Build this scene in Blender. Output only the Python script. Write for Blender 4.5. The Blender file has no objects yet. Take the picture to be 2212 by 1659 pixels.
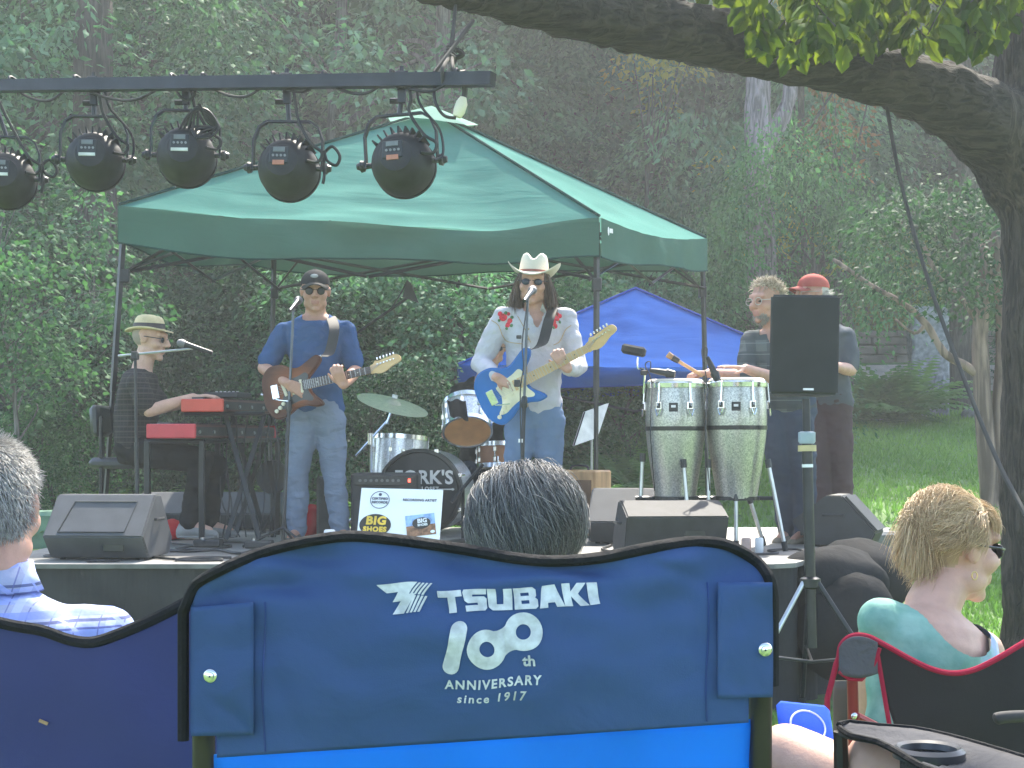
import bpy, bmesh, math, random
import numpy as np
from mathutils import Vector, Matrix, Quaternion, noise
R = math.radians
sc = bpy.context.scene
col = sc.collection
random.seed(7)
# ------------------------------------------------------------------ camera
FP, CX, HZ, CAMZ = 3212.0, 1106.0, 958.0, 1.1      # focal length / centre / horizon of the photograph (2212 px wide)
cd = bpy.data.cameras.new('Camera'); cam = bpy.data.objects.new('Camera', cd); col.objects.link(cam)
cam.location = (0, 0, CAMZ); cam.rotation_euler = (R(90), 0, 0)
cd.sensor_width = 36; cd.lens = 36 * FP / 2212; cd.shift_y = (HZ - 829.5) / 2212
cd.clip_start = .05; cd.clip_end = 500
sc.camera = cam
# ------------------------------------------------------------------ sky + sun (late afternoon, sun behind the band)
SUN_EL, SUN_AZ = R(52), R(15)                     # azimuth from +Y, negative = left
w = bpy.data.worlds.new('World'); sc.world = w; w.use_nodes = True
nt = w.node_tree; sky = nt.nodes.new('ShaderNodeTexSky'); sky.sky_type = 'NISHITA'
sky.sun_disc = False; sky.sun_elevation = SUN_EL; sky.sun_rotation = SUN_AZ
sky.air_density = 1.0; sky.dust_density = 2.0
bg = nt.nodes['Background']; bg.inputs[1].default_value = .15
nt.links.new(sky.outputs[0], bg.inputs[0])
sd = bpy.data.lights.new('Sun', 'SUN'); sun = bpy.data.objects.new('Sun', sd); col.objects.link(sun)
sd.energy = 3.0; sd.angle = R(.5); sd.color = (1, .93, .8)
sdir = Vector((math.sin(SUN_AZ) * math.cos(SUN_EL), math.cos(SUN_AZ) * math.cos(SUN_EL), math.sin(SUN_EL)))
sun.rotation_euler = sdir.to_track_quat('Z', 'Y').to_euler()
sc.view_settings.view_transform = 'Standard'; sc.view_settings.look = 'None'
sc.view_settings.exposure = 2.25; sc.view_settings.gamma = 1
sc.render.engine = 'CYCLES'; sc.cycles.use_denoising = True
sc.cycles.max_bounces = 8; sc.cycles.transparent_max_bounces = 8; sc.cycles.volume_bounces = 0
sc.cycles.sample_clamp_indirect = 6

def S(D): return FP / D
def P(px, py, D): return Vector(((px - CX) / FP * D, D, CAMZ + (HZ - py) / FP * D))
ZS = 0.48                                          # stage top
def ground(x, y):
    y = max(y, -20)
    if y < 4: z = -.075 * y if y > 0 else 0
    elif y < 9: z = -.3
    elif y < 13: z = -.3 + (y - 9) * .15
    elif y < 13.35: z = .3 + (y - 13) * .5
    elif y < 23: z = .475 + (y - 13.35) * .12
    elif y < 27: z = 1.633 + (y - 23) * .3
    else: z = 2.833 + (y - 27) * .42
    if y > 10 and x < 2: z -= min(1, (2 - x) / 3) * .25 * min(1, (y - 10) / 3)
    return z + .03 * noise.noise(Vector((x * .5, y * .5, 0)))

# ------------------------------------------------------------------ helpers
def tag(o, label=None, cat=None, group=None, kind=None):
    if label: o['label'] = label
    if cat: o['category'] = cat
    if group: o['group'] = group
    if kind: o['kind'] = kind
    return o
def thing(name, label, cat, loc=(0, 0, 0), group=None):
    o = bpy.data.objects.new(name, None); col.objects.link(o); o.location = loc
    o.empty_display_size = .1
    return tag(o, label, cat, group)
def origin(o):
    v = Vector((0, 0, 0))
    while o is not None: v += o.location; o = o.parent
    return v
def link(name, me, mats=None, parent=None, smooth=False, local=False):
    o = bpy.data.objects.new(name, me); col.objects.link(o)
    if mats is not None:
        me.materials.clear()
        for m in (mats if isinstance(mats, (list, tuple)) else [mats]): me.materials.append(m)
    if smooth:
        me.polygons.foreach_set('use_smooth', [True] * len(me.polygons))
    if parent is not None:
        if not local: me.transform(Matrix.Translation(-origin(parent)))
        o.parent = parent
    return o
def copy_tree(o, parent=None):
    c = o.copy(); col.objects.link(c)
    if parent is not None: c.parent = parent
    for ch in list(o.children): copy_tree(ch, c)
    return c
def frame(d, up=Vector((0, 0, 1))):
    d = d.normalized()
    if abs(d.dot(up)) > .98: up = Vector((1, 0, 0))
    a = d.cross(up).normalized(); b = a.cross(d).normalized()
    return a, b
def spline(pts, n=8, closed=False):
    pts = [Vector(p) for p in pts]; m = len(pts); out = []
    rng = range(m) if closed else range(m - 1)
    for i in rng:
        if closed: p0, p1, p2, p3 = pts[i - 1], pts[i], pts[(i + 1) % m], pts[(i + 2) % m]
        else: p0, p1, p2, p3 = pts[max(i - 1, 0)], pts[i], pts[i + 1], pts[min(i + 2, m - 1)]
        for k in range(n):
            t = k / n
            out.append(.5 * ((2 * p1) + (p2 - p0) * t + (2 * p0 - 5 * p1 + 4 * p2 - p3) * t * t + (3 * p1 - p0 - 3 * p2 + p3) * t ** 3))
    if not closed: out.append(pts[-1])
    return out
class MB:
    def __init__(s): s.v = []; s.f = []; s.m = []; s.mi = 0; s.X = None
    def add(s, vs, fs):
        b = len(s.v)
        for v in vs: s.v.append(tuple(s.X @ Vector(v)) if s.X is not None else tuple(v))
        for f in fs: s.f.append([b + i for i in f]); s.m.append(s.mi)
        return s
    def box(s, c, d, rot=None, bevel=0, taper=1):
        hx, hy, hz = d[0] / 2, d[1] / 2, d[2] / 2
        if bevel <= 0:
            vs = [Vector((x * hx * (taper if z > 0 else 1), y * hy * (taper if z > 0 else 1), z * hz)) for z in (-1, 1) for y in (-1, 1) for x in (-1, 1)]
            fs = [(0, 2, 3, 1), (4, 5, 7, 6), (0, 1, 5, 4), (2, 6, 7, 3), (0, 4, 6, 2), (1, 3, 7, 5)]
        else:
            b = bevel; vs = []; idx = {}
            for ax in range(3):
                for sx in (-1, 1):
                    for sy in (-1, 1):
                        for sz in (-1, 1):
                            q = [sx * hx, sy * hy, sz * hz]
                            for k in range(3):
                                if k != ax: q[k] -= (sx, sy, sz)[k] * b
                            idx[(ax, sx, sy, sz)] = len(vs); vs.append(Vector(q))
            fs = []
            for ax in range(3):
                o1, o2 = [k for k in range(3) if k != ax]
                for sg in (-1, 1):
                    loop = []
                    for (a, c2) in ((-1, -1), (1, -1), (1, 1), (-1, 1)):
                        q = [0, 0, 0]; q[ax] = sg; q[o1] = a; q[o2] = c2; loop.append(idx[(ax, *q)])
                    fs.append(loop)
            for ax in range(3):
                o1, o2 = [k for k in range(3) if k != ax]
                for a in (-1, 1):
                    for c2 in (-1, 1):
                        q1 = [0, 0, 0]; q1[ax] = -1; q1[o1] = a; q1[o2] = c2; q2 = list(q1); q2[ax] = 1
                        fs.append([idx[(o1, *q1)], idx[(o1, *q2)], idx[(o2, *q2)], idx[(o2, *q1)]])
            for sx in (-1, 1):
                for sy in (-1, 1):
                    for sz in (-1, 1): fs.append([idx[(k, sx, sy, sz)] for k in range(3)])
        M3 = rot if rot is not None else Matrix.Identity(3)
        return s.add([Vector(c) + M3 @ v for v in vs], fs)
    def tube(s, pts, r, n=8, cap=True, squash=1, up=Vector((0, 0, 1))):
        pts = [Vector(p) for p in pts]; k = len(pts)
        rs = r if isinstance(r, (list, tuple)) else [r] * k
        vs = []; fs = []; pa = None
        for i, p in enumerate(pts):
            d = (pts[min(i + 1, k - 1)] - pts[max(i - 1, 0)])
            if d.length < 1e-9: d = Vector((0, 0, 1))
            d.normalize()
            if pa is None: a, b = frame(d, up)
            else:
                a = (pa - d * pa.dot(d))
                a = a.normalized() if a.length > 1e-6 else frame(d)[0]
                b = a.cross(d)
            pa = a
            for j in range(n):
                t = 2 * math.pi * j / n; vs.append(p + a * math.cos(t) * rs[i] + b * math.sin(t) * rs[i] * squash)
        for i in range(k - 1):
            for j in range(n): fs.append((i * n + j, i * n + (j + 1) % n, (i + 1) * n + (j + 1) % n, (i + 1) * n + j))
        if cap: fs.append(tuple(range(n))); fs.append(tuple((k - 1) * n + j for j in range(n))[::-1])
        return s.add(vs, fs)
    def cyl(s, p0, p1, r0, r1=None, n=12): return s.tube([p0, p1], [r0, r0 if r1 is None else r1], n)
    def lathe(s, c, axis, prof, n=24, up=Vector((0, 0, 1)), arc=None):
        axis = Vector(axis).normalized(); a, b = frame(axis, up); vs = []; fs = []; k = len(prof)
        for (t, r) in prof:
            for j in range(n):
                th = 2 * math.pi * j / n; vs.append(Vector(c) + axis * t + (a * math.cos(th) + b * math.sin(th)) * max(r, 1e-4))
        for i in range(k - 1):
            for j in range(n): fs.append((i * n + j, i * n + (j + 1) % n, (i + 1) * n + (j + 1) % n, (i + 1) * n + j))
        return s.add(vs, fs)
    def ell(s, c, rad, basis=None, n=14, m=9):
        vs = []; fs = []; c = Vector(c); B = basis if basis is not None else Matrix.Identity(3)
        for i in range(m + 1):
            ph = math.pi * i / m
            for j in range(n):
                th = 2 * math.pi * j / n
                vs.append(c + B @ Vector((rad[0] * math.sin(ph) * math.cos(th), rad[1] * math.sin(ph) * math.sin(th), rad[2] * math.cos(ph))))
        for i in range(m):
            for j in range(n): fs.append((i * n + j, (i + 1) * n + j, (i + 1) * n + (j + 1) % n, i * n + (j + 1) % n))
        return s.add(vs, fs)
    def cap(s, p0, r0, p1, r1, n=10):
        p0, p1 = Vector(p0), Vector(p1); d = p1 - p0; L = d.length
        d = d / L if L > 1e-6 else Vector((0, 0, 1)); pts = []; rs = []
        for t in (-1, -.8, -.45): pts.append(p0 + d * t * r0); rs.append(max(1e-3, r0 * math.sqrt(1 - t * t)))
        pts.append(p0); rs.append(r0); pts.append(p1); rs.append(r1)
        for t in (.45, .8, 1): pts.append(p1 + d * t * r1); rs.append(max(1e-3, r1 * math.sqrt(1 - t * t)))
        return s.tube(pts, rs, n)
    def loft(s, rings, n=20):
        # rings: (centre, wdir, ddir, half width, half depth)
        vs = []; fs = []; k = len(rings)
        for (c, wd, dd, a, b) in rings:
            for j in range(n):
                t = 2 * math.pi * j / n; vs.append(Vector(c) + wd * (a * math.cos(t)) + dd * (b * math.sin(t)))
        for i in range(k - 1):
            for j in range(n): fs.append((i * n + j, i * n + (j + 1) % n, (i + 1) * n + (j + 1) % n, (i + 1) * n + j))
        fs.append(tuple(range(n))[::-1]); fs.append(tuple((k - 1) * n + j for j in range(n)))
        return s.add(vs, fs)
    def prism(s, poly, M4, t0, t1):
        n = len(poly)
        vs = [M4 @ Vector((p[0], p[1], t0)) for p in poly] + [M4 @ Vector((p[0], p[1], t1)) for p in poly]
        fs = [tuple(range(n))[::-1], tuple(range(n, 2 * n))] + [(i, (i + 1) % n, n + (i + 1) % n, n + i) for i in range(n)]
        return s.add(vs, fs)
    def grid(s, fn, nu, nv):
        vs = [fn(i / nu, j / nv) for j in range(nv + 1) for i in range(nu + 1)]
        fs = [(j * (nu + 1) + i, j * (nu + 1) + i + 1, (j + 1) * (nu + 1) + i + 1, (j + 1) * (nu + 1) + i) for j in range(nv) for i in range(nu)]
        return s.add(vs, fs)
    def mesh(s, name):
        me = bpy.data.meshes.new(name); me.from_pydata(s.v, [], s.f)
        if any(s.m): me.polygons.foreach_set('material_index', s.m)
        bm = bmesh.new(); bm.from_mesh(me); bmesh.ops.recalc_face_normals(bm, faces=bm.faces); bm.to_mesh(me); bm.free()
        me.update(); return me
    def build(s, name, mats, parent=None, smooth=False, local=False):
        me = s.mesh(name)
        if smooth:
            me.polygons.foreach_set('use_smooth', [True] * len(me.polygons))
            try: me.set_sharp_from_angle(angle=R(40))
            except Exception: pass
        return link(name, me, mats, parent, False, local)
def np_mesh(name, V, F, tint=None):
    me = bpy.data.meshes.new(name); V = np.asarray(V, np.float32); F = np.asarray(F, np.int32); k = F.shape[1]
    me.vertices.add(len(V)); me.vertices.foreach_set('co', V.ravel())
    me.loops.add(F.size); me.loops.foreach_set('vertex_index', F.ravel())
    me.polygons.add(len(F)); me.polygons.foreach_set('loop_start', np.arange(0, F.size, k, dtype=np.int32))
    me.polygons.foreach_set('loop_total', np.full(len(F), k, np.int32))
    me.update(calc_edges=True)
    if tint is not None:
        a = me.attributes.new('tint', 'FLOAT', 'FACE'); a.data.foreach_set('value', np.asarray(tint, np.float32))
    return me
def evaluated(me, mods):
    o = bpy.data.objects.new('temp', me); col.objects.link(o)
    for (t, kw) in mods:
        m = o.modifiers.new(t, t)
        for k, v in kw.items(): setattr(m, k, v)
    dg = bpy.context.evaluated_depsgraph_get(); dg.update()
    out = bpy.data.meshes.new_from_object(o.evaluated_get(dg), depsgraph=dg)
    bpy.data.objects.remove(o); return out
def remesh(mb, voxel=.008, it=4, fac=.5):
    me = mb.mesh('r')
    return evaluated(me, [('REMESH', dict(mode='VOXEL', voxel_size=voxel)), ('SMOOTH', dict(iterations=it, factor=fac))])
def wrinkle(me, amp, sc_, seed=0, stretch=(1, 1, 1)):
    n = len(me.vertices); co = np.empty(n * 3, np.float32); no = np.empty(n * 3, np.float32)
    me.vertices.foreach_get('co', co); me.vertex_normals.foreach_get('vector', no)
    co = co.reshape(-1, 3); no = no.reshape(-1, 3); st = np.array(stretch) * sc_
    d = np.array([noise.noise(Vector(q)) + .5 * noise.noise(Vector(q) * 2.3) for q in (co * st + np.array([seed, seed * 2, 0])).tolist()])
    co = co + no * (d * amp)[:, None]
    me.vertices.foreach_set('co', co.astype(np.float32).ravel()); me.update()

# ------------------------------------------------------------------ materials
def lerpc(c, f): return (min(1, c[0] * f), min(1, c[1] * f), min(1, c[2] * f), 1)
def base(name):
    m = bpy.data.materials.new(name); m.use_nodes = True; t = m.node_tree; return m, t, t.nodes, t.links, t.nodes['Principled BSDF']
def noise_col(n, l, c1, c2, scale, detail=4, dist=0, coord='Object', mapping=None, lo=.35, hi=.65):
    tc = n.new('ShaderNodeTexCoord'); nz = n.new('ShaderNodeTexNoise'); nz.inputs['Scale'].default_value = scale
    nz.inputs['Detail'].default_value = detail; nz.inputs['Distortion'].default_value = dist
    src = tc.outputs[coord]
    if mapping:
        mp = n.new('ShaderNodeMapping'); mp.inputs['Scale'].default_value = mapping; l.new(src, mp.inputs[0]); src = mp.outputs[0]
    l.new(src, nz.inputs['Vector']); cr = n.new('ShaderNodeValToRGB'); l.new(nz.outputs[0], cr.inputs[0])
    cr.color_ramp.elements[0].position = lo; cr.color_ramp.elements[1].position = hi
    cr.color_ramp.elements[0].color = c1; cr.color_ramp.elements[1].color = c2
    return cr.outputs[0], nz.outputs[0], src
def M(name, c, rough=.6, metal=0, var=.18, scale=9, bump=0, bscale=80, spec=.5, mapping=None, trans=0):
    m, t, n, l, b = base(name)
    co, nz, src = noise_col(n, l, lerpc(c, 1 - var), lerpc(c, 1 + var), scale, mapping=mapping)
    l.new(co, b.inputs['Base Color']); b.inputs['Roughness'].default_value = rough; b.inputs['Metallic'].default_value = metal
    b.inputs['Specular IOR Level'].default_value = spec
    if bump:
        z = n.new('ShaderNodeTexNoise'); z.inputs['Scale'].default_value = bscale; z.inputs['Detail'].default_value = 5; l.new(src, z.inputs['Vector'])
        bp = n.new('ShaderNodeBump'); bp.inputs['Strength'].default_value = bump; bp.inputs['Distance'].default_value = .01
        l.new(z.outputs[0], bp.inputs['Height']); l.new(bp.outputs[0], b.inputs['Normal'])
    if trans:
        tr = n.new('ShaderNodeBsdfTranslucent'); l.new(co, tr.inputs[0]); mx = n.new('ShaderNodeMixShader'); mx.inputs[0].default_value = trans
        l.new(b.outputs[0], mx.inputs[1]); l.new(tr.outputs[0], mx.inputs[2]); l.new(mx.outputs[0], n['Material Output'].inputs[0])
    return m
def cloth(name, c, var=.1, trans=0, fold=.35, fscale=5, fmap=(1, 1, 1), weave=400, rough=.85):
    m, t, n, l, b = base(name)
    co, nz, src = noise_col(n, l, lerpc(c, 1 - var), lerpc(c, 1 + var), 3)
    l.new(co, b.inputs['Base Color']); b.inputs['Roughness'].default_value = rough; b.inputs['Specular IOR Level'].default_value = .02 if rough > .9 else .08
    b.inputs['Sheen Weight'].default_value = 0
    mp = n.new('ShaderNodeMapping'); mp.inputs['Scale'].default_value = fmap; l.new(src, mp.inputs[0])
    z = n.new('ShaderNodeTexNoise'); z.inputs['Scale'].default_value = fscale; z.inputs['Detail'].default_value = 4; z.inputs['Distortion'].default_value = .6; l.new(mp.outputs[0], z.inputs['Vector'])
    bp = n.new('ShaderNodeBump'); bp.inputs['Strength'].default_value = fold; bp.inputs['Distance'].default_value = .03; l.new(z.outputs[0], bp.inputs['Height'])
    z2 = n.new('ShaderNodeTexNoise'); z2.inputs['Scale'].default_value = weave; l.new(src, z2.inputs['Vector'])
    b2 = n.new('ShaderNodeBump'); b2.inputs['Strength'].default_value = .25; b2.inputs['Distance'].default_value = .002
    l.new(z2.outputs[0], b2.inputs['Height']); l.new(bp.outputs[0], b2.inputs['Normal']); l.new(b2.outputs[0], b.inputs['Normal'])
    if trans:
        tr = n.new('ShaderNodeBsdfTranslucent'); l.new(co, tr.inputs[0]); l.new(bp.outputs[0], tr.inputs['Normal'])
        mx = n.new('ShaderNodeMixShader'); mx.inputs[0].default_value = trans
        l.new(b.outputs[0], mx.inputs[1]); l.new(tr.outputs[0], mx.inputs[2]); l.new(mx.outputs[0], n['Material Output'].inputs[0])
    return m
def leafmat(name, dark, light, trans=.35, rough=.62, objvar=.4, tt=(1.0, 1.5, .75)):
    m, t, n, l, b = base(name)
    at = n.new('ShaderNodeAttribute'); at.attribute_name = 'tint'
    cr = n.new('ShaderNodeValToRGB'); l.new(at.outputs['Fac'], cr.inputs[0])
    cr.color_ramp.elements[0].color = (*dark, 1); cr.color_ramp.elements[1].color = (*light, 1)
    oi = n.new('ShaderNodeObjectInfo'); hs = n.new('ShaderNodeHueSaturation')
    mr = n.new('ShaderNodeMapRange'); mr.inputs[3].default_value = 1 - objvar; mr.inputs[4].default_value = 1 + objvar
    l.new(oi.outputs['Random'], mr.inputs[0]); l.new(mr.outputs[0], hs.inputs['Value'])
    mr2 = n.new('ShaderNodeMapRange'); mr2.inputs[3].default_value = .515; mr2.inputs[4].default_value = .485
    l.new(oi.outputs['Random'], mr2.inputs[0]); l.new(mr2.outputs[0], hs.inputs['Hue'])
    l.new(cr.outputs[0], hs.inputs['Color'])
    l.new(hs.outputs[0], b.inputs['Base Color']); b.inputs['Roughness'].default_value = rough; b.inputs['Specular IOR Level'].default_value = .07
    g = n.new('ShaderNodeMixRGB'); g.blend_type = 'MULTIPLY'; g.inputs[0].default_value = 1; g.inputs[2].default_value = (*tt, 1); l.new(hs.outputs[0], g.inputs[1])
    tr = n.new('ShaderNodeBsdfTranslucent'); l.new(g.outputs[0], tr.inputs[0])
    mx = n.new('ShaderNodeMixShader'); mx.inputs[0].default_value = trans
    l.new(b.outputs[0], mx.inputs[1]); l.new(tr.outputs[0], mx.inputs[2]); l.new(mx.outputs[0], n['Material Output'].inputs[0])
    return m
def barkmat(name, c, stretch=(1, 1, .12), scale=22, rough=.95, strength=1, dist=.04):
    m, t, n, l, b = base(name)
    tc = n.new('ShaderNodeTexCoord'); mp = n.new('ShaderNodeMapping'); mp.inputs['Scale'].default_value = stretch; l.new(tc.outputs['Object'], mp.inputs[0])
    vz = n.new('ShaderNodeTexNoise'); vz.inputs['Scale'].default_value = scale; vz.inputs['Detail'].default_value = 8; vz.inputs['Distortion'].default_value = 1.2; l.new(mp.outputs[0], vz.inputs['Vector'])
    z3 = n.new('ShaderNodeTexNoise'); z3.inputs['Scale'].default_value = 3.5; l.new(tc.outputs['Object'], z3.inputs['Vector'])
    cr = n.new('ShaderNodeValToRGB'); l.new(vz.outputs[0], cr.inputs[0])
    cr.color_ramp.elements[0].position = .4; cr.color_ramp.elements[0].color = lerpc(c, .45)
    cr.color_ramp.elements[1].position = .62; cr.color_ramp.elements[1].color = lerpc(c, 1.35)
    mx = n.new('ShaderNodeMixRGB'); mx.blend_type = 'MULTIPLY'; mx.inputs[0].default_value = .6; l.new(cr.outputs[0], mx.inputs[1]); l.new(z3.outputs[0], mx.inputs[2])
    mu = n.new('ShaderNodeMixRGB'); mu.blend_type = 'ADD'; mu.inputs[0].default_value = .25; l.new(mx.outputs[0], mu.inputs[1]); l.new(cr.outputs[0], mu.inputs[2])
    l.new(mu.outputs[0], b.inputs['Base Color']); b.inputs['Roughness'].default_value = rough
    bp = n.new('ShaderNodeBump'); bp.inputs['Strength'].default_value = strength; bp.inputs['Distance'].default_value = dist; l.new(vz.outputs[0], bp.inputs['Height']); l.new(bp.outputs[0], b.inputs['Normal'])
    return m
def plaid(name, bg_, stripes, coords='Object'):
    # stripes: (axis index, scale, threshold, colour)
    m, t, n, l, b = base(name)
    tc = n.new('ShaderNodeTexCoord'); sp = n.new('ShaderNodeSeparateXYZ'); l.new(tc.outputs[coords], sp.inputs[0])
    cur = n.new('ShaderNodeRGB'); cur.outputs[0].default_value = (*bg_, 1); cur = cur.outputs[0]
    for (ax, s_, ph, th, c) in stripes:
        mu = n.new('ShaderNodeMath'); mu.operation = 'MULTIPLY_ADD'; mu.inputs[1].default_value = s_; mu.inputs[2].default_value = ph; l.new(sp.outputs[ax], mu.inputs[0])
        fr = n.new('ShaderNodeMath'); fr.operation = 'FRACT'; l.new(mu.outputs[0], fr.inputs[0])
        lt = n.new('ShaderNodeMath'); lt.operation = 'LESS_THAN'; lt.inputs[1].default_value = th; l.new(fr.outputs[0], lt.inputs[0])
        f2 = n.new('ShaderNodeMath'); f2.operation = 'MULTIPLY'; f2.inputs[1].default_value = .75; l.new(lt.outputs[0], f2.inputs[0])
        mx = n.new('ShaderNodeMixRGB'); l.new(f2.outputs[0], mx.inputs[0]); l.new(cur, mx.inputs[1]); mx.inputs[2].default_value = (*c, 1); cur = mx.outputs[0]
    l.new(cur, b.inputs['Base Color']); b.inputs['Roughness'].default_value = .85; b.inputs['Specular IOR Level'].default_value = .2
    z = n.new('ShaderNodeTexNoise'); z.inputs['Scale'].default_value = 9; z.inputs['Detail'].default_value = 4; l.new(tc.outputs[coords], z.inputs['Vector'])
    bp = n.new('ShaderNodeBump'); bp.inputs['Strength'].default_value = .4; bp.inputs['Distance'].default_value = .03; l.new(z.outputs[0], bp.inputs['Height']); l.new(bp.outputs[0], b.inputs['Normal'])
    return m
def skin(name, c):
    m, t, n, l, b = base(name)
    co, nz, src = noise_col(n, l, lerpc(c, .92), lerpc(c, 1.06), 28, detail=6)
    l.new(co, b.inputs['Base Color']); b.inputs['Roughness'].default_value = .5; b.inputs['Specular IOR Level'].default_value = .35
    b.inputs['Subsurface Weight'].default_value = .12; b.inputs['Subsurface Radius'].default_value = (.012, .005, .003); b.inputs['Subsurface Scale'].default_value = .5
    z = n.new('ShaderNodeTexNoise'); z.inputs['Scale'].default_value = 180; l.new(src, z.inputs['Vector'])
    bp = n.new('ShaderNodeBump'); bp.inputs['Strength'].default_value = .15; bp.inputs['Distance'].default_value = .003; l.new(z.outputs[0], bp.inputs['Height']); l.new(bp.outputs[0], b.inputs['Normal'])
    return m
def hairmat(name, dark, light):
    m, t, n, l, b = base(name)
    at = n.new('ShaderNodeAttribute'); at.attribute_name = 'tint'; cr = n.new('ShaderNodeValToRGB'); l.new(at.outputs['Fac'], cr.inputs[0])
    cr.color_ramp.elements[0].color = (*dark, 1); cr.color_ramp.elements[1].color = (*light, 1)
    l.new(cr.outputs[0], b.inputs['Base Color']); b.inputs['Roughness'].default_value = .38; b.inputs['Specular IOR Level'].default_value = .5
    return m
BLACK = M('black_plastic', (.022, .023, .026), .45, var=.25)
BLACKM = M('black_metal', (.02, .021, .024), .32, metal=.3, var=.3)
DARKGREY = M('dark_grey_paint', (.03, .031, .035), .75, var=.2, scale=14, bump=.12, bscale=240)
CHROME = M('chrome', (.75, .76, .78), .18, metal=1, var=.05)
STEEL = M('satin_steel', (.5, .51, .53), .32, metal=1, var=.12)
WHITE = M('white_paint', (.8, .8, .8), .5, var=.05)
OFFWHITE = M('cream_plastic', (.72, .66, .5), .4, var=.06)
RED = M('red_lacquer', (.5, .035, .03), .38, var=.12)
TAN = M('tan_wood', (.42, .25, .12), .55, var=.25, scale=18, mapping=(1, 1, .15))
RUBBER = M('rubber', (.025, .025, .026), .8, var=.3)
CABLE = M('cable_rubber', (.018, .018, .02), .5, var=.3)
GOLD = M('brass', (.7, .5, .22), .28, metal=1, var=.1)
# ================================================================== SETTING
GRASS = leafmat('grass_blade', (.105, .2, .045), (.23, .35, .095), trans=.3, rough=.6, objvar=0)
LAWN = M('lawn_soil', (.1, .185, .048), .9, var=.35, scale=6, bump=.5, bscale=90)
MULCH = M('leaf_litter', (.02, .035, .02), .95, var=.5, scale=5, bump=.6, bscale=60)
def is_lawn(x, y):
    q = noise.noise(Vector((x * .35, y * .35, 3))) * 1.1
    if y < 12.2 + q: return True
    return x + q > 1.4 + max(0, (y - 14)) * .1 and y < 22.6 + q * .5
mb = MB()
xs = sorted(set([round(-60 + i * 4, 2) for i in range(31)] + [round(-16 + i * .5, 2) for i in range(65)]))
ys = sorted(set([round(-14 + i * 1.0, 2) for i in range(18)] + [round(3 + i * .35, 2) for i in range(73)] + [round(28.5 + i * 2, 2) for i in range(32)]))
mb.v = [(x, y, ground(x, y)) for y in ys for x in xs]
nx = len(xs)
for j in range(len(ys) - 1):
    for i in range(nx - 1):
        mb.f.append([j * nx + i, j * nx + i + 1, (j + 1) * nx + i + 1, (j + 1) * nx + i])
        mb.m.append(0 if is_lawn((xs[i] + xs[i + 1]) / 2, (ys[j] + ys[j + 1]) / 2) else 1)
tag(mb.build('ground', [LAWN, MULCH], smooth=True), kind='structure')
# grass blades where the lawn shows (right of the stage and round the audience)
rng = np.random.default_rng(3)
pts = []
def scatter(n, x0, x1, y0, y1, near=1.0):
    k = 0
    while k < n:
        y = y0 + (y1 - y0) * random.random() ** near; x = random.uniform(x0, x1)
        if abs(x) > y * .40 + .5 or not is_lawn(x, y): k += .2; continue
        if -3.2 < x < 2.9 and 7.5 < y < 11.1: k += .2; continue
        pts.append((x, y, ground(x, y))); k += 1
scatter(42000, 1.2, 9.5, 11, 23, 1.3); scatter(26000, .6, 4.5, 3.5, 11, 1); scatter(5000, -5, 1, 11, 13.5)
pp = np.array(pts); n = len(pp)
ang = rng.uniform(0, 2 * np.pi, n); h = rng.uniform(.03, .075, n) * (1 + .25 * (pp[:, 1] > 12)); wd = rng.uniform(.004, .008, n) * (1 + pp[:, 1] / 18)
dx, dy = np.cos(ang), np.sin(ang); lean = rng.normal(0, .5, (n, 2)) * h[:, None]
V = np.stack([pp + np.stack([dx * wd, dy * wd, 0 * wd - .01], 1), pp + np.stack([-dx * wd, -dy * wd, 0 * wd - .01], 1), pp + np.stack([lean[:, 0], lean[:, 1], h], 1)], 1).reshape(-1, 3)
tint = np.clip(rng.normal(.5, .2, n) + .25 * np.sin(pp[:, 0] * 1.7 + pp[:, 1]) , 0, 1)
tag(link('grass', np_mesh('grass', V, np.arange(3 * n).reshape(-1, 3), tint), GRASS), 'short green lawn grass', 'grass', kind='stuff')
# path
PATH = M('path_gravel', (.5, .45, .4), .95, var=.15, scale=3, bump=.4, bscale=120)
mb = MB(); mb.grid(lambda u, v: Vector((4.2 + u * 10, 24.0 + v * 1.7, ground(4.2 + u * 10, 24 + v * 1.7) + .02)), 30, 4)
tag(mb.build('path', PATH, smooth=True), kind='structure')
# stone retaining wall
STONE = M('sandstone', (.2, .175, .15), .95, var=.4, scale=2.5, bump=.7, bscale=40)
t = thing('stone_wall', 'low dry-laid brown stone wall with flat coping beyond the path', 'wall', (7, 26.1, ground(7, 26.1)))
z0 = 2.45; mb = MB(); k = 0
for r_ in range(3):
    x = 4.4 + .15 * r_; hh = (.2, .17, .15)[r_]
    while x < 13.5:
        l_ = random.uniform(.5, 1.1); mb.box((x + l_ / 2, 26.1 + random.uniform(-.02, .02), z0 + hh / 2), (l_ - .025, .34, hh - .02), bevel=.02); x += l_
    z0 += hh
mb.build('course', STONE, t)
mb = MB(); x = 4.3
while x < 13.6:
    mb.box((x + .6, 26.1, z0 + .05), (1.19, .44, .09), bevel=.012); x += 1.2
mb.build('coping', STONE, t)
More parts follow.
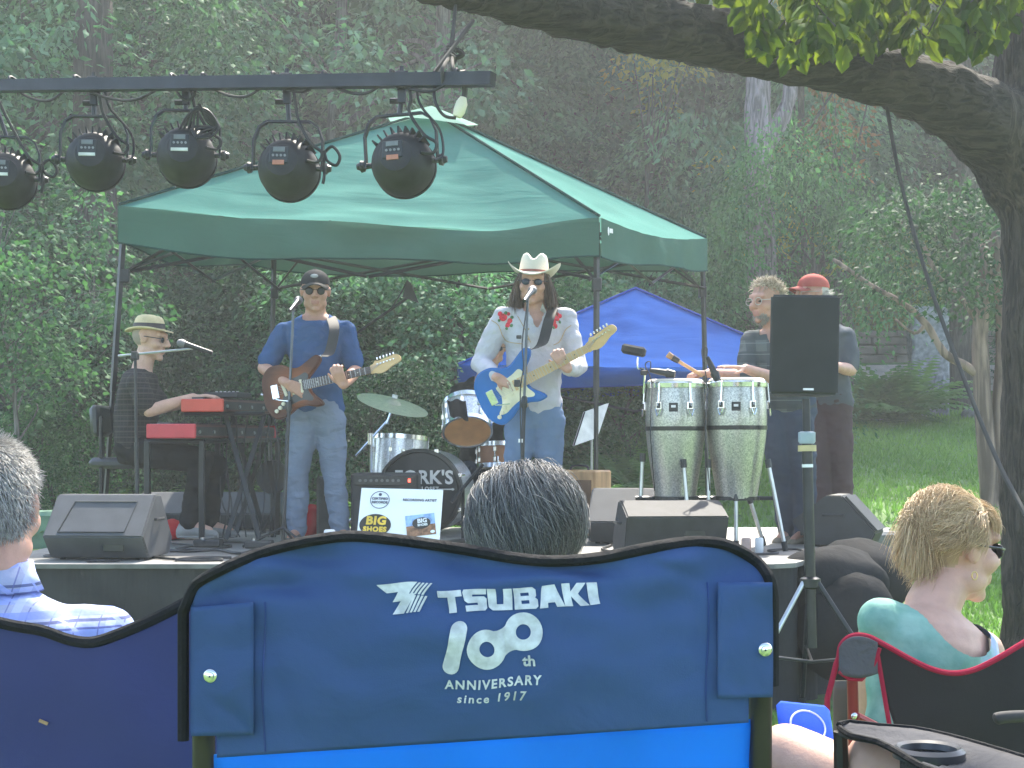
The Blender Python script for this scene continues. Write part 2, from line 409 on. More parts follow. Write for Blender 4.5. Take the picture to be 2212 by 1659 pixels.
# standing carved slab
t = thing('standing_stone', 'tall grey standing stone slab with a carved fluted foot at the lawn edge', 'sculpture', (6.16, 22, ground(6.16, 22)))
me = MB().box((6.16, 22, 2.3), (.55, .3, 1.65), bevel=.03).mesh('slab')
bm = bmesh.new(); bm.from_mesh(me); bmesh.ops.subdivide_edges(bm, edges=bm.edges[:], cuts=14, use_grid_fill=True); bm.to_mesh(me); bm.free()
for v in me.vertices:
    q = v.co * 6; k = 1 if v.co.x < 6.05 else .25
    v.co += Vector((noise.noise(q) * .035 * k, noise.noise(q + Vector((9, 0, 0))) * .02, noise.noise(q + Vector((0, 7, 0))) * .02))
    if v.co.x > 6.2 and v.co.z > 2.8: v.co.z += (v.co.x - 6.2) * .05
GRANITE = M('granite', (.2, .21, .22), .9, var=.35, scale=14, bump=.5, bscale=70)
link('slab', me, GRANITE, t, True)
for i in range(3):
    MB().ell((6.12 + i * .11, 21.84, 1.85), (.04, .05, .26)).build('fluted_carving', GRANITE, t, True)
for (x, y, s_) in ((5.0, 21.6, .28), (5.35, 21.4, .22), (6.75, 21.5, .25)):
    me = MB().ell((0, 0, 0), (s_, s_ * .8, s_ * .55), n=16, m=10).mesh('rock'); wrinkle(me, .05, 5, x)
    o = link('rock', me, GRANITE, None, True); o.location = (x, y, ground(x, y) + .05)
    tag(o, {5.0: 'mossy grey boulder lowest beside the feathery shrub', 5.35: 'pale flat-topped boulder between the feathery shrub and standing stone', 6.75: 'light boulder right of the standing stone'}[x], 'rock')

# ------------------------------------------------------------------ foliage
def leaf_arrays(base, d, nrm, L, W, droop=.15):
    d = d / np.linalg.norm(d, axis=1, keepdims=True); s_ = np.cross(d, nrm); s_ /= np.linalg.norm(s_, axis=1, keepdims=True) + 1e-9
    n_ = np.cross(s_, d)
    L = L[:, None]; W = W[:, None]
    mid = base + d * L * .42 + n_ * L * .06
    tip = base + d * L - n_ * L * droop
    return np.stack([base, mid + s_ * W - n_ * W * .35, tip, mid - s_ * W - n_ * W * .35, mid], 1)
def leaves_mesh(name, base, d, nrm, L, W, tint, droop=.15):
    A = leaf_arrays(base, d, nrm, L, W, droop); n = len(A); V = A.reshape(-1, 3)
    i = np.arange(n)[:, None] * 5
    F = np.concatenate([i + np.array([[0, 1, 4]]), i + np.array([[1, 2, 4]]), i + np.array([[4, 2, 3]]), i + np.array([[0, 4, 3]])], 1).reshape(-1, 3)
    return np_mesh(name, V, F, np.repeat(np.clip(tint, 0, 1), 4))
def sprays(rg, centres, sizes, per, flat=.35, L=.15, W=.3, droop=.5, tb=None):
    n = len(centres); c = np.repeat(centres, per, 0); s_ = np.repeat(sizes, per)[:, None]
    off = rg.normal(0, 1, (n * per, 3)); off /= np.maximum(1, np.linalg.norm(off, axis=1, keepdims=True)) ** .5
    hr = np.linalg.norm(off[:, :2], axis=1)
    pos = off * np.array([[.55, .55, .55 * flat]]) * s_; pos[:, 2] -= .28 * hr ** 2 * s_[:, 0]
    d = off * np.array([[1, 1, .2]]) + rg.normal(0, .45, off.shape); d[:, 2] -= droop
    nr = rg.normal(0, .45, off.shape); nr[:, 2] += 1
    l_ = L * rg.uniform(.6, 1.25, n * per)
    t_ = np.repeat(rg.normal(.45, .26, n) if tb is None else tb, per) + rg.normal(0, .16, n * per)
    return c + pos, d, nr, l_, l_ * W, t_
def crown_centres(rg, n, rad, zc, shell=.55, low=-1.0, seed=0, gap=.15):
    out = []
    while len(out) < n:
        v = rg.normal(0, 1, 3); v /= np.linalg.norm(v); r_ = rg.uniform(shell, 1) ** .7
        if v[2] * r_ < low: continue
        lump = 1 + .28 * noise.noise(Vector(v * 1.8) + Vector((seed, 0, 0)))
        p = v * r_ * np.array(rad) * lump
        if noise.noise(Vector(p * .8) + Vector((0, seed, 0))) < -gap: continue
        out.append(p + np.array([0, 0, zc]))
    return np.array(out)
BARK = barkmat('bark_brown', (.06, .054, .044))
BARKG = barkmat('bark_grey', (.15, .138, .128))
def tree_proto(seed, h, rad, zc, nclump, per, csize, L, W=.3, flat=.35, droop=.5, trunk_r=.16, limbs=9, low=-1, shell=.5, gap=.15):
    rg = np.random.default_rng(seed); cc = crown_centres(rg, nclump, rad, zc, shell, low, seed, gap)
    arr = sprays(rg, cc, rg.uniform(.7, 1.3, nclump) * csize, per, flat, L, W, droop)
    crown = leaves_mesh('crown', *arr)
    mb = MB(); rr = random.Random(seed)
    tp = [Vector((0, 0, -.4))]; x = y = 0
    for k in range(1, 8):
        x += rr.uniform(-.1, .1); y += rr.uniform(-.1, .1); tp.append(Vector((x, y, h * .82 * k / 7)))
    mb.tube(spline(tp, 3), [trunk_r * (1 - .8 * i / 21) * (1.35 if i < 2 else 1) for i in range(22)], 9)
    idx = rr.sample(range(len(cc)), min(limbs, len(cc)))
    for i in idx:
        c = Vector(cc[i]); zb = max(.25 * h * .4, min(c.z - .25 * Vector((c.x, c.y, 0)).length - .3, h * .7)); f = zb / (h * .82)
        k = min(6, int(f * 7)); b = tp[k].lerp(tp[k + 1], f * 7 - k)
        mid = b.lerp(c, .5) + Vector((rr.uniform(-.15, .15), rr.uniform(-.15, .15), .12))
        r0 = trunk_r * (1 - .8 * f) * .5
        mb.tube(spline([b, mid, c], 4), [r0 * (1 - .85 * q / 8) for q in range(9)], 6)
    tm = mb.mesh('trunk'); tm.polygons.foreach_set('use_smooth', [True] * len(tm.polygons))
    return tm, crown
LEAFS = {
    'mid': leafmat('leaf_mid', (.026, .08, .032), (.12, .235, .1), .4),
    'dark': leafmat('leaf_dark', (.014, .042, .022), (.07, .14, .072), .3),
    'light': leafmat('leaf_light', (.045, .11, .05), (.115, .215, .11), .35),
    'pale': leafmat('leaf_lightened', (.075, .15, .09), (.2, .33, .2), .4),  # grey-green leaf made brighter to offset shade from the trees behind
    'sun_painted': leafmat('leaf_sun_painted', (.13, .14, .035), (.26, .26, .07), .55, tt=(2, 1.8, .5)),  # yellow of sunlight put into the leaf colour
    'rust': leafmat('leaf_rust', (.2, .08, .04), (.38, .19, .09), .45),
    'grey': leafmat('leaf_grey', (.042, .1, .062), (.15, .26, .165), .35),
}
PROTO = {
    'broad': tree_proto(11, 7.5, (2.8, 2.6, 3.0), 4.6, 190, 130, .78, .115, .28, .26, .6, .2, 14, low=-.62, gap=-.05),
    'tall': tree_proto(12, 10, (2.4, 2.3, 4.4), 5.6, 230, 125, .75, .11, .28, .3, .6, .26, 14, gap=-.03),
    'layer': tree_proto(13, 6.5, (3.0, 2.6, 2.6), 4.1, 150, 200, .9, .12, .19, .16, .9, .17, 16, low=-.6, gap=-.08),
    'open': tree_proto(14, 8, (2.8, 2.6, 3.4), 4.8, 230, 56, .6, .12, .3, .35, .5, .2, 22, shell=.3, gap=-.02),
    'shrub': tree_proto(15, 2.2, (1.25, 1.15, 1.15), 1.05, 150, 110, .42, .052, .3, .4, .4, .05, 10, low=-.75),
    'maple': tree_proto(16, 4.2, (1.0, .95, 1.6), 2.85, 64, 52, .46, .07, .4, .3, .6, .035, 24, shell=.15),
}
LIBUSED = {}
def tree(name, label, cat, kind, leaf, x, y, s=1.0, rot=0.0, sz=None, dz=0.0, group=None, bark=None):
    root = thing(name, label, cat, (x, y, ground(x, y) + dz), group)
    root.rotation_euler = (0, 0, rot); root.scale = (s, s, sz or s)
    tm, cm = PROTO[kind]
    for nm, me, mt in (('trunk', tm, bark or BARK), ('crown', cm, LEAFS[leaf])):
        key = (kind, nm, mt.name)
        if key not in LIBUSED:
            m2 = me.copy(); m2.materials.clear(); m2.materials.append(mt); LIBUSED[key] = m2
        o = bpy.data.objects.new(nm, LIBUSED[key]); col.objects.link(o); o.parent = root
    return root
def X(px, D): return (px - CX) / FP * D
TR = [  # label, proto, leaf, px, D, scale, rot, zscale
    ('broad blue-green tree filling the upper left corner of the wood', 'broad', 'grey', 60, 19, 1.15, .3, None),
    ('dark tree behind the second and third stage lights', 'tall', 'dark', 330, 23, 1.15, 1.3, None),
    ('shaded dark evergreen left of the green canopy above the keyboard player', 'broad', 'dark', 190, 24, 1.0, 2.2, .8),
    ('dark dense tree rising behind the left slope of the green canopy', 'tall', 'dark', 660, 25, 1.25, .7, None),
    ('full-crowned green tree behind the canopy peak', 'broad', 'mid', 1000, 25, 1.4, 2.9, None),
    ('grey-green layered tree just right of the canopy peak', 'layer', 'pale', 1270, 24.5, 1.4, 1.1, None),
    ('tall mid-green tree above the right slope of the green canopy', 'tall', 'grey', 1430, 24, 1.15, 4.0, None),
    ('yellow-green sunlit tree glimpsed under the big limb in the middle', 'open', 'sun_painted', 1400, 30, 1.15, .2, None),
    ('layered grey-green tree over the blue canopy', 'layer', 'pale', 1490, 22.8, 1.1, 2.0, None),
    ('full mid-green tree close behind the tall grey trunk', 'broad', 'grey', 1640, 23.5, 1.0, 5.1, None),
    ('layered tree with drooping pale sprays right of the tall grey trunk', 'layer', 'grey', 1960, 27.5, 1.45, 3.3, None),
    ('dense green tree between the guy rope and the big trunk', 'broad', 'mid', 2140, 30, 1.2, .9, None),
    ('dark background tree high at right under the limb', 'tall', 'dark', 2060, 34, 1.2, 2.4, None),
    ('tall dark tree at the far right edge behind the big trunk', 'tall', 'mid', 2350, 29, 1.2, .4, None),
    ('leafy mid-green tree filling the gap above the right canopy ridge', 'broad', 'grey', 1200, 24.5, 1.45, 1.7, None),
    ('layered tree with lightened leaves far up the slope above the right canopy slope', 'layer', 'pale', 1400, 26.5, 1.6, .6, None),
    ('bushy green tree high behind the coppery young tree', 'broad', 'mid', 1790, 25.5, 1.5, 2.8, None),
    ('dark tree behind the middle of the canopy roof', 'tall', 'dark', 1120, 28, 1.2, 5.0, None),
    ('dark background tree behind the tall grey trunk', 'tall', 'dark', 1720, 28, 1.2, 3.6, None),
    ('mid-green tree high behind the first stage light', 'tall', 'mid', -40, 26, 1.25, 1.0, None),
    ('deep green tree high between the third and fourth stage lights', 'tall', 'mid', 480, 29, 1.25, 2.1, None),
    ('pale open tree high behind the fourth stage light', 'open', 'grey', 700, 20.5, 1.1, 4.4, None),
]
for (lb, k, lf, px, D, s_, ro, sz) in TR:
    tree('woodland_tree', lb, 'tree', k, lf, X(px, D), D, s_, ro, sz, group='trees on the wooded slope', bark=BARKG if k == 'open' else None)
tree('young_maple', 'slender pale-leaved sapling at the left edge behind the keyboard player', 'tree', 'maple', 'light', X(50, 12.6), 12.6, .88, .5, bark=BARKG)
tree('young_maple', 'shorter light-leaved sapling just left of the canopy leg', 'tree', 'maple', 'grey', X(170, 14), 14, .7, 2.5, bark=BARKG)
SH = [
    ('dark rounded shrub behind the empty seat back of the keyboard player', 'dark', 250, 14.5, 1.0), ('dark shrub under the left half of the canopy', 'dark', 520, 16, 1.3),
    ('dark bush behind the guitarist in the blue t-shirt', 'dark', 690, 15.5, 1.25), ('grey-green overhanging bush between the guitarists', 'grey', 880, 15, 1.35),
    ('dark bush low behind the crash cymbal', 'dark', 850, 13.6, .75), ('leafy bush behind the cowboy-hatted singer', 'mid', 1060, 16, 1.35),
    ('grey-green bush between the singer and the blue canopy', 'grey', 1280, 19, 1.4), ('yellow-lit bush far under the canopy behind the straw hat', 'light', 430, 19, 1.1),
    ('bright sunlit bush beyond the stone wall', 'sun_painted', 1900, 27.3, 1.0), ('dark hedge shrub at the left frame edge by the sapling', 'dark', 20, 15.5, 1.6),
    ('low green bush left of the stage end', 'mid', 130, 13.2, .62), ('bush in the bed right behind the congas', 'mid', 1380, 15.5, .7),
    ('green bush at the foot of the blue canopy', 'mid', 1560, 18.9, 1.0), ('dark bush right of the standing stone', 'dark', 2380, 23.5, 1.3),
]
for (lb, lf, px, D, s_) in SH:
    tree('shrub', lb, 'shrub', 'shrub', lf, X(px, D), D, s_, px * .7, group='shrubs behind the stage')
# tall bare trunks seen above the blue canopy
t = thing('forked_tree', 'tall grey-barked forked trunk standing above the blue canopy', 'tree', (X(1640, 18.9), 18.9, 1.5))
mb = MB()
pts = [P(1648, 900, 18.9), P(1645, 600, 18.9), P(1640, 400, 18.9), P(1637, 230, 18.9), P(1640, 60, 19.0), P(1650, -250, 19)]
mb.tube(spline(pts, 5), [.21 - .003 * i for i in range(26)], 14)
mb.tube(spline([P(1645, 330, 18.9), P(1690, 250, 18.9), P(1712, 150, 18.9), P(1725, -200, 19.1)], 5), [.12 - .003 * i for i in range(16)], 12)
me = mb.mesh('trunk'); wrinkle(me, .02, 6); link('trunk', me, barkmat('bark_purple_grey', (.24, .2, .21)), t, True)
rg = np.random.default_rng(5)
cc = np.array([[X(1660, 19) + rg.uniform(1.2, 3.6), 23 + rg.uniform(-1, 2), rg.uniform(8.5, 11)] for _ in range(90)])
link('crown', leaves_mesh('crown', *sprays(rg, cc, rg.uniform(.6, 1, 90), 44, .35, .17, .26, .5)), LEAFS['mid'], t)
t = thing('bare_tree', 'leaning pale trunk with bare arching boughs left of the limb rope', 'tree', (X(960, 20), 20, 1.2))
mb = MB()
mb.tube(spline([P(985, 900, 20), P(975, 500, 20), P(965, 260, 20), P(955, 120, 20), P(965, -120, 20)], 5), [.17 - .004 * i for i in range(21)], 10)
for a in ([(960, 200), (900, 120), (840, 115)], [(958, 150), (910, 90), (850, 100), (820, 130)], [(960, 110), (1010, 60), (1060, 70)], [(965, 240), (1010, 180), (1050, 190)], [(958, 90), (915, 40), (870, 40)]):
    q = spline([P(x, y, 20 + .2 * i) for i, (x, y) in enumerate(a)], 5); mb.tube(q, [.05 * (1 - .8 * i / len(q)) for i in range(len(q))], 6)
mb.build('trunk', BARKG, t, True)
cc = np.array([[X(960, 20) + rg.uniform(-1.6, 1.6), 20 + rg.uniform(-1, 1), rg.uniform(7.2, 9)] for _ in range(60)])
link('crown', leaves_mesh('crown', *sprays(rg, cc, rg.uniform(.6, 1, 60), 40, .35, .16, .26, .5)), LEAFS['mid'], t)
t = thing('rough_trunk_tree', 'thick dark rough-barked trunk right behind the standing stone', 'tree', (X(2085, 23), 23, 1.6))
mb = MB(); mb.tube(spline([P(2085, 905, 23), P(2078, 800, 23), P(2078, 600, 23), P(2085, 300, 23), P(2090, 0, 23)], 5), [.34, .28, .26, .25, .24] + [.24] * 16, 16)
me = mb.mesh('trunk'); wrinkle(me, .03, 7); link('trunk', me, BARK, t, True)
cc = np.array([[X(2085, 23) + rg.uniform(-2, 2), 23 + rg.uniform(-1.5, 1.5), rg.uniform(5.5, 9.5)] for _ in range(110)])
link('crown', leaves_mesh('crown', *sprays(rg, cc, rg.uniform(.6, 1, 110), 44, .35, .17, .26, .5)), LEAFS['dark'], t)
def patch_tree(label, leaf, px, py, D, n_, spread, cs_):
    x0 = X(px, D); t = thing('young_tree', label, 'tree', (x0, D, ground(x0, D))); mb = MB(); top = P(px, py, D)
    mb.tube(spline([(x0, D, ground(x0, D) - .2), (x0 + .1, D, 2.5), (x0 - .05, D, (top.z + 2.5) / 2), top], 5), [.07 * (1 - .8 * i / 15) for i in range(16)], 8)
    cc = np.array([tuple(top + Vector((rg.normal(0, spread), rg.normal(0, .5), rg.normal(0, spread * 1.1)))) for _ in range(n_)])
    for c in cc[:8]: mb.tube([lerp_(Vector((x0, D, 2.5)), top, .6), Vector(c)], [.025, .006], 5)
    mb.build('trunk', BARK, t, True); link('crown', leaves_mesh('crown', *sprays(rg, cc, rg.uniform(.3, .55, n_), 46, .35, .1, .3, .5)), LEAFS[leaf], t)
lerp_ = lambda a, b, f: a + (b - a) * f
patch_tree('thin young tree with coppery leaves right of the tall grey trunk', 'rust', 1822, 262, 20, 14, .3, 0)
patch_tree('thin young tree with sunlit yellow-green leaves under the limb middle', 'sun_painted', 1405, 150, 21, 13, .32, 0)
patch_tree('thin young tree with leaves painted sunlit yellow-green between the limb and the top edge', 'sun_painted', 1735, 10, 19.5, 13, .35, 0)
patch_tree('low young tree with leaves painted sunlit yellow over the right canopy corner', 'sun_painted', 1690, 480, 20.5, 12, .35, 0)
tree('shrub', 'round dense tree hiding the foot of the tall grey trunk', 'shrub', 'shrub', 'mid', X(1710, 18.0), 18.0, 1.12, 1.1, 1.85, group='shrubs behind the stage')
t = thing('dark_trunk_tree', 'thick shaded trunk just left of the left canopy leg', 'tree', (X(205, 17), 17, ground(X(205, 17), 17)))
mb = MB(); mb.tube(spline([P(205, 1000, 17), P(203, 800, 17), P(208, 500, 17), P(200, 250, 17), P(205, 0, 17)], 5), [.3 - .005 * i for i in range(21)], 14); me = mb.mesh('trunk'); wrinkle(me, .03, 6); link('trunk', me, barkmat('bark_black', (.06, .05, .045)), t, True)
cc = np.array([[X(205, 17) + rg.uniform(-1.6, 1.6), 17 + rg.uniform(-.6, 1.5), rg.uniform(4.6, 8)] for _ in range(70)]); link('crown', leaves_mesh('crown', *sprays(rg, cc, rg.uniform(.5, .9, 70), 80, .3, .11, .26, .6)), LEAFS['dark'], t)
# crepe myrtle on the lawn
D = 13.6
t = thing('multi_stem_tree', 'smooth pinkish multi-stemmed tree on the lawn behind the blonde woman', 'tree', (X(2150, D), D, ground(X(2150, D), D)))
mb = MB()
for pts, r0, r1 in (([(2145, 1150), (2135, 1000), (2122, 850), (2118, 700), (2135, 520)], .1, .06), ([(2158, 1150), (2160, 1000), (2163, 850), (2168, 700), (2150, 500)], .095, .055),
                    ([(2165, 1120), (2185, 920), (2205, 800), (2250, 640)], .06, .04), ([(2122, 815), (2085, 790), (2040, 762), (2000, 700), (1950, 655), (1880, 615), (1800, 560)], .045, .015),
                    ([(2130, 720), (2080, 650), (2030, 600), (1990, 520)], .035, .015), ([(2000, 700), (1975, 720), (1935, 690)], .02, .01), ([(2165, 720), (2210, 620), (2240, 500)], .04, .02)):
    q = spline([P(x, y, D) for x, y in pts], 5); mb.tube(q, [r0 + (r1 - r0) * i / len(q) for i in range(len(q))], 10)
me = mb.mesh('trunk'); wrinkle(me, .008, 9); link('trunk', me, barkmat('bark_pink', (.27, .19, .155), scale=9, strength=.4), t, True)
cc = []
while len(cc) < 95:
    x, y = rg.uniform(1880, 2330), rg.uniform(380, 690)
    if y > 640 - .12 * abs(x - 2100) + rg.uniform(-40, 30): continue
    cc.append(P(x, y, D + rg.uniform(-.9, .9)))
link('crown', leaves_mesh('crown', *sprays(rg, np.array(cc), rg.uniform(.35, .6, len(cc)), 60, .3, .07, .26, .6)), LEAFS['dark'], t)  # dark leaf colour stands in for shade over this crown
# feathery shrub on the lawn edge and ferns in the bed
FERNM = leafmat('fern_leaf', (.07, .14, .04), (.16, .26, .09), .35, objvar=.3)
def fern_mesh(seed, nf=16, L=.75, pin=.13):
    rg = np.random.default_rng(seed); B = []; Dv = []; N = []; Ln = []; T = []
    for f in range(nf):
        a = 2 * math.pi * f / nf + rg.uniform(-.2, .2); el = rg.uniform(.7, 1.25); l_ = L * rg.uniform(.7, 1.1)
        p = np.zeros(3); d = np.array([math.cos(a) * math.cos(el), math.sin(a) * math.cos(el), math.sin(el)])
        for k in range(15):
            d = d + np.array([0, 0, -.085]); d /= np.linalg.norm(d); p = p + d * l_ / 15
            sd_ = np.cross(d, [0, 0, 1]); sd_ /= np.linalg.norm(sd_) + 1e-9
            ln = pin * math.sin(math.pi * (k + 1.2) / 17)
            for sg in (-1, 1):
                B.append(p.copy()); Dv.append(sd_ * sg + d * .5 + np.array([0, 0, -.15])); N.append(np.cross(sd_, d)); Ln.append(ln); T.append(.5 + rg.normal(0, .15))
    Ln = np.array(Ln)
    return leaves_mesh('fern', np.array(B), np.array(Dv), np.array(N), Ln * 1.3, Ln * .22, np.array(T), .1)
fm = [fern_mesh(s_) for s_ in (1, 2, 3)]
for m_ in fm: m_.materials.append(FERNM)
k = 0
spots = []
rr = random.Random(9)
for _ in range(46): spots.append((rr.uniform(740, 1330), rr.uniform(11.7, 14.5), rr.uniform(.9, 1.3)))
for _ in range(22): spots.append((rr.uniform(-20, 560), rr.uniform(11.6, 13.6), rr.uniform(.85, 1.25)))
for _ in range(7): spots.append((rr.uniform(1850, 1955), rr.uniform(20.5, 21.4), rr.uniform(1.3, 1.8)))
for _ in range(6): spots.append((rr.uniform(1300, 1460), rr.uniform(13.6, 14.8), rr.uniform(.9, 1.2)))
for (px, D, s_) in spots:
    x = X(px, D); o = bpy.data.objects.new('fern', fm[k % 3]); col.objects.link(o); o.location = (x, D, ground(x, D) - .02); o.scale = (s_, s_, s_); o.rotation_euler = (0, 0, k * 1.3)
    far = D > 20
    tag(o, 'feathery light green fern clump beside the standing stone' if far else 'arching green fern growing in the bed behind the stage', 'fern', 'ferns by the standing stone' if far else 'ferns in the bed behind the stage'); k += 1
# the wood further up the slope, one mass
cc = []
for _ in range(1500):
    y = rg.uniform(29, 44); x = rg.uniform(-.5, .5) * y * 1.2; cc.append((x, y, ground(x, y) + rg.uniform(.2, 8.5)))
tag(link('woodland', leaves_mesh('woodland', *sprays(rg, np.array(cc), rg.uniform(1.2, 2.2, 1500), 46, .6, .34, .3, .5)), LEAFS['mid']), 'far wood up the slope', 'woodland', kind='stuff')

# ------------------------------------------------------------------ stage
DECK = M('stage_deck', (.2, .195, .185), .55, var=.3, scale=2.2, bump=.2, bscale=30)
SKIRT = cloth('stage_skirt', (.035, .036, .04), .25, fold=.6, fscale=3, fmap=(3, 3, .3))
poly = [(-2.8, 7.66), (1.36, 7.66), (1.47, 7.72), (2.35, 9.5), (2.8, 11), (-2.7, 11)]
t = thing('stage', 'low portable stage with dark skirt and pale worn deck under the band', 'stage', (0, 9, -.25))
MB().prism(poly, Matrix.Identity(4), ZS - .025, ZS).build('deck', DECK, t)
mb = MB()
pl = [Vector((*p, 0)) for p in poly]; c0 = Vector((0, 9.2, 0)); ring = []
for i in range(len(pl)):
    a, b = pl[i], pl[(i + 1) % len(pl)]; n_ = max(1, int((b - a).length / .06))
    for k in range(n_): ring.append(a.lerp(b, k / n_))
rows = []
for j in range(9):
    f = j / 8; rows.append([])
    for i, p in enumerate(ring):
        d = (p - c0).normalized(); off = -.025 + .02 * math.sin(i * 1.15 + noise.noise(Vector((i * .2, 0, 0))) * 3) * (.3 + f)
        rows[-1].append((p.x + d.x * off, p.y + d.y * off, ZS - .027 - f * (.435 + ZS - .07)))
n_ = len(ring); mb.v = [v for r_ in rows for v in r_]
mb.f = [[j * n_ + i, j * n_ + (i + 1) % n_, (j + 1) * n_ + (i + 1) % n_, (j + 1) * n_ + i] for j in range(8) for i in range(n_)]; mb.m = [0] * len(mb.f)
mb.build('skirt', SKIRT, t, True)
STRIP = M('deck_edge', (.1, .1, .1), .5, var=.3)
MB().box((-.72, 7.655, ZS - .013), (4.14, .012, .022)).build('edge_trim', STRIP, t)
GREENBOX = M('green_box', (.1, .2, .13), .6)
o = MB().box((X(140, 11.9), 11.9, .25), (.55, .4, .62), bevel=.03).build('utility_box', GREENBOX)
tag(o, 'faded green ground box beyond the left end of the stage', 'utility box')

# ------------------------------------------------------------------ the big tree (trunk, limb, leaves overhead)
OAK = barkmat('bark_dark_rough', (.065, .052, .042), stretch=(1, 1, .16), scale=26, strength=1, dist=.06); OAKL = barkmat('bark_limb', (.045, .037, .03), stretch=(.16, 1, 1), scale=26, strength=1, dist=.06)
D = 8.4
t = thing('shade_tree', 'big rough-barked tree at right whose heavy limb crosses overhead', 'tree', (X(2270, D), D, -.3))
mb = MB()
tr = [P(2270, 1495, D), P(2262, 1300, D), P(2258, 1000, D), P(2262, 700, D), P(2268, 450, D), P(2262, 250, D), P(2250, 60, D), P(2262, -250, D + .1), P(2290, -700, D + .3)]
mb.tube(spline(tr, 8), [.36 - .12 * min(1, i / 6) + .05 * math.exp(-((i - 38) / 8) ** 2) for i in range(65)], 28, up=Vector((0, 1, 0)))
lp = [(2270, 420, 8.4, .3), (2215, 345, 8.35, .29), (2150, 280, 8.25, .235), (2060, 222, 8.1, .195), (1960, 180, 7.95, .165), (1850, 150, 7.8, .153), (1700, 115, 7.6, .15), (1550, 85, 7.4, .15), (1400, 55, 7.2, .147),
      (1250, 22, 7.0, .14), (1100, -12, 6.8, .13), (950, -48, 6.6, .12), (800, -80, 6.4, .11), (600, -140, 6.2, .09), (300, -260, 6.0, .07)]
q = spline([P(a, b, d) for a, b, d, r_ in lp], 6); rs = []
for i in range(len(q)):
    k = min(i // 6, len(lp) - 2); f = i / 6 - k; rs.append(lp[k][3] * (1 - f) + lp[min(k + 1, len(lp) - 1)][3] * f)
mb.tube(q, rs, 24, up=Vector((0, 1, 0)))
mb.tube(spline([P(1500, 20, 7.3), P(1590, 42, 7.35), P(1650, 60, 7.4)], 5), .012, 6)
# boughs above the frame
for (a, b, c) in (((2262, -300, 8.5), (1700, -1500, 8), (900, -2300, 7)), ((2270, -400, 8.5), (2400, -1400, 7), (2600, -2600, 5)), ((2265, -350, 8.5), (2500, -900, 9.5), (2900, -1500, 10)), ((1400, 55, 7.2), (1200, -700, 6.5), (900, -1500, 5)), ((950, -48, 6.6), (300, -600, 6), (-600, -1200, 5))):
    qq = spline([P(*a), P(*b), P(*c)], 8); mb.tube(qq, [.13 * (1 - .8 * i / len(qq)) for i in range(len(qq))], 8)
me = evaluated(mb.mesh('trunk'), [('REMESH', dict(mode='VOXEL', voxel_size=.03)), ('SMOOTH', dict(iterations=3, factor=.5))])
wrinkle(me, .022, 9, 3, (1, 1, .35)); wrinkle(me, .008, 26, 5, (1, 1, .5))
link('trunk', me, [OAK, OAKL], t, True); me.polygons.foreach_set('material_index', [int(p.center.x + t.location.x < X(2150, 8.25) + .1 * noise.noise(p.center * 3)) for p in me.polygons])
# the drooping spray of big leaves in frame
OAKLEAF = leafmat('oak_leaf', (.02, .05, .014), (.07, .125, .028), .4, objvar=0, tt=(3.2, 2.5, .6))
rg = np.random.default_rng(21); B = []; Dv = []; N = []; Ln = []; T = []
twigs = MB(); ends = []
low = lambda px: 118 + 55 * noise.noise(Vector((px * .013, 2, 0))) - 60 * math.exp(-((px - 1868) / 28) ** 2) - 70 * math.exp(-((px - 1560) / 40) ** 2)
for k in range(46):
    px = rg.uniform(1565, 2165); d0 = 7.1 + rg.uniform(-.5, .8); bot = low(px) - abs(rg.normal(0, 45)) - 20; sx = rg.choice([-1, 1]) * rg.uniform(40, 150)
    tw = spline([P(px + sx, bot - rg.uniform(150, 280), d0 + .2), P(px + sx * .55, bot - rg.uniform(60, 110), d0 + .08), P(px, bot, d0)], 5); twigs.tube(tw, .0035, 5)
    for i in range(len(tw)):
        for _ in range(1 if i < 5 else 2):
            p = tw[i] + Vector((rg.normal(0, .03), rg.normal(0, .05), rg.normal(0, .02))); a = rg.uniform(0, 6.28); B.append(p)
            Dv.append((math.cos(a) * rg.uniform(.2, .9), math.sin(a) * .5, -1 + rg.uniform(-.1, .35))); N.append((rg.normal(0, .7), -1 + rg.normal(0, .5), .4 + rg.normal(0, .6))); Ln.append(rg.uniform(.08, .155)); T.append(rg.uniform(.0, 1))
B = np.array([tuple(b) for b in B]); Dv = np.array(Dv); N = np.array(N); Ln = np.array(Ln)
twigs.build('twig', BARK, t)
# lobed leaf: seven-vertex outline with a fold
d = Dv / np.linalg.norm(Dv, axis=1, keepdims=True); s_ = np.cross(d, N); s_ /= np.linalg.norm(s_, axis=1, keepdims=True); nn = np.cross(s_, d)
outl = [(0, 0), (.18, .2), (.36, .36), (.52, .25), (.66, .27), (.82, .13), (1, 0)]
cols = []
for (u, wv) in outl: cols.append((u, wv, 1))
A = []
for (u, wv) in outl: A.append(B + d * (u * Ln)[:, None] + nn * (.1 * math.sin(u * 3.1) * Ln)[:, None])
for sg in (1, -1):
    for (u, wv) in outl[1:-1]: A.append(B + d * ((u + .05) * Ln)[:, None] + s_ * (sg * wv * Ln)[:, None] + nn * ((.1 * math.sin(u * 3.1) - .18 * wv) * Ln)[:, None])
A = np.stack(A, 1); i0 = np.arange(len(B))[:, None] * 17; F = []
for off in (6, 11):
    sidx = [0] + [off + k for k in range(1, 6)] + [6]
    for k in range(6):
        F.append(i0 + np.array([[k, sidx[k], sidx[k + 1]]])); F.append(i0 + np.array([[k, sidx[k + 1], k + 1]]))
F = np.concatenate(F, 1).reshape(-1, 3)
ok = (F[:, 0] != F[:, 1]) & (F[:, 1] != F[:, 2]) & (F[:, 0] != F[:, 2])
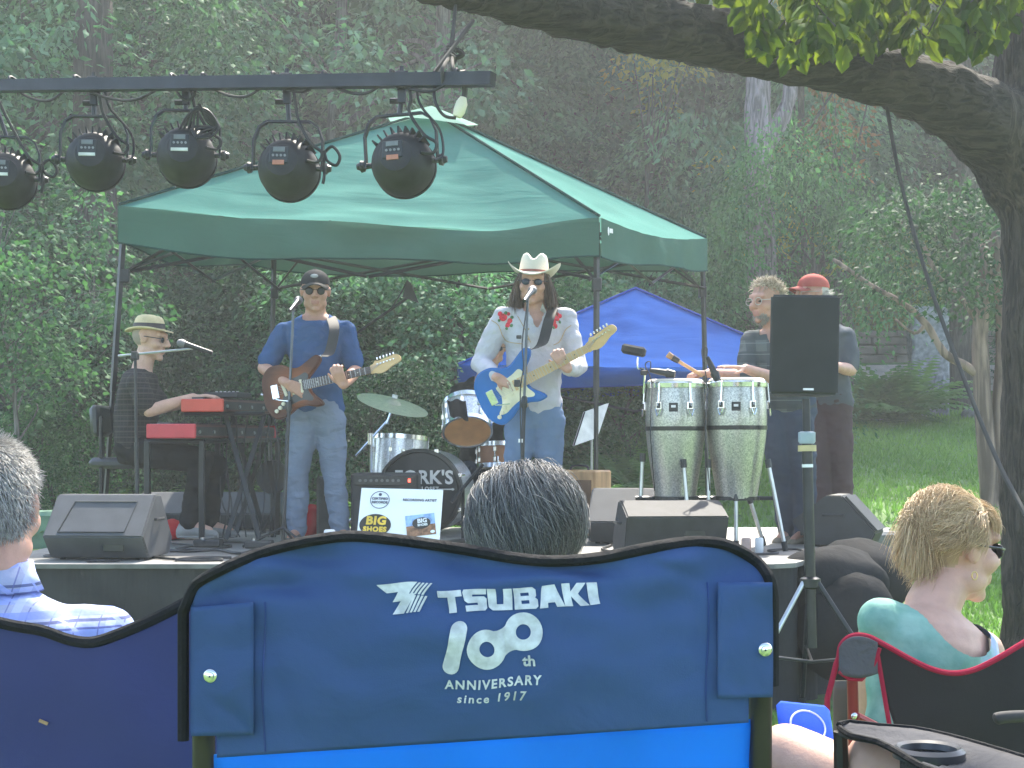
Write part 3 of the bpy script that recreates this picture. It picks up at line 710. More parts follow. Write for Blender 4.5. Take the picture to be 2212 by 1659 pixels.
link('leaf_spray', np_mesh('leaf_spray', A.reshape(-1, 3), F[ok], np.repeat(np.array(T), len(F) // len(B))[ok]), OAKLEAF, t)
HOLES = [(P(1980, 70, 7.3), 1.9), (P(1700, 60, 7.3), 1.4), (P(1235, 1235, 1.43), .55), (P(2030, 1120, 3.4), .75), (P(1137, 1050, 2.35), .6), (P(30, 1050, 2.6), .6), (P(1500, 1172, 1.45), .4), (P(1730, 640, 7.3), .5), (P(1160, 560, 8.8), .6), (P(310, 680, 9.3), .6), (P(1660, 600, 9.3), .5)]  # gaps shaped into the unseen crown so sun reaches these spots
cc = []
while len(cc) < 250:
    x, y, z = rg.uniform(-6, 7), rg.uniform(-4, 10.5), rg.uniform(4.4, 8.5)
    if z < CAMZ + .31 * y + .9: continue
    if noise.noise(Vector((x * .35, y * .35, z * .5))) < -.05: continue
    c_ = Vector((x, y, z)); pr_ = c_ - sdir * ((z - 3.1) / sdir.z)
    if pr_.y > 8.7 and -3.4 < pr_.x < 2.4: continue
    if any((c_ - q_).cross(sdir).length < r2 for q_, r2 in HOLES): continue
    cc.append((x, y, z))
link('crown', leaves_mesh('crown', *sprays(rg, np.array(cc), rg.uniform(.7, 1.2, len(cc)), 40, .4, .16, .4, .5)), OAKLEAF, t)
# ================================================================== CANOPIES
def lerp(a, b, t): return a + (b - a) * t
def text_mesh(s_, size, bold=0, shear=0, spacing=1, align='CENTER', ext=.0006):
    cu = bpy.data.curves.new('txt', 'FONT'); cu.body = s_; cu.size = size; cu.offset = bold; cu.shear = shear; cu.space_character = spacing
    cu.align_x = align; cu.align_y = 'CENTER'; cu.extrude = ext; cu.resolution_u = 3
    o = bpy.data.objects.new('txt', cu); col.objects.link(o); dg = bpy.context.evaluated_depsgraph_get(); dg.update()
    me = bpy.data.meshes.new_from_object(o.evaluated_get(dg), depsgraph=dg); bpy.data.objects.remove(o); return me
def text(name, s_, size, M4, mat, parent, **kw):
    me = text_mesh(s_, size, **kw); me.transform(M4); return link(name, me, mat, parent)
def basis(o, x, y):   # 4x4 with given x axis and y axis
    x = Vector(x).normalized(); z = x.cross(Vector(y)).normalized(); y = z.cross(x)
    return Matrix(((x.x, y.x, z.x, o[0]), (x.y, y.y, z.y, o[1]), (x.z, y.z, z.z, o[2]), (0, 0, 0, 1)))
def canopy(name, label, cs, peak, mat, vmat, trimmat, val, group, legs, sagf, scissors=True, seed=0):
    ce = sum(cs, Vector()) / 4
    t = thing(name, label, 'canopy tent', (ce.x, ce.y, 0), group)
    def eave(i, u):
        a, b = cs[i], cs[(i + 1) % 4]; p = lerp(a, b, u)
        return p - Vector((0, 0, sagf(i, u)))
    for i in range(4):
        def fn(u, v, i=i):
            p = lerp(eave(i, u), peak, v)
            env = math.sin(math.pi * min(1, v * 1.02)) ; k = 4 * u * (1 - u)
            p.z -= .10 * env * k * (1 - v)
            fall = k * (1 - v) ** .6
            p.z += fall * (.007 * math.sin(v * 42 + 5 * u + 3 * noise.noise(Vector((u * 3, v * 4, seed + i)))) * max(0, 1 - 1.7 * abs(u - .18)) + .03 * noise.noise(Vector((u * 5, v * 9, i + seed))))
            return p
        mb = MB(); mb.grid(fn, 48, 40); mb.build('roof_panel', mat, t, True)
        out = (lerp(cs[i], cs[(i + 1) % 4], .5) - ce); out.z = 0; out.normalize()
        mb = MB()
        def fv(u, v, i=i, out=out):
            p = eave(i, u); hh = val * (1 + .12 * math.sin(u * 7 + i)); p = p - Vector((0, 0, hh * v))
            k = math.sin(math.pi * u)
            return p + out * (.012 + .07 * noise.noise(Vector((u * 7, v * 1.2, i + seed))) * k + .02 * v * k * math.sin(u * 9 + i))
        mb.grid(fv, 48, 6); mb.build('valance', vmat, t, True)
        mb = MB(); mb.tube([fv(u / 40, 1.0) for u in range(41)], .006, 5); mb.build('hem', trimmat, t)
        mb = MB(); mb.tube([lerp(cs[i], peak, k / 10) + Vector((0, 0, .012)) for k in range(11)], .011, 6); mb.build('ridge_seam', trimmat, t)
    for i, ft in enumerate(legs):
        top = cs[i] - Vector((0, 0, .03)); top = lerp(top, Vector((ce.x, ce.y, top.z)), .015); mb = MB()
        d = (ft - top); mid = top + d * .55
        a = Matrix.Rotation(math.atan2(cs[1].y - cs[0].y, cs[1].x - cs[0].x), 3, 'Z')
        mb.tube([top, mid], .021, 4); mb.tube([mid, ft], .016, 4)
        mb.box(ft + Vector((0, 0, .01)), (.09, .09, .015)); mb.box(top - Vector((0, 0, .42)), (.06, .06, .09), a, .006)
        mb.build('leg', BLACKM, t)
    if scissors:
        for i in range(4):
            a, b = cs[i], cs[(i + 1) % 4]; inn = (ce - lerp(a, b, .5)); inn.z = 0; inn.normalize(); mb = MB()
            for k in range(2):
                p0, p1 = lerp(a, b, k / 2), lerp(a, b, (k + 1) / 2); off = inn * .04
                za, zb = Vector((0, 0, -.1)), Vector((0, 0, -.42))
                mb.tube([p0 + za + off, p1 + zb + off], .012, 4); mb.tube([p0 + zb + off * 1.7, p1 + za + off * 1.7], .012, 4)
            mb.build('scissor_truss', BLACKM, t)
        mb = MB()
        for c in cs: mb.tube([c - Vector((0, 0, .45)), lerp(c, peak, .55) - Vector((0, 0, .12)), peak - Vector((0, 0, .06))], .011, 4)
        mb.cyl(peak - Vector((0, 0, .5)), peak - Vector((0, 0, .03)), .02, n=8); mb.build('roof_strut', BLACKM, t)
    return t
GREENV = cloth('shaded_green_valance', (.07, .15, .118), .06, trans=.1, fold=.4, fscale=3, fmap=(.5, 1, 2.5), weave=90, rough=.95)  # darker than the roof canvas; the valance's shade is put into its colour
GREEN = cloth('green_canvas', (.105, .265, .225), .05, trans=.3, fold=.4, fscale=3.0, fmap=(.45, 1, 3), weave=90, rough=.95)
GTRIM = cloth('green_tape', (.012, .05, .045), .1)
BLUEC = cloth('blue_canvas', (.02, .085, .34), .06, trans=.3, fold=.5, fscale=3, fmap=(.6, 1, 2.5), weave=120, rough=.95)
BTRIM = cloth('blue_tape', (.02, .06, .3), .1)
cs = [P(258, 445, 9.6), P(1295, 470, 10.0), P(1525, 515, 12.4), P(588, 517, 12.3)]
peak = P(932, 243, 11.1)
legs = [P(222, 1160, 9.55), P(1287, 1157, 10.0), P(1531, 1118, 12.3), P(577, 1118, 12.3)]
legs = [Vector((l_.x, l_.y, ZS if l_.y < 11 else ground(l_.x, l_.y))) for l_ in legs]
sag = lambda i, u: (.1 * math.sin(math.pi * u) ** 1.2 + .05 * math.exp(-((u - .78) / .12) ** 2) - .03 * math.exp(-((u - .42) / .15) ** 2)) if i == 0 else .06 * math.sin(math.pi * u)
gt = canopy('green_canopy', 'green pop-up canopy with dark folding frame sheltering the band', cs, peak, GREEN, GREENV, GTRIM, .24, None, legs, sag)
mb = MB()
for i in range(4):
    d0 = (cs[i] - peak).normalized(); d1 = (cs[(i + 1) % 4] - peak).normalized()
    a, b = peak + d0 * .42 + Vector((0, 0, .07)), peak + d1 * .42 + Vector((0, 0, .07)); pk = peak + Vector((0, 0, .05))
    mb.add([pk, a, (a + b) / 2 + Vector((0, 0, .012)), b], [(0, 1, 2), (0, 2, 3)])
mb.build('peak_cap', cloth('pale_canvas', (.3, .5, .4), trans=.5), gt)
o_ = lerp(cs[1], cs[2], .04) + Vector((.035, -.02, -.09))
mb = MB(); mb.X = basis(o_, cs[2] - cs[1], (0, 0, 1)); mb.ell((-.03, 0, 0), (.016, .03, .002)); mb.box((.025, .005, 0), (.06, .03, .003)); mb.build('care_label', WHITE, gt)
bc = [P(990, 789, 13.6), P(1756, 789, 13.6), Vector((X(1756, 13.6), 16.8, 1.815)), Vector((X(990, 13.6), 16.8, 1.815))]
canopy('blue_canopy', 'bright blue pop-up canopy pitched low behind the congas', bc, P(1373, 624, 15.2), BLUEC, BLUEC, BTRIM, .17, None,
       [Vector((c.x, c.y, ground(c.x, c.y) - .02)) for c in bc], lambda i, u: .02 * math.sin(math.pi * u), seed=5)

# ================================================================== STAGE LIGHTS
def bar_pt(px): f = (px - 205) / (870 - 205); D = 6.85 + (6.15 - 6.85) * f; return P(px, 186 - 15 * (px / 1065), D)
t = thing('lighting_bar', 'long black square bar roped under the big limb carrying the stage lights', 'lighting bar', bar_pt(500))
mb = MB(); mb.tube([bar_pt(-420), bar_pt(1065)], .038, 4, up=Vector((0, 0, 1)))
MBr = mb; d = (bar_pt(1065) - bar_pt(-420)).normalized()
mb = MB(); a, b = frame(d); q = [(1, 1), (-1, 1), (-1, -1), (1, -1)]
mb.add([bar_pt(-420) + a * u * .027 + b * v * .027 for u, v in q] + [bar_pt(1065) + a * u * .027 + b * v * .027 for u, v in q],
       [(0, 1, 2, 3), (7, 6, 5, 4)] + [(i, (i + 1) % 4, 4 + (i + 1) % 4, 4 + i) for i in range(4)])
mb.build('bar', M('bar_paint', (.03, .031, .034), .3, metal=.5, var=.2), t)
mb = MB()
for (x0, x1) in ((-120, 25), (25, 165), (165, 372), (372, 440), (440, 590), (590, 700), (700, 845), (845, 985)):
    A, B = bar_pt(x0), bar_pt(x1); n_ = 10; lo = random.uniform(.05, .085)
    mb.tube(spline([A + Vector((0, -.03, .035)), A + Vector((.01, -.036, .0)), lerp(A, B, .3) + Vector((0, -.04, -lo * .8)), lerp(A, B, .65) + Vector((0, -.04, -lo)), B + Vector((-.01, -.036, 0)), B + Vector((0, -.03, .036)), B + Vector((0.012, .02, .036))], 6), .0065, 6)
mb.build('cable', CABLE, t, True)
for px in (968, -300):
    mb = MB()
    A = bar_pt(px); top = P(985 if px > 0 else -280, 5 if px > 0 else -330, 6.62 if px > 0 else 5.95)
    for off in (-.02, .02):
        mb.tube(spline([A + Vector((off, -.03, -.03)), A + Vector((off, -.033, .04)), lerp(A, top, .3) + Vector((off * .3, 0, 0)), lerp(A, top, .7), top], 6), .008, 6)
    for k in range(4): mb.lathe(lerp(A, top, .28 + k * .035), (.3, .2, 1), [(-.008, .018), (0, .024), (.008, .018)], 10)
    if px < 0: mb.build('rope', M('dark_rope', (.05, .045, .04), .9), t, True); continue
    mbk = mb
mb = mbk
if True:
    A = bar_pt(938); mb.tube([A + Vector((0, 0, .03)), P(1022, 45, 6.4)], .009, 6); mb.tube(spline([P(975, 128, 6.3), P(1000, 118, 6.3), P(985, 108, 6.3), P(962, 120, 6.3), P(985, 135, 6.3)], 5), .011, 6)
mb.build('rope', M('dark_rope', (.05, .045, .04), .9), t, True)
t = thing('power_connector', 'pale cable connector dangling from the right end of the light bar', 'connector', P(992, 230, 6.0))
mb = MB(); mb.tube(spline([bar_pt(1000) + Vector((0, -.03, .03)), P(1004, 195, 6.02), P(1001, 215, 6.02)], 5), .012, 8); mb.build('cable', CABLE, t, True)
MB().tube([P(1001, 210, 6.02), P(998, 222, 6.02), P(992, 240, 6.02), P(987, 252, 6.02)], [.013, .024, .025, .018], 10).build('connector_body', OFFWHITE, t, True)
mb = MB(); mb.tube(spline([P(985, 255, 6.02), P(960, 250, 6.02), P(942, 225, 6.02), P(938, 195, 6.05), P(945, 170, 6.08)], 6), .007, 6); mb.build('lead', CABLE, t, True)
PARB = M('light_housing', (.012, .012, .013), .6, var=.35, scale=20, bump=.06, bscale=300)
LCDM = M('grey_display', (.16, .17, .17), .3); LABELW = M('paper_label', (.62, .62, .58), .7); LABELR = M('orange_label', (.5, .2, .13), .7)
def par_can(label, px, py, D, yaw, stripe, roll, coil):
    hang = bar_pt(px); c = P(px, py, D); c.y = hang.y
    t = thing('stage_light', label, 'stage light', c, 'stage lights on the bar')
    Rm = Matrix.Rotation(yaw, 4, 'Z') @ Matrix.Rotation(roll, 4, 'Y')
    Tm = Matrix.Translation(c) @ Rm; Bm = Tm @ Matrix.Rotation(R(-9), 4, 'X')
    mb = MB(); mb.X = Bm
    mb.lathe((0, 0, 0), (0, 1, 0), [(-.105, .001), (-.105, .05), (-.1, .068), (-.096, .07), (-.09, .08), (-.075, .098), (-.04, .119), (-.012, .127), (0, .129), (.03, .13), (.06, .128), (.06, .132), (.075, .132), (.075, .12), (.06, .118), (.055, .001)], 36)
    bd = mb.build('housing', PARB, t, True)
    mb = MB(); mb.X = Bm
    for k in range(9):
        an = R(90 + (k - 4) * 13); mb.box((math.cos(an) * .125, -.01, math.sin(an) * .125), (.007, .1, .03), Matrix.Rotation(-an + R(90), 3, 'Y'))
    mb.build('cooling_fin', PARB, bd)
    mb = MB(); mb.X = Bm; mb.box((-.012, -.104, .022), (.085, .012, .075), bevel=.004); pn = mb.build('control_panel', BLACK, t)
    mb = MB(); mb.X = Bm; mb.box((-.012, -.112, .044), (.05, .006, .02)); mb.build('display', LCDM, pn)
    mb = MB(); mb.X = Bm
    for k in range(4): mb.cyl((-.036 + k * .017, -.109, .018), (-.036 + k * .017, -.114, .018), .0055, n=8)
    mb.build('button', M('button_grey', (.25, .25, .25), .5), pn)
    mb = MB(); mb.X = Bm; mb.box((-.012, -.107, -.012), (.074 if stripe == 'w' else .05, .008, .014 if stripe == 'w' else .02)); mb.build('sticker', LABELW if stripe == 'w' else LABELR, t)
    # yoke
    hz_ = (hang - c).length - .05; yt = min(hz_ - .06, .2)
    pts = [(-.152, 0, -.01), (-.152, 0, yt * .6), (-.13, 0, yt * .88), (-.095, 0, yt), (.095, 0, yt), (.13, 0, yt * .88), (.152, 0, yt * .6), (.152, 0, -.01)]
    mb = MB(); mb.X = Tm
    for i in range(7):
        a, b = Vector(pts[i]), Vector(pts[i + 1]); dd = (b - a).normalized(); nrm = Vector((dd.z, 0, -dd.x)) * .004
        mb.add([a + Vector((0, s_ * .016, 0)) + nrm * q for s_ in (-1, 1) for q in (-1, 1)] + [b + Vector((0, s_ * .016, 0)) + nrm * q for s_ in (-1, 1) for q in (-1, 1)], [(0, 1, 3, 2), (4, 6, 7, 5), (0, 4, 5, 1), (2, 3, 7, 6), (0, 2, 6, 4), (1, 5, 7, 3)])
    mb.build('yoke', BLACKM, t)
    for sx in (-1, 1):
        mb = MB(); mb.X = Tm; mb.lathe((sx * .158, 0, 0), (sx, 0, 0), [(-.03, .012), (0, .012), (0, .022), (.016, .026), (.02, .018), (.034, .012), (.034, .001)], 10); mb.build('knob', BLACK, t)
    mb = MB(); mb.box(hang + Vector((0, -.002, -.002)), (.05, .066, .072), bevel=.006); mb.box(hang + Vector((0, 0, -.062)), (.034, .03, .07), bevel=.004)
    tpv = Tm @ Vector((0, 0, yt)); mb.tube([hang + Vector((0, 0, -.06)), tpv], .011, 8); mb.cyl(hang + Vector((.0, 0, .03)), hang + Vector((0, 0, .058)), .009, n=6)
    mb.cyl(hang + Vector((-.05, 0, -.085)), hang + Vector((-.01, 0, -.085)), .012, n=8); mb.build('clamp', BLACKM, t)
    mb = MB()
    g = lambda x, y, z: Tm @ Vector((x, y, z))
    mb.tube(spline([hang + Vector((.02, -.035, .03)), hang + Vector((.04, -.04, -.08)), g(.05, -.03, yt), g(.11, -.05, yt * .5), g(.16, -.05, .06), g(.145, -.05, .02), g(.1, -.08, .02)], 6), .0075, 6)
    if coil == 1: mb.tube(spline([g(.16, -.02, .06), g(.2, -.03, .09), g(.235, -.03, .05), g(.22, -.03, .01), g(.18, -.03, .03), g(.165, -.03, .07), g(.17, -.03, -.03), g(.165, -.03, -.07)], 6), .007, 6)
    elif coil == 2:
        for k in range(5): mb.tube(spline([g(-.02 + k * .02, -.06, .1), g(.03 + k * .01, -.08, .17 + .01 * k), g(.1, -.07, .19 - .012 * k), g(.15 - k * .006, -.05, .12), g(.12 - k * .02, -.07, .07 + .01 * k), g(.06, -.09, .06)], 6), .006, 6)
    else: mb.tube(spline([hang + Vector((.06, -.03, .03)), hang + Vector((.075, -.03, -.1)), g(.17, -.02, .12), g(.18, -.02, .02), g(.15, -.05, -.01)], 6), .006, 6)
    mb.build('cable', CABLE, t, True)
    return t
par_can('black stage light cut off by the left edge of the photo', -14, 372, 6.9, R(8), 'w', 0, 1)
par_can('black stage light second from left with a plain white label strip', 203, 345, 6.85, R(5), 'w', 0, 0)
par_can('black stage light with a tangled bundle of cable piled on top', 402, 336, 6.65, R(4), 'w', 0, 2)
par_can('black stage light hanging lowest left of the canopy peak with looped cable at its right', 620, 362, 6.4, R(-6), 'o', R(2), 1)
par_can('black stage light nearest the bar end in front of the canopy peak', 868, 352, 6.15, R(-10), 'o', R(-3), 0)
mb = MB(); mb.tube(spline([P(1914, 222, 7.9), P(1945, 390, 7.7), P(2000, 590, 7.4), P(2075, 800, 7.0), P(2150, 985, 6.6), P(2215, 1112, 6.3), P(2420, 1500, 5.6)], 6), .0105, 7)
tag(mb.build('guy_rope', M('guy_rope', (.05, .045, .042), .9), smooth=True), 'dark slack rope slanting down from the limb to the right frame edge', 'rope')
mb = MB(); mb.tube(spline([P(1853, 90, 7.62), P(1848, 130, 7.6), P(1843, 190, 7.62)], 5), .0025, 5)

# ================================================================== STAGE GEAR
def wedge(label, x, y, wdt, dep, h, yaw, face, panel=False, mid=.38, group='floor monitors', z=ZS):
    t = thing('floor_monitor', label, 'floor monitor', (x, y, z), group)
    Tm = Matrix.Translation((x, y, z)) @ Matrix.Rotation(yaw, 4, 'Z')
    pr = [(-dep * .28, 0.012), (-dep * .5, h * mid), (-dep * .08, h), (dep * .1, h), (dep * .5, h * .3), (dep * .42, 0.012)]
    def prism(mb, prof, x0, x1):
        n_ = len(prof); mb.X = Tm
        mb.add([(x0, p[0], p[1]) for p in prof] + [(x1, p[0], p[1]) for p in prof], [tuple(range(n_))[::-1], tuple(range(n_, 2 * n_))] + [(i, (i + 1) % n_, n_ + (i + 1) % n_, n_ + i) for i in range(n_)])
    mb = MB(); prism(mb, pr, -wdt / 2, wdt / 2); me = mb.mesh('cabinet')
    bm = bmesh.new(); bm.from_mesh(me); bmesh.ops.bevel(bm, geom=bm.edges[:], offset=.008, segments=2, affect='EDGES'); bm.to_mesh(me); bm.free()
    link('cabinet', me, face, t)
    a, b = Vector((0, pr[1][0], pr[1][1])), Vector((0, pr[2][0], pr[2][1])); nrm = Vector((0, -(b - a).z, (b - a).y)).normalized()
    if panel:
        mb = MB(); mb.X = Tm; q = []
        for (u, v) in ((-.36, .1), (.3, .1), (.34, .82), (-.29, .82)): q.append(lerp(a, b, v) + Vector((u * wdt, 0, 0)))
        for i in range(4):
            mb.tube([q[i] + nrm * .002, q[(i + 1) % 4] + nrm * .002], .004, 5)
        mb.build('panel_seam', BLACK, t)
    n2 = Vector((0, -(a.z - .012), -(pr[0][0] - pr[1][0]))).normalized()
    mb = MB(); mb.X = Tm; c = lerp(Vector((wdt * .18, pr[0][0], .012)), Vector((wdt * .18, a.y, a.z)), .55); mb.box(c + n2 * .004, (.11, .012, .05), bevel=.003); mb.build('jack_plate', BLACKM, t)
    mb = MB(); mb.X = Tm
    n_ = 4; pr2 = [(dep * .13, h * .96), (dep * .49, h * .33), (dep * .52, h * .34), (dep * .15, h * .99)]
    prism(mb, pr2, -wdt * .46, wdt * .46); mb.build('grille', BLACK, t)
    for sx in (-1, 1):
        mb = MB(); mb.X = Tm; mb.tube(spline([(sx * (wdt / 2), -.06, h * .62), (sx * (wdt / 2 + .018), -.05, h * .62), (sx * (wdt / 2 + .018), .05, h * .62), (sx * (wdt / 2), .06, h * .62)], 3), .008, 6); mb.build('handle', BLACK, t)
        mb = MB(); mb.X = Tm
        for yy in (-dep * .2, dep * .32): mb.cyl((sx * wdt * .4, yy, 0), (sx * wdt * .4, yy, .014), .016, n=8)
        mb.build('foot', RUBBER, t)
    return t
GREYTOP = M('grey_carpet_paint', (.06, .064, .072), .7, var=.12, bump=.1, bscale=300)
wedge('large wedge monitor at the left stage front with a pale recessed panel on its slope', X(228, 7.98), 8.05, .54, .52, .345, R(-4), GREYTOP, True)
wedge('dark wedge monitor in front of the congas at the right stage front', X(1450, 8.0), 8.1, .55, .46, .31, R(6), DARKGREY, mid=.75)
wedge('light-topped wedge monitor left of the congas with a black undercut', X(1362, 9.2), 9.3, .46, .56, .34, R(-10), GREYTOP, mid=.42)
wedge('black wedge monitor turned sideways at the right end of the stage', X(1815, 9.0), 9.05, .36, .5, .31, R(-112), BLACK, mid=.5)
wedge('low grey-topped monitor on the back edge behind the keyboard player legs', X(385, 10.6), 10.7, .55, .42, .27, R(3), GREYTOP, mid=.45)
wedge('low grey-topped monitor on the back edge under the keyboard stand', X(560, 10.6), 10.7, .58, .42, .27, R(-3), GREYTOP, mid=.45)

# --- congas
def sparkle(name, c, c2, rough=.33, sc_=160):
    m, t, n, l, b = base(name); tc = n.new('ShaderNodeTexCoord'); v = n.new('ShaderNodeTexVoronoi'); v.inputs['Scale'].default_value = sc_; l.new(tc.outputs['Object'], v.inputs['Vector'])
    mx = n.new('ShaderNodeMixRGB'); mx.inputs[1].default_value = (*c, 1); mx.inputs[2].default_value = (*c2, 1); l.new(v.outputs['Color'], mx.inputs[0]); l.new(mx.outputs[0], b.inputs['Base Color'])
    b.inputs['Metallic'].default_value = .85; b.inputs['Roughness'].default_value = rough
    bp = n.new('ShaderNodeBump'); bp.inputs['Strength'].default_value = .35; bp.inputs['Distance'].default_value = .003; l.new(v.outputs['Color'], bp.inputs['Height']); l.new(bp.outputs[0], b.inputs['Normal']); return m
SPARK = sparkle('silver_sparkle', (.26, .26, .25), (.66, .64, .6)); SPARKD = sparkle('drum_sparkle', (.45, .46, .48), (.85, .86, .88), .3)
HEADW = M('drum_skin', (.62, .58, .5), .6, var=.08)
def conga(label, x, y, ztop, H=.68):
    t = thing('conga', label, 'conga drum', (x, y, ztop - H), 'pair of congas'); b = Vector((x, y, ztop - H))
    prof = [(0, .001), (0, .12), (.08, .13), (.2, .15), (.34, .168), (.44, .175), (.52, .175), (.6, .17), (H, .162), (H, .001)]
    pr = []
    for i in range(1, len(prof) - 1):
        pr.append(prof[i])
    sp = [Vector((p[0], p[1], 0)) for p in pr]; sp = spline(sp, 4); MB().lathe(b, (0, 0, 1), [(0, .001)] + [(p.x, p.y) for p in sp] + [(H, .001)], 40).build('shell', SPARK, t, True)
    MB().lathe(b, (0, 0, 1), [(H - .01, .165), (H + .012, .165), (H + .022, .15), (H + .026, .001)], 36).build('drum_head', HEADW, t, True)
    mb = MB(); mb.lathe(b, (0, 0, 1), [(H - .03, .168), (H - .03, .176), (H - .004, .178), (H + .004, .172), (H - .004, .167)], 36); mb.build('rim', CHROME, t, True)
    MB().lathe(b, (0, 0, 1), [(.40, .174), (.40, .1772), (.425, .1778), (.425, .1755)], 36).build('band', BLACKM, t, True)
    for k in range(6):
        an = R(-90 + 60 * k + 22); d = Vector((math.cos(an), math.sin(an), 0)); s_ = Vector((-d.y, d.x, 0)); c = b + d * .1785 + Vector((0, 0, .545))
        Rm = Matrix((s_, d, Vector((0, 0, 1)))).transposed(); mb = MB()
        mb.box(c, (.042, .012, .05), Rm, .004); mb.tube(spline([c + s_ * .018 + d * .012 - Vector((0, 0, .02)), c + d * .016 - Vector((0, 0, .06)), c - s_ * .018 + d * .012 - Vector((0, 0, .02))], 5), .005, 6)
        lg = mb.build('lug', CHROME, t)
        MB().box(c + d * .008, (.02, .012, .03), Rm, .003).build('lug_block', BLACK, lg)
        mb = MB(); mb.cyl(c + d * .01, b + d * .178 + Vector((0, 0, H - .005)), .005, n=6); mb.build('tension_rod', CHROME, lg)
    an = R(-100); d = Vector((math.cos(an), math.sin(an), 0)); s_ = Vector((-d.y, d.x, 0)); Rm = Matrix((s_, d, Vector((0, 0, 1)))).transposed()
    MB().box(b + d * .1735 + Vector((0, 0, .535)), (.052, .006, .052), Rm, .002).build('badge', BLACKM, t)
    MB().box(b + d * .177 + Vector((0, 0, .54)), (.026, .004, .014), Rm).build('badge_plate', STEEL, t)
    return t
yc = 8.75; zt = 1.1 + (958 - 826) / S(8.75)
CXS = (X(1459, yc), X(1590, yc))
conga('silver sparkle conga on the left beside the music stand gap', CXS[0], yc, zt - .005)
conga('silver sparkle conga on the right in front of the bearded percussionist', CXS[1], yc - .03, zt)
t = thing('conga_stand', 'chrome double stand with black rings holding the two congas', 'drum stand', ((CXS[0] + CXS[1]) / 2, yc, ZS))
mb = MB(); zr = zt - .7
for x in CXS: mb.lathe((x, yc - .01, zr + .02), (0, 0, 1), [(-.01, .124), (-.01, .14), (.012, .14), (.012, .124), (-.01, .124)], 28)
mb.tube([(CXS[0] - .24, yc - .05, zr + .02), (CXS[1] + .22, yc - .05, zr + .02)], .012, 8); mb.build('ring', BLACKM, t)
for (px, top, pb, dy) in ((1388, 990, 1380, -.02), (1477, 1003, 1492, -.2), (1530, 1003, 1532, -.12), (1660, 1003, 1697, -.2), (1590, 1075, 1590, -.15), (1500, 1080, 1440, .25), (1620, 1080, 1650, .25)):
    a = P(px, top, yc + dy * .9); b_ = P(pb, 1190, yc + dy); b_.z = ZS + .008; mb = MB(); mb.cyl(a, b_, .012, n=10); lg = mb.build('leg', STEEL, t, True)
    MB().cyl(a + (a - b_).normalized() * .03, a - (a - b_).normalized() * .02, .018, n=10).build('clamp', BLACK, lg)
    MB().cyl(b_ + (a - b_).normalized() * .05, b_ - Vector((0, 0, .006)), .017, n=10).build('foot', RUBBER, lg)
# percussion block and clip microphones
t = thing('cowbell', 'black cowbell-like block on a bent rod above the left conga', 'percussion block', P(1385, 790, 8.7))
Rm = Matrix.Rotation(R(12), 3, 'Y') @ Matrix.Rotation(R(-15), 3, 'Z'); MB().box(P(1369, 757, 8.7), (.14, .07, .055), Rm, .012).build('block', RUBBER, t)
mb = MB(); mb.tube(spline([P(1378, 772, 8.7), P(1378, 795, 8.7), P(1392, 800, 8.7), P(1390, 850, 8.72)], 5), .006, 6); mb.build('rod', CHROME, t, True)
MB().box(P(1391, 805, 8.7), (.04, .04, .03), None, .005).build('clamp', BLACK, t)
def clip_mic(label, a, b_, px, D):
    t = thing('clip_microphone', label, 'microphone', b_)
    d = (a - b_).normalized(); mb = MB(); mb.lathe(b_, d, [(-.05, .001), (-.05, .02), (-.01, .026), (.0, .026), (.0, .02), (.05, .018), (.1, .012), (.1, .001)], 14); mb.build('capsule', BLACK, t, True)
    mb = MB(); mb.tube(spline([a, a + Vector((0, 0, .05)), a + Vector((-.03, 0, .03)), P(px, 830, D), P(px - 3, 930, D - .2), P(px + 6, 1060, D - .15)], 6), .0035, 5); mb.build('cable', CABLE, t, True)
clip_mic('black clip microphone lying across the left conga head', P(1405, 800, 8.68), P(1440, 806, 8.65), 1408, 8.6)
clip_mic('black clip microphone between the two conga heads', P(1527, 770, 8.6), P(1543, 805, 8.58), 1527, 8.5)

# --- loudspeaker and its tripod
t = thing('loudspeaker', 'black loudspeaker box on a pole in front of the man in the red cap', 'loudspeaker', P(1730, 858, 7.2))
c = P(1731, 749, 7.35); Rm = Matrix.Rotation(R(-5), 4, 'Z') @ Matrix.Rotation(R(1.2), 4, 'Y'); Tm = Matrix.Translation(c) @ Rm
w_, h_, d_ = .335, .485, .3
me = MB().prism([(-w_ / 2, -d_ / 2), (w_ / 2, -d_ / 2), (w_ * .33, d_ / 2), (-w_ * .33, d_ / 2)], Tm, -h_ / 2, h_ / 2).mesh('cab')
bm = bmesh.new(); bm.from_mesh(me); bmesh.ops.bevel(bm, geom=bm.edges[:], offset=.012, segments=3, affect='EDGES'); bm.to_mesh(me); bm.free(); link('cabinet', me, BLACK, t)
mb = MB(); mb.X = Tm; mb.grid(lambda u, v: Vector(((u - .5) * w_ * .93, -d_ / 2 - .006 - .012 * (1 - (2 * u - 1) ** 4) , (v - .5) * h_ * .94)), 24, 4)
mb.build('grille', M('speaker_grille', (.02, .02, .022), .55, bump=.6, bscale=900), t, True)
mb = MB(); mb.X = Tm; mb.box((.02, -d_ / 2 - .02, -h_ * .445), (.05, .005, .01)); mb.build('badge', STEEL, t)
t = thing('speaker_stand', 'tripod pole stand with pale adjusting collar under the loudspeaker', 'speaker stand', P(1752, 1500, 7.3))
pb = Vector((X(1757, 7.3), 7.3, -.25)); pt = P(1741, 862, 7.35); f = lambda py: lerp(pt, pb, (pt.z - (1.1 + (958 - py) / S(7.3))) / (pt.z - pb.z))
MB().cyl(pt, f(950), .019, n=14).build('inner_pole', BLACKM, t, True); MB().cyl(f(935), f(1400), .026, n=14).build('outer_pole', BLACKM, t, True)
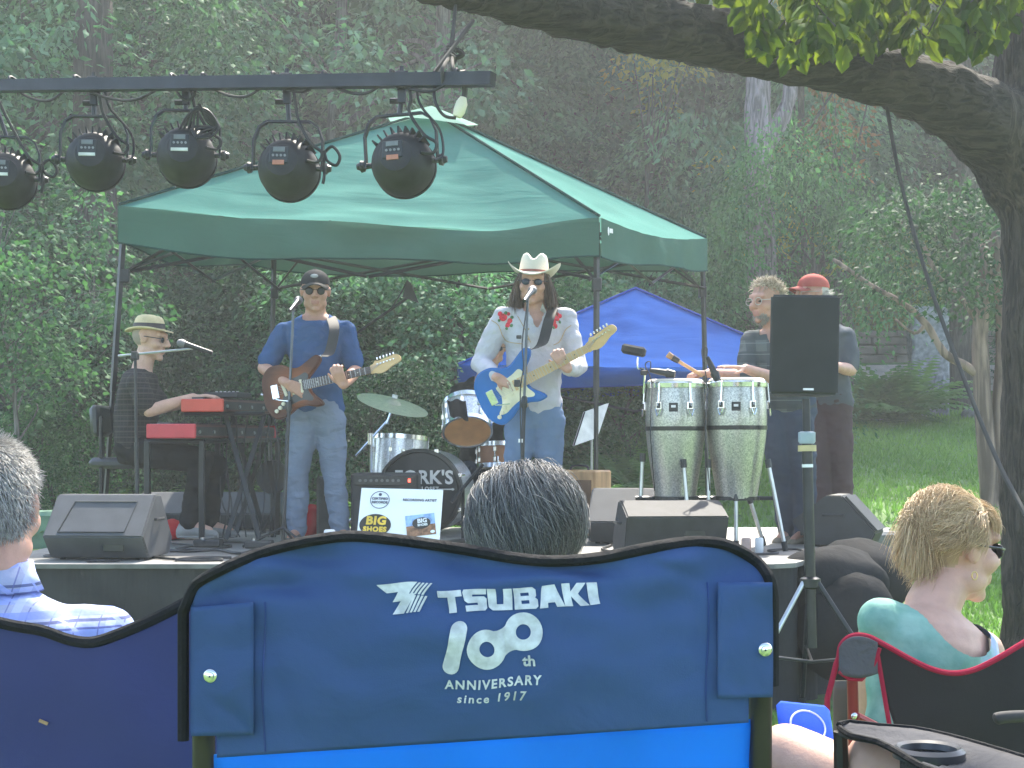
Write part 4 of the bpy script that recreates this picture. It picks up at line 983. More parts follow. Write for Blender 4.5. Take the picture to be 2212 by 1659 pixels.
MB().lathe(f(945), (0, 0, -1), [(-.03, .03), (-.025, .042), (.02, .042), (.03, .035)], 14).build('collar', M('pale_plastic', (.35, .42, .5), .4), t, True)
MB().cyl(f(962), f(975), .045, n=14).build('gold_collar', M('gold_plastic', (.5, .4, .2), .4), t, True); MB().cyl(f(1003), f(1010), .0275, n=14).build('tape_mark', WHITE, t)  # lower collar in one even gold-tan colour
MB().lathe(f(1255), (0, 0, -1), [(-.02, .03), (-.01, .05), (.03, .05), (.04, .03)], 14).build('hub', BLACKM, t, True)
for an in (205, 325, 85):
    d = Vector((math.cos(R(an)), math.sin(R(an)), 0)); a = f(1258) + d * .04; b_ = Vector((pb.x, pb.y, 0)) + d * .52; b_.z = ground(b_.x, b_.y) + .02
    lg = MB().cyl(a, b_, .0125, n=10).build('leg', STEEL if an == 205 else BLACKM, t, True)
    MB().cyl(lerp(a, b_, .93), b_ + (b_ - a).normalized() * .02, .02, n=10).build('rubber_foot', RUBBER, lg)
    mb = MB(); mb.cyl(f(1430), lerp(a, b_, .5), .008, n=8); mb.build('brace', BLACKM, lg)

# --- drum kit
t = thing('bass_drum', 'bass drum with black lettered front head behind the white sign', 'bass drum', (X(905, 10), 10.2, ZS))
ax = Vector((-.2, -1, 0)).normalized(); c = P(907, 1062, 9.95); c.z = ZS + .295
MB().lathe(c, -ax, [(0, .27), (.0, .275), (.44, .275), (.44, .001)], 48).build('shell', SPARKD, t, True)
MB().lathe(c, ax, [(0, .268), (.006, .262), (.012, .001)], 48).build('front_head', M('black_head', (.02, .02, .022), .4), t, True)
MB().lathe(c, ax, [(-.035, .277), (-.035, .292), (.02, .292), (.02, .27), (-.0, .268)], 48).build('hoop', M('hoop_black', (.03, .03, .03), .35), t, True)
for k in range(8):
    an = 2 * math.pi * (k + .5) / 8; a_, b_ = frame(ax); p = c + (a_ * math.cos(an) + b_ * math.sin(an)) * .297
    mb = MB(); mb.cyl(p - ax * .14, p + ax * .03, .006, n=6); mb.box(p, (.03, .03, .03), None, .004); mb.build('claw', CHROME, t)
xr = Vector((-ax.y, ax.x, 0)) * 1; xr = Vector((0, 0, 1)).cross(ax).normalized()
LET = M('head_lettering', (.78, .76, .72), .6, var=.08)
Bm = basis(c + ax * .014 + xr * .03 + Vector((0, 0, .095)), xr, (0, 0, 1))
text('lettering', "FORK'S", .125, Bm, LET, t, bold=.0035, spacing=1.02, ext=.002)
text('small_lettering', 'CLOSET', .036, basis(c + ax * .014 + xr * .06 + Vector((0, 0, .022)), xr, (0, 0, 1)), LET, t, bold=.001, spacing=1.2, ext=.002)
mb = MB(); mb.tube([c + ax * .015 + xr * .13 + Vector((0, 0, .02)), c + ax * .015 + xr * .225 + Vector((0, 0, .02))], [.004, .005], 6); mb.ell(c + ax * .015 + xr * .23 + Vector((0, 0, .02)), (.011, .006, .008)); mb.build('drumstick_emblem', LET, t)
def drum(name, label, c, ax, r_, h_, shell, head, cat='drum', legs=0):
    ax = Vector(ax).normalized(); c = Vector(c); t = thing(name, label, cat, (c.x, c.y, ZS if legs else c.z))
    MB().lathe(c - ax * h_ / 2, ax, [(0, r_), (h_, r_)], 36).build('shell', shell, t, True)
    for s_ in (-1, 1):
        MB().lathe(c + ax * s_ * h_ / 2, ax * s_, [(-.004, r_ * .99), (.004, r_ * .97), (.005, .001)], 36).build('drum_head', head if s_ < 0 else HEADW, t, True)
        MB().lathe(c + ax * s_ * h_ / 2, ax * s_, [(-.02, r_ + .002), (-.02, r_ + .011), (.012, r_ + .012), (.012, r_ - .002), (0, r_ - .004)], 36).build('hoop', CHROME, t, True)
    a_, b_ = frame(ax)
    for k in range(8):
        an = 2 * math.pi * (k + .3) / 8; p = c + (a_ * math.cos(an) + b_ * math.sin(an)) * (r_ + .008); mb = MB()
        for s_ in (-1, 1): mb.box(p + ax * s_ * h_ * .22, (.022, .022, .035), None, .004)
        mb.cyl(p - ax * (h_ / 2 + .01), p + ax * (h_ / 2 + .01), .004, n=6); mb.build('lug', CHROME, t)
    for k in range(legs):
        an = 2 * math.pi * (k + .2) / legs; p = c + Vector((math.cos(an), math.sin(an), 0)) * (r_ + .015); lg = MB().cyl((p.x, p.y, c.z), (p.x + math.cos(an) * .05, p.y + math.sin(an) * .05, ZS + .01), .007, n=8).build('leg', CHROME, t, True)
    return t
ORANGE = M('amber_head', (.62, .3, .12), .45, var=.12); WOODD = M('wood_shell', (.3, .13, .06), .4, var=.2)
rt = drum('rack_tom', 'tilted rack tom showing its amber lower head and a black cloth', P(1009, 905, 9.8), (-.05, .62, .8), .155, .2, SPARKD, ORANGE)
mb = MB(); ctr = P(985, 885, 9.66)
mb.grid(lambda u, v: P(966 + 40 * u + 6 * v, 864 + (34 + 10 * u) * v + 3 * math.sin(u * 9), 9.6 - .02 * math.sin(u * 8) - .05 * v + .05 * abs(u - .5)), 12, 8)
tag(mb.build('drum_cloth', cloth('black_towel', (.02, .02, .022)), None, True), 'black cloth draped over the rack tom rim', 'cloth')
drum('floor_tom', 'silver sparkle floor tom left of the bass drum', P(862, 1000, 10.55), (.05, .08, 1), .2, .36, SPARKD, HEADW, legs=3)
drum('snare_drum', 'reddish wood drum half hidden behind the singer leg', P(1082, 985, 10.6), (.0, .1, 1), .17, .16, WOODD, HEADW, legs=3)
t = thing('crash_cymbal', 'bronze cymbal tilted on a chrome boom stand between the guitarists', 'cymbal', P(850, 868, 10.4))
c = P(850, 868, 10.4); ax = Vector((.26, -.22, .94)).normalized()
MB().lathe(c, ax, [(-.003, .001), (-.003, .03), (-.012, .06), (-.026, .255), (-.024, .256), (-.008, .06), (.012, .04), (.022, .018), (.024, .001)], 48).build('bow', M('cymbal_bronze', (.7, .62, .48), .5, metal=.55, var=.08, scale=30), t, True)
MB().cyl(c - ax * .03, c + ax * .07, .008, n=8).build('rod', CHROME, t, True); MB().lathe(c + ax * .03, ax, [(0, .02), (.02, .02), (.02, .001)], 12).build('felt', WHITE, t)
mb = MB(); mb.cyl(P(845, 890, 10.4), P(836, 915, 10.4), .012, n=8); mb.cyl(P(840, 905, 10.4), P(768, 985, 10.4), .009, n=8); mb.build('boom', CHROME, t, True)
mb = MB(); mb.cyl(P(800, 948, 10.4), P(802, 1130, 10.4), .012, n=8)
for an in (30, 150, 270): mb.cyl(P(802, 1085, 10.4), Vector((X(802, 10.4) + .28 * math.cos(R(an)), 10.4 + .28 * math.sin(R(an)), ZS + .01)), .008, n=6)
mb.lathe(P(800, 948, 10.4), (0, 0, 1), [(-.04, .02), (.04, .02)], 10); mb.build('stand', CHROME, t, True)

# --- amps
TOLEX = M('black_tolex', (.022, .022, .024), .6, bump=.3, bscale=500)
t = thing('guitar_amp', 'black combo amp with a lit red jewel behind the white sign', 'amplifier', (X(830, 9.2), 9.3, ZS))
z1 = 1.1 + (958 - 1023) / S(9.1); z0 = ZS
MB().box((X(830, 9.2), 9.35, (z0 + z1) / 2 + .006), (.42, .26, z1 - z0 - .012), None, .012).build('cabinet', TOLEX, t)
MB().box((X(830, 9.2), 9.212, z1 - .045), (.38, .012, .06), None, .003).build('control_panel', BLACKM, t)
mb = MB()
for k in range(8): mb.cyl((X(830, 9.2) - .15 + k * .034, 9.206, z1 - .045), (X(830, 9.2) - .15 + k * .034, 9.19, z1 - .045), .009, n=10)
mb.build('knob', M('knob_grey', (.12, .12, .12), .4), t)
mj, tj, nj, lj, bj = base('red_jewel'); bj.inputs['Base Color'].default_value = (.7, .05, .04, 1); bj.inputs['Emission Color'].default_value = (1, .1, .06, 1); bj.inputs['Emission Strength'].default_value = .8
MB().box((X(830, 9.2) + .155, 9.204, z1 - .045), (.016, .01, .022)).build('pilot_light', mj, t)
MB().box((X(830, 9.2), 9.21, z0 + .15), (.37, .012, .24), None, .003).build('grille', M('grille_cloth', (.05, .05, .05), .9, bump=.5, bscale=600), t)
t = thing('tall_amp', 'narrow dark speaker cabinet with a chalky mark behind the guitarist leg', 'amplifier', (X(710, 9.7), 9.7, ZS))
z1 = 1.1 + (958 - 1030) / S(9.6); q = MB().box((X(712, 9.7), 9.75, (ZS + z1) / 2 + .006), (.17, .32, z1 - ZS - .012), Matrix.Rotation(R(10), 3, 'Z'), .014, .82); q.build('cabinet', M('dull_black', (.05, .05, .048), .6), t)
text('chalk_mark', '9', .085, basis(P(706, 1074, 9.56), (1, .18, 0), (0, .08, 1)), M('chalk', (.35, .35, .33), .8), t)
t = thing('tan_amp', 'tan wooden amplifier cabinet with brown grille beside the canopy leg', 'amplifier', (X(1262, 9.9), 9.9, ZS))
z1 = 1.1 + (958 - 1016) / S(9.8); Rz = Matrix.Rotation(R(-32), 3, 'Z'); c = Vector((X(1252, 9.95), 9.95, (ZS + z1) / 2 + .006))
MB().box(c, (.36, .24, z1 - ZS - .012), Rz, .012).build('cabinet', TAN, t); MB().box(c + Rz @ Vector((0, -.121, -.02)), (.31, .008, z1 - ZS - .1), Rz).build('grille', M('brown_grille', (.15, .085, .05), .9, bump=.5, bscale=500), t)
MB().tube(spline([c + Rz @ Vector((-.07, 0, (z1 - ZS) / 2 - .01)), c + Rz @ Vector((-.05, 0, (z1 - ZS) / 2 + .02)), c + Rz @ Vector((.05, 0, (z1 - ZS) / 2 + .02)), c + Rz @ Vector((.07, 0, (z1 - ZS) / 2 - .01))], 4), .008, 6).build('handle', BLACK, t, True)
# --- white sign
t = thing('sign_board', 'white board of band logos leaning at the stage front before the bass drum', 'sign', (X(860, 7.95), 7.95, ZS))
pa, pb_, pc = P(781, 1054, 8.02), P(957, 1058, 8.0), P(765, 1175, 7.86)
xd = (pb_ - pa).normalized(); yd = (pa - pc); yd = (yd - xd * yd.dot(xd) * 1.0).normalized(); o_ = (pa + pb_) / 2 - yd * .185; W_ = (pb_ - pa).length
Bm = basis(o_, xd, yd); zn = Vector((Bm[0][2], Bm[1][2], Bm[2][2]))
me = MB().prism([(-W_ / 2, -.185), (W_ / 2, -.185), (W_ / 2, .185), (-W_ / 2, .185)], Bm, -.012, 0).mesh('b'); link('board', me, M('white_board', (.85, .85, .88), .5, var=.02), t)
INK = M('dark_ink', (.05, .05, .09), .6); YEL = M('yellow_ink', (.75, .5, .06), .6)
def at(u, v, w_=.002): return Bm @ Matrix.Translation((u, v, w_))
mb = MB(); mb.X = at(-.115, .115)
mb.lathe((0, 0, 0), (0, 0, 1), [(-.001, .052), (.001, .052), (.001, .049), (-.001, .049)], 32); em = mb.build('round_emblem', INK, t)
text('emblem_text', 'CERTIFIED', .019, at(-.115, .122), INK, t, bold=.0006); text('emblem_text', 'RECORDS', .019, at(-.115, .1), INK, t, bold=.0006)
mb = MB(); mb.X = at(-.115, .147); mb.ell((0, 0, 0), (.009, .009, .001)); mb.build('emblem_dot', INK, t)
text('headline', 'RECORDING ARTIST', .019, at(.1, .118), INK, t, bold=.0006, spacing=1.05)
mb = MB(); mb.X = at(-.128, -.035); mb.ell((0, 0, 0), (.086, .066, .001), n=32); mb.build('oval_sticker', M('sticker_black', (.03, .025, .02), .5), t)
text('sticker_text', 'BIG', .066, at(-.125, -.012, .0045), YEL, t, bold=.003, spacing=1.1, shear=.05); text('sticker_text', 'SHOES', .038, at(-.128, -.062, .0045), YEL, t, bold=.0022, spacing=1.15)
Ph = at(.115, -.03) @ Matrix.Rotation(R(9), 4, 'Z')
mb = MB(); mb.X = Ph; mb.box((0, -.03, 0), (.155, .062, .0015)); ph = mb.build('picture_ground', M('picture_brown', (.26, .13, .07), .6, var=.5, scale=40), t)
mb = MB(); mb.X = Ph; mb.box((0, .032, 0), (.155, .062, .0015)); mb.build('picture_sky', M('picture_sky', (.3, .45, .75), .6, var=.35, scale=30), t)
mb = MB(); mb.X = Ph; mb.ell((.005, .012, .0012), (.05, .034, .001), n=24); mb.build('picture_shape', M('picture_dark', (.04, .035, .03), .6), t)
text('picture_text', 'BIG', .034, Ph @ Matrix.Translation((.01, .024, .003)), WHITE, t, bold=.0014); text('picture_text', 'SHOES', .018, Ph @ Matrix.Translation((.01, .0, .003)), WHITE, t, bold=.0008)
mb = MB(); mb.X = Ph; mb.ell((.06, -.045, .001), (.013, .009, .001)); mb.build('picture_mark', WHITE, t)
mb = MB(); mb.cyl(o_ - yd * .1 - zn * .02, Vector((o_.x, o_.y + .2, ZS + .006)), .006, n=6); mb.build('easel_leg', BLACKM, t)
# cans, cups, bag
def can(label, px, py, D, z0, h=.12, r_=.031, m=WHITE, mark=True):
    c = P(px, py, D); t = thing('drink_can', label, 'drink can', (c.x, D, z0))
    MB().lathe((c.x, D, z0), (0, 0, 1), [(0, .001), (0, r_ * .8), (.006, r_), (h - .008, r_), (h, r_ * .8), (h - .003, r_ * .7), (h - .003, .001)], 18).build('can_body', m, t, True)
    if mark: text('can_print', 'ID', .05, basis((c.x + .002, D - r_ - .002, z0 + h * .5), (1, 0, 0), (0, 0, 1)), INK, t, bold=.001)
can('white drink can with dark print near the guitarist feet', 712, 1150, 8.55, ZS, .125, .033)
can('small white bottle on the deck by the conga stand legs', 1640, 1175, 8.45, ZS, .085, .024, WHITE, False)
can('pinkish paper cup on the deck under the right conga', 1612, 1165, 8.5, ZS, .08, .028, M('cup_pink', (.6, .42, .35), .6), False)
def bag(label, px, py, D, r_, m):
    c = P(px, py, D); me = MB().ell((0, 0, 0), r_, n=20, m=14).mesh('bag'); wrinkle(me, .03, 9, px); o = link('bag', me, m, None, True); o.location = (c.x, D, ZS + r_[2] * .9); tag(o, label, 'bag')
REDC = cloth('red_nylon', (.5, .02, .03), .15, fold=.6)
bag('red cloth bag on the deck under the keyboards', 372, 1140, 9.6, (.13, .12, .07), REDC)
bag('red and black bag glimpsed behind the guitarist legs', 668, 1110, 10.0, (.09, .1, .11), REDC)
# --- microphone stands
def mic(t, p, d, name='microphone'):
    d = Vector(d).normalized(); m_ = MB().lathe(p, d, [(-.17, .001), (-.17, .011), (-.03, .017), (0, .02)], 14).build(name, BLACKM, t, True)
    MB().lathe(p, d, [(0, .02), (.008, .025), (.028, .026), (.045, .018), (.052, .001)], 16).build('mic_grille', M('mic_mesh', (.2, .2, .21), .5, metal=.8, bump=.6, bscale=700), m_, True)
def straight_stand(label, top, foot, knots, micd, tri=True):
    t = thing('mic_stand', label, 'microphone stand', (foot.x, foot.y, ZS)); foot = Vector((foot.x, foot.y, ZS + .03))
    k1 = lerp(top, foot, .42)
    MB().cyl(top, k1, .008, n=10).build('upper_pole', M('pole_paint', (.1, .11, .12), .35, metal=.6), t, True); MB().cyl(k1, foot, .0115, n=10).build('lower_pole', BLACKM, t, True)
    mb = MB(); dd = (foot - top).normalized()
    mb.lathe(k1, dd, [(-.03, .012), (-.02, .018), (.03, .018), (.04, .013)], 12); mb.build('clutch', BLACK, t, True)
    if tri:
        for an in (80, 200, 320): 
            mb = MB(); mb.cyl(foot + Vector((0, 0, .09)), foot + Vector((.24 * math.cos(R(an)), .24 * math.sin(R(an)), -.02)), .008, n=8); mb.build('leg', BLACKM, t)
    else: MB().lathe(foot, (0, 0, 1), [(-.03, .13), (-.015, .13), (0, .03), (.03, .015)], 24).build('base', BLACKM, t, True)
    mic(t, top + Vector(micd).normalized() * .09, micd)
    return t
straight_stand('slim microphone stand at the mouth of the guitarist in blue t-shirt', P(634, 662, 8.95), P(611, 1180, 8.85), None, (.1, .6, .28))
ss = straight_stand('microphone stand in front of the cowboy-hatted singer', P(1140, 640, 8.45), P(1122, 1195, 8.35), None, (.22, .75, .35))
mb = MB(); mb.tube(spline([P(1140, 650, 8.42), P(1128, 740, 8.4), P(1131, 790, 8.38), P(1124, 850, 8.37), P(1126, 990, 8.35)], 5), .004, 5); mb.box(P(1121, 728, 8.4), (.03, .02, .02), None, .003); mb.box(P(1117, 828, 8.36), (.035, .025, .04), None, .004); mb.build('cable', CABLE, ss)
MB().cyl(P(1124.5, 948, 8.37), P(1124.3, 956, 8.37), .0125, n=12).build('tape_mark', WHITE, ss)
t = thing('boom_stand', 'boom microphone stand reaching across the keyboard player chest', 'microphone stand', (X(300, 8.75), 8.75, ZS))
b0 = Vector((X(298, 8.75), 8.75, ZS)); k1 = P(292, 768, 8.8)
MB().cyl(b0 + Vector((0, 0, .02)), lerp(b0, k1, .55), .013, n=10).build('lower_pole', BLACKM, t, True); MB().cyl(lerp(b0, k1, .55), k1, .009, n=10).build('upper_pole', BLACKM, t, True)
MB().cyl(P(255, 769, 8.8), P(425, 752, 8.85), .007, n=8).build('boom_arm', STEEL, t, True); MB().box(k1, (.04, .05, .05), None, .006).build('swivel', BLACK, t)
for an in (80, 200, 320): MB().cyl(b0 + Vector((0, 0, .12)), b0 + Vector((.25 * math.cos(R(an)), .25 * math.sin(R(an)), .01)), .009, n=8).build('leg', BLACKM, t)
mic(t, P(400, 744, 8.85), (-.9, .0, .28))
t = thing('overhead_boom', 'long boom stand raising a drum overhead microphone behind the blue t-shirt', 'microphone stand', (X(760, 11), 10.7, ZS))
MB().cyl(P(705, 765, 10.7), P(885, 640, 10.7), .011, n=8).build('boom_arm', BLACKM, t, True)
mb = MB(); q = [P(870, 642, 10.7), P(880, 605, 10.7), P(888, 612, 10.7), P(905, 655, 10.7), P(893, 650, 10.7)]; mb.add([p + Vector((0, s_ * .02, 0)) for s_ in (-1, 1) for p in q], [(0, 1, 2, 3, 4), (9, 8, 7, 6, 5)] + [(i, (i + 1) % 5, 5 + (i + 1) % 5, 5 + i) for i in range(5)]); mb.build('mic_head', BLACK, t)
mb = MB(); mb.tube([P(845, 668, 10.7), P(868, 630, 10.7), P(880, 607, 10.7)], .006, 6); mb.build('cable', CABLE, t)
MB().cyl(P(722, 753, 10.7), Vector((X(722, 10.7), 10.7, ZS + .02)), .012, n=8).build('pole', BLACKM, t, True)
for an in (60, 180, 300): MB().cyl(Vector((X(722, 10.7), 10.7, ZS + .14)), Vector((X(722, 10.7) + .26 * math.cos(R(an)), 10.7 + .26 * math.sin(R(an)), ZS + .01)), .009, n=8).build('leg', BLACKM, t)
t = thing('short_boom', 'short dark angled microphone stand in front of the bass drum', 'microphone stand', P(985, 1150, 9.2))
MB().cyl(P(1043, 1003, 9.3), P(975, 1085, 9.2), .012, n=8).build('boom_arm', BLACKM, t, True); b0 = P(1000, 1055, 9.25)
MB().cyl(b0, Vector((b0.x, b0.y, ZS + .02)), .011, n=8).build('pole', BLACKM, t, True); MB().lathe((b0.x, b0.y, ZS), (0, 0, 1), [(0, .1), (.015, .1), (.03, .02)], 20).build('base', BLACKM, t, True)
# --- music stand
t = thing('music_stand', 'music stand with white sheets tilted right of the singer', 'music stand', (X(1272, 10.8), 10.8, ZS))
q = [P(1240, 962, 10.6), P(1263, 890, 10.75), P(1312, 872, 10.95), P(1288, 945, 10.8)]; nrm = (q[1] - q[0]).cross(q[3] - q[0]).normalized()
mb = MB(); mb.add([p + nrm * s_ for s_ in (-.006, .006) for p in q], [(0, 1, 2, 3), (7, 6, 5, 4)] + [(i, (i + 1) % 4, 4 + (i + 1) % 4, 4 + i) for i in range(4)]); mb.build('desk', BLACKM, t)
q2 = [lerp(p, sum(q, Vector()) / 4, -.02) for p in q]; mb = MB(); mb.add([p + nrm * s_ for s_ in (.008, .012) for p in q2] + [p - nrm * s_ for s_ in (.008, .012) for p in q2], [(0, 1, 2, 3), (7, 6, 5, 4), (8, 9, 10, 11), (15, 14, 13, 12)]); mb.build('sheet_music', M('paper', (.72, .72, .7), .8), t)
MB().cyl(P(1278, 930, 10.82), Vector((X(1278, 10.82), 10.82, ZS + .02)), .009, n=8).build('pole', STEEL, t, True)
for an in (90, 210, 330): MB().cyl(Vector((X(1278, 10.82), 10.82, ZS + .16)), Vector((X(1278, 10.82) + .25 * math.cos(R(an)), 10.82 + .22 * math.sin(R(an)), ZS + .01)), .007, n=8).build('leg', STEEL, t)
# --- keyboards on their stands
def keyboard(label, a, yaw, L_, dep, h, m):
    # a = near lower left corner of the red end cheek; the keyboard runs away from the camera
    t = thing('keyboard', label, 'keyboard', a, 'stage keyboards'); Tm = Matrix.Translation(a) @ Matrix.Rotation(yaw, 4, 'Z')
    def bx(nm, c, d, mt, bev=.004, par=None):
        mb = MB(); mb.X = Tm; mb.box(c, d, None, bev); return mb.build(nm, mt, par or t)
    bx('end_cheek', (dep / 2, .012, h / 2), (dep, .024, h), m, .006); bx('end_cheek', (dep / 2, L_ - .012, h / 2), (dep, .024, h), m, .006)
    bx('body', (dep / 2, L_ / 2, h * .48), (dep - .012, L_ - .05, h * .86), M('keyboard_case', (.1, .03, .03), .4), .004)
    bx('rear_panel', (dep - .004, L_ / 2, h * .5), (.006, L_ - .06, h * .6), BLACK, .001)
    for k in range(12):
        mb = MB(); mb.X = Tm; yy = .06 + k * (L_ - .12) / 11; mb.cyl((dep - .002, yy, h * .45), (dep + .006, yy, h * .45), .011, n=8)
        if k % 2 == 0: mb.build('socket', STEEL, t)
    bx('white_keys', (.07, L_ / 2, h * .93), (.13, L_ - .06, .014), M('ivory_keys', (.75, .74, .7), .35), .002)
    mb = MB(); mb.X = Tm; k = 0; yy = .05
    while yy < L_ - .06:
        if k % 7 not in (2, 6): mb.box((.09, yy + .011, h * .93 + .012), (.085, .012, .012))
        yy += .0235; k += 1
    mb.build('black_keys', BLACK, t); bx('control_panel', (.2, L_ / 2, h * .95), (.11, L_ - .06, .012), M('kb_panel', (.06, .015, .015), .4), .002)
    return t
yawk = R(-16)
keyboard('upper red keyboard under the player hands', P(390, 890, 9.15), yawk, 1.05, .285, .08, M('red_cheek', (.55, .06, .035), .4, var=.08))
keyboard('lower red keyboard on the table stand', P(315, 947, 9.05), yawk, 1.15, .33, .088, M('crimson_cheek', (.5, .035, .05), .4, var=.08))
t = thing('keyboard_stand', 'black table-style stand under the lower keyboard', 'keyboard stand', (X(390, 9.3), 9.5, ZS))
for (px, D, pb) in ((318, 9.05, 312), (436, 9.1, 432), (470, 10.05, 470), (600, 10.1, 604)):
    a = P(px, 950, D); MB().box((a.x, D, (a.z + ZS) / 2 - .004), (.034, .034, a.z - ZS - .01), None, .004).build('leg', BLACKM, t)
mb = MB(); mb.cyl(P(312, 953, 9.05), P(440, 953, 9.1), .014, n=8); mb.cyl(P(318, 953, 9.05), P(470, 950, 10.05), .014, n=8); mb.cyl(P(440, 953, 9.1), P(604, 950, 10.1), .014, n=8); mb.build('rail', BLACKM, t)
t = thing('x_stand', 'black crossed-leg stand holding up the upper keyboard', 'keyboard stand', (X(520, 9.5), 9.6, ZS))
for (a, b_) in (((486, 895, 9.35), (560, 1165, 9.25)), ((572, 895, 9.55), (488, 1165, 9.3)), ((500, 895, 10.0), (570, 1150, 9.9)), ((590, 895, 10.1), (510, 1150, 9.95))):
    p, q = P(*a), P(*b_); q.z = ZS + .02; MB().tube([p, q], .019, 4).build('leg', BLACKM, t)
mb = MB(); mb.cyl(P(398, 893, 9.2), P(572, 893, 9.3), .014, n=8); mb.cyl(P(450, 893, 9.9), P(600, 893, 10.0), .014, n=8); mb.build('arm', BLACKM, t)
t = thing('small_mixer', 'small black sound module lying on the upper keyboard', 'sound module', P(482, 860, 9.5))
MB().box(P(492, 854, 9.5), (.24, .2, .035), Matrix.Rotation(yawk, 3, 'Z'), .006).build('case', BLACK, t); mb = MB()
for k in range(6): mb.cyl(P(468 + k * 9, 849, 9.45), P(468 + k * 9, 845, 9.45), .008, n=8)
mb.build('knob', STEEL, t)
t = thing('desk_fan', 'black round-bodied speaker hanging under the keyboard table', 'small speaker', P(590, 1025, 9.9))
MB().lathe(P(588, 1030, 9.8), (-.3, -1, 0), [(-.1, .06), (-.06, .1), (0, .115), (.01, .11), (.0, .09), (-.02, .03), (-.02, .001)], 24).build('cone', BLACK, t, True); mb = MB(); mb.cyl(P(588, 1060, 9.85), Vector((X(588, 9.85), 9.85, ZS)), .012, n=8); mb.build('post', BLACKM, t)
# keyboard player's seat
t = thing('padded_chair', 'black padded chair under the keyboard player', 'chair', (X(270, 9.45), 9.45, ZS)); PAD = M('vinyl_black', (.03, .031, .034), .4, bump=.2, bscale=120)
MB().box(P(275, 1000, 9.45) + Vector((0, .03, 0)), (.4, .42, .07), None, .025).build('seat', PAD, t, True); MB().box(P(222, 910, 9.5), (.07, .38, .2), Matrix.Rotation(R(-4), 3, 'Y'), .025).build('backrest', PAD, t, True)
for (px, D) in ((218, 9.28), (322, 9.28), (222, 9.66), (322, 9.66)):
    a = P(px, 1010, D); MB().cyl(a, Vector((a.x, D, ZS)), .013, n=8).build('leg', BLACKM, t)
MB().cyl(P(218, 1010, 9.3), P(218, 900, 9.3), .012, n=8).build('back_post', BLACKM, t); MB().cyl(P(222, 1010, 9.68), P(222, 900, 9.68), .012, n=8).build('back_post', BLACKM, t)
# --- cables and clutter on the deck
def cable(label, pts, r_=.006, m=CABLE):
    q = [Vector((X(px, D), D, (ZS if D > 7.62 else ground(X(px, D), D)) + r_ + .002)) for px, D in pts]; tag(MB().tube(spline(q, 8), r_, 6).build('cable', m, smooth=True), label, 'cable')
rr = random.Random(4)
cable('black cable looping left of the large left wedge monitor', [(120, 8.9), (150, 8.3), (95, 8.1), (160, 7.95), (230, 7.75), (260, 7.8), (245, 7.75), (190, 7.72), (210, 7.8)])
cable('thick black cable snaking before the keyboard stand', [(330, 8.6), (400, 8.4), (470, 8.5), (520, 8.25), (560, 8.6), (610, 8.4), (640, 8.7)], .009)
cable('tangled black cable under the keyboards', [(360, 9.2), (420, 8.9), (380, 8.7), (450, 8.6), (500, 8.9), (440, 9.1), (520, 9.2), (560, 8.9), (600, 9.1)])
cable('coiled dark lead near the stage front by the left wedge', [(330, 8.0), (380, 7.85), (450, 7.9), (480, 7.8), (430, 7.75), (380, 7.8), (420, 7.95), (500, 7.95)], .008)
cable('black cable by the conga stand', [(1580, 8.4), (1620, 8.2), (1680, 8.3), (1660, 8.5), (1720, 8.6), (1750, 8.2)], .007)
cable('black cable crossing the deck right of the tan amplifier', [(1290, 9.4), (1320, 9.0), (1300, 8.6), (1340, 8.3), (1310, 8.1)], .007)
cable('pale looped cable on the grass by the speaker stand', [(1745, 7.2), (1790, 6.9), (1730, 6.7), (1700, 7.0), (1770, 7.1), (1800, 6.8), (1720, 6.85)], .01, M('pale_cable', (.4, .45, .42), .6))
cable('black looped cable on the grass by the speaker stand', [(1690, 7.0), (1740, 6.75), (1790, 7.0), (1740, 7.25), (1700, 6.8), (1760, 6.6), (1810, 6.9)], .01)
mb = MB()
for k in range(9):
    x0 = rr.uniform(470, 600); mb.tube(spline([P(x0, 900, 9.5), P(x0 + rr.uniform(-15, 15), 980, 9.45), P(x0 + rr.uniform(-25, 25), 1080, 9.4), P(x0 + rr.uniform(-30, 30), 1160, 9.3)], 5), .005, 5)
tag(mb.build('cable_bundle', CABLE, smooth=True), 'bundle of black cables hanging from the keyboards to the deck', 'cables')
for (lb, px, py, D) in (('black pedal box in front of the keyboard stand', 450, 1172, 8.9), ('flat black pedal box near the guitarist feet', 560, 1170, 8.8)):
    t = thing('effects_pedal', lb, 'pedal', (X(px, D), D, ZS)); MB().box((X(px, D), D, ZS + .025), (.16, .12, .045), None, .008).build('case', BLACK, t)
    mb = MB(); mb.cyl((X(px, D) - .03, D - .02, ZS + .047), (X(px, D) - .03, D - .02, ZS + .06), .012, n=10); mb.build('footswitch', CHROME, t)
# dark equipment bags beside the stage
DB = cloth('dark_tarp', (.016, .017, .02), .25, fold=.5)
for (lb, px, py, D, r_) in (('dark covered bundle on the grass by the right stage end', 1800, 1260, 8.0, (.3, .25, .2)), ('rounded black case cover behind the speaker stand', 1860, 1255, 8.5, (.28, .3, .24)), ('black bag slumped against the right corner of the stage', 1830, 1350, 7.9, (.28, .3, .3))):
    c = P(px, py, D); me = MB().ell((0, 0, 0), r_, n=28, m=18).mesh('b'); wrinkle(me, .025, 5, px); o = link('equipment_bag', me, DB, None, True); o.location = (c.x, D, max(c.z, ground(c.x, D) + r_[2] * .85)); tag(o, lb, 'bag')
o = MB().box(P(1852, 1180, 9.4), (.4, .4, .2), Matrix.Rotation(R(20), 3, 'Z'), .02).build('flat_case', M('worn_grey', (.16, .17, .17), .7)); o.data.transform(Matrix.Translation((0, 0, 0))); tag(o, 'worn grey flat case at the back right corner of the stage', 'case')
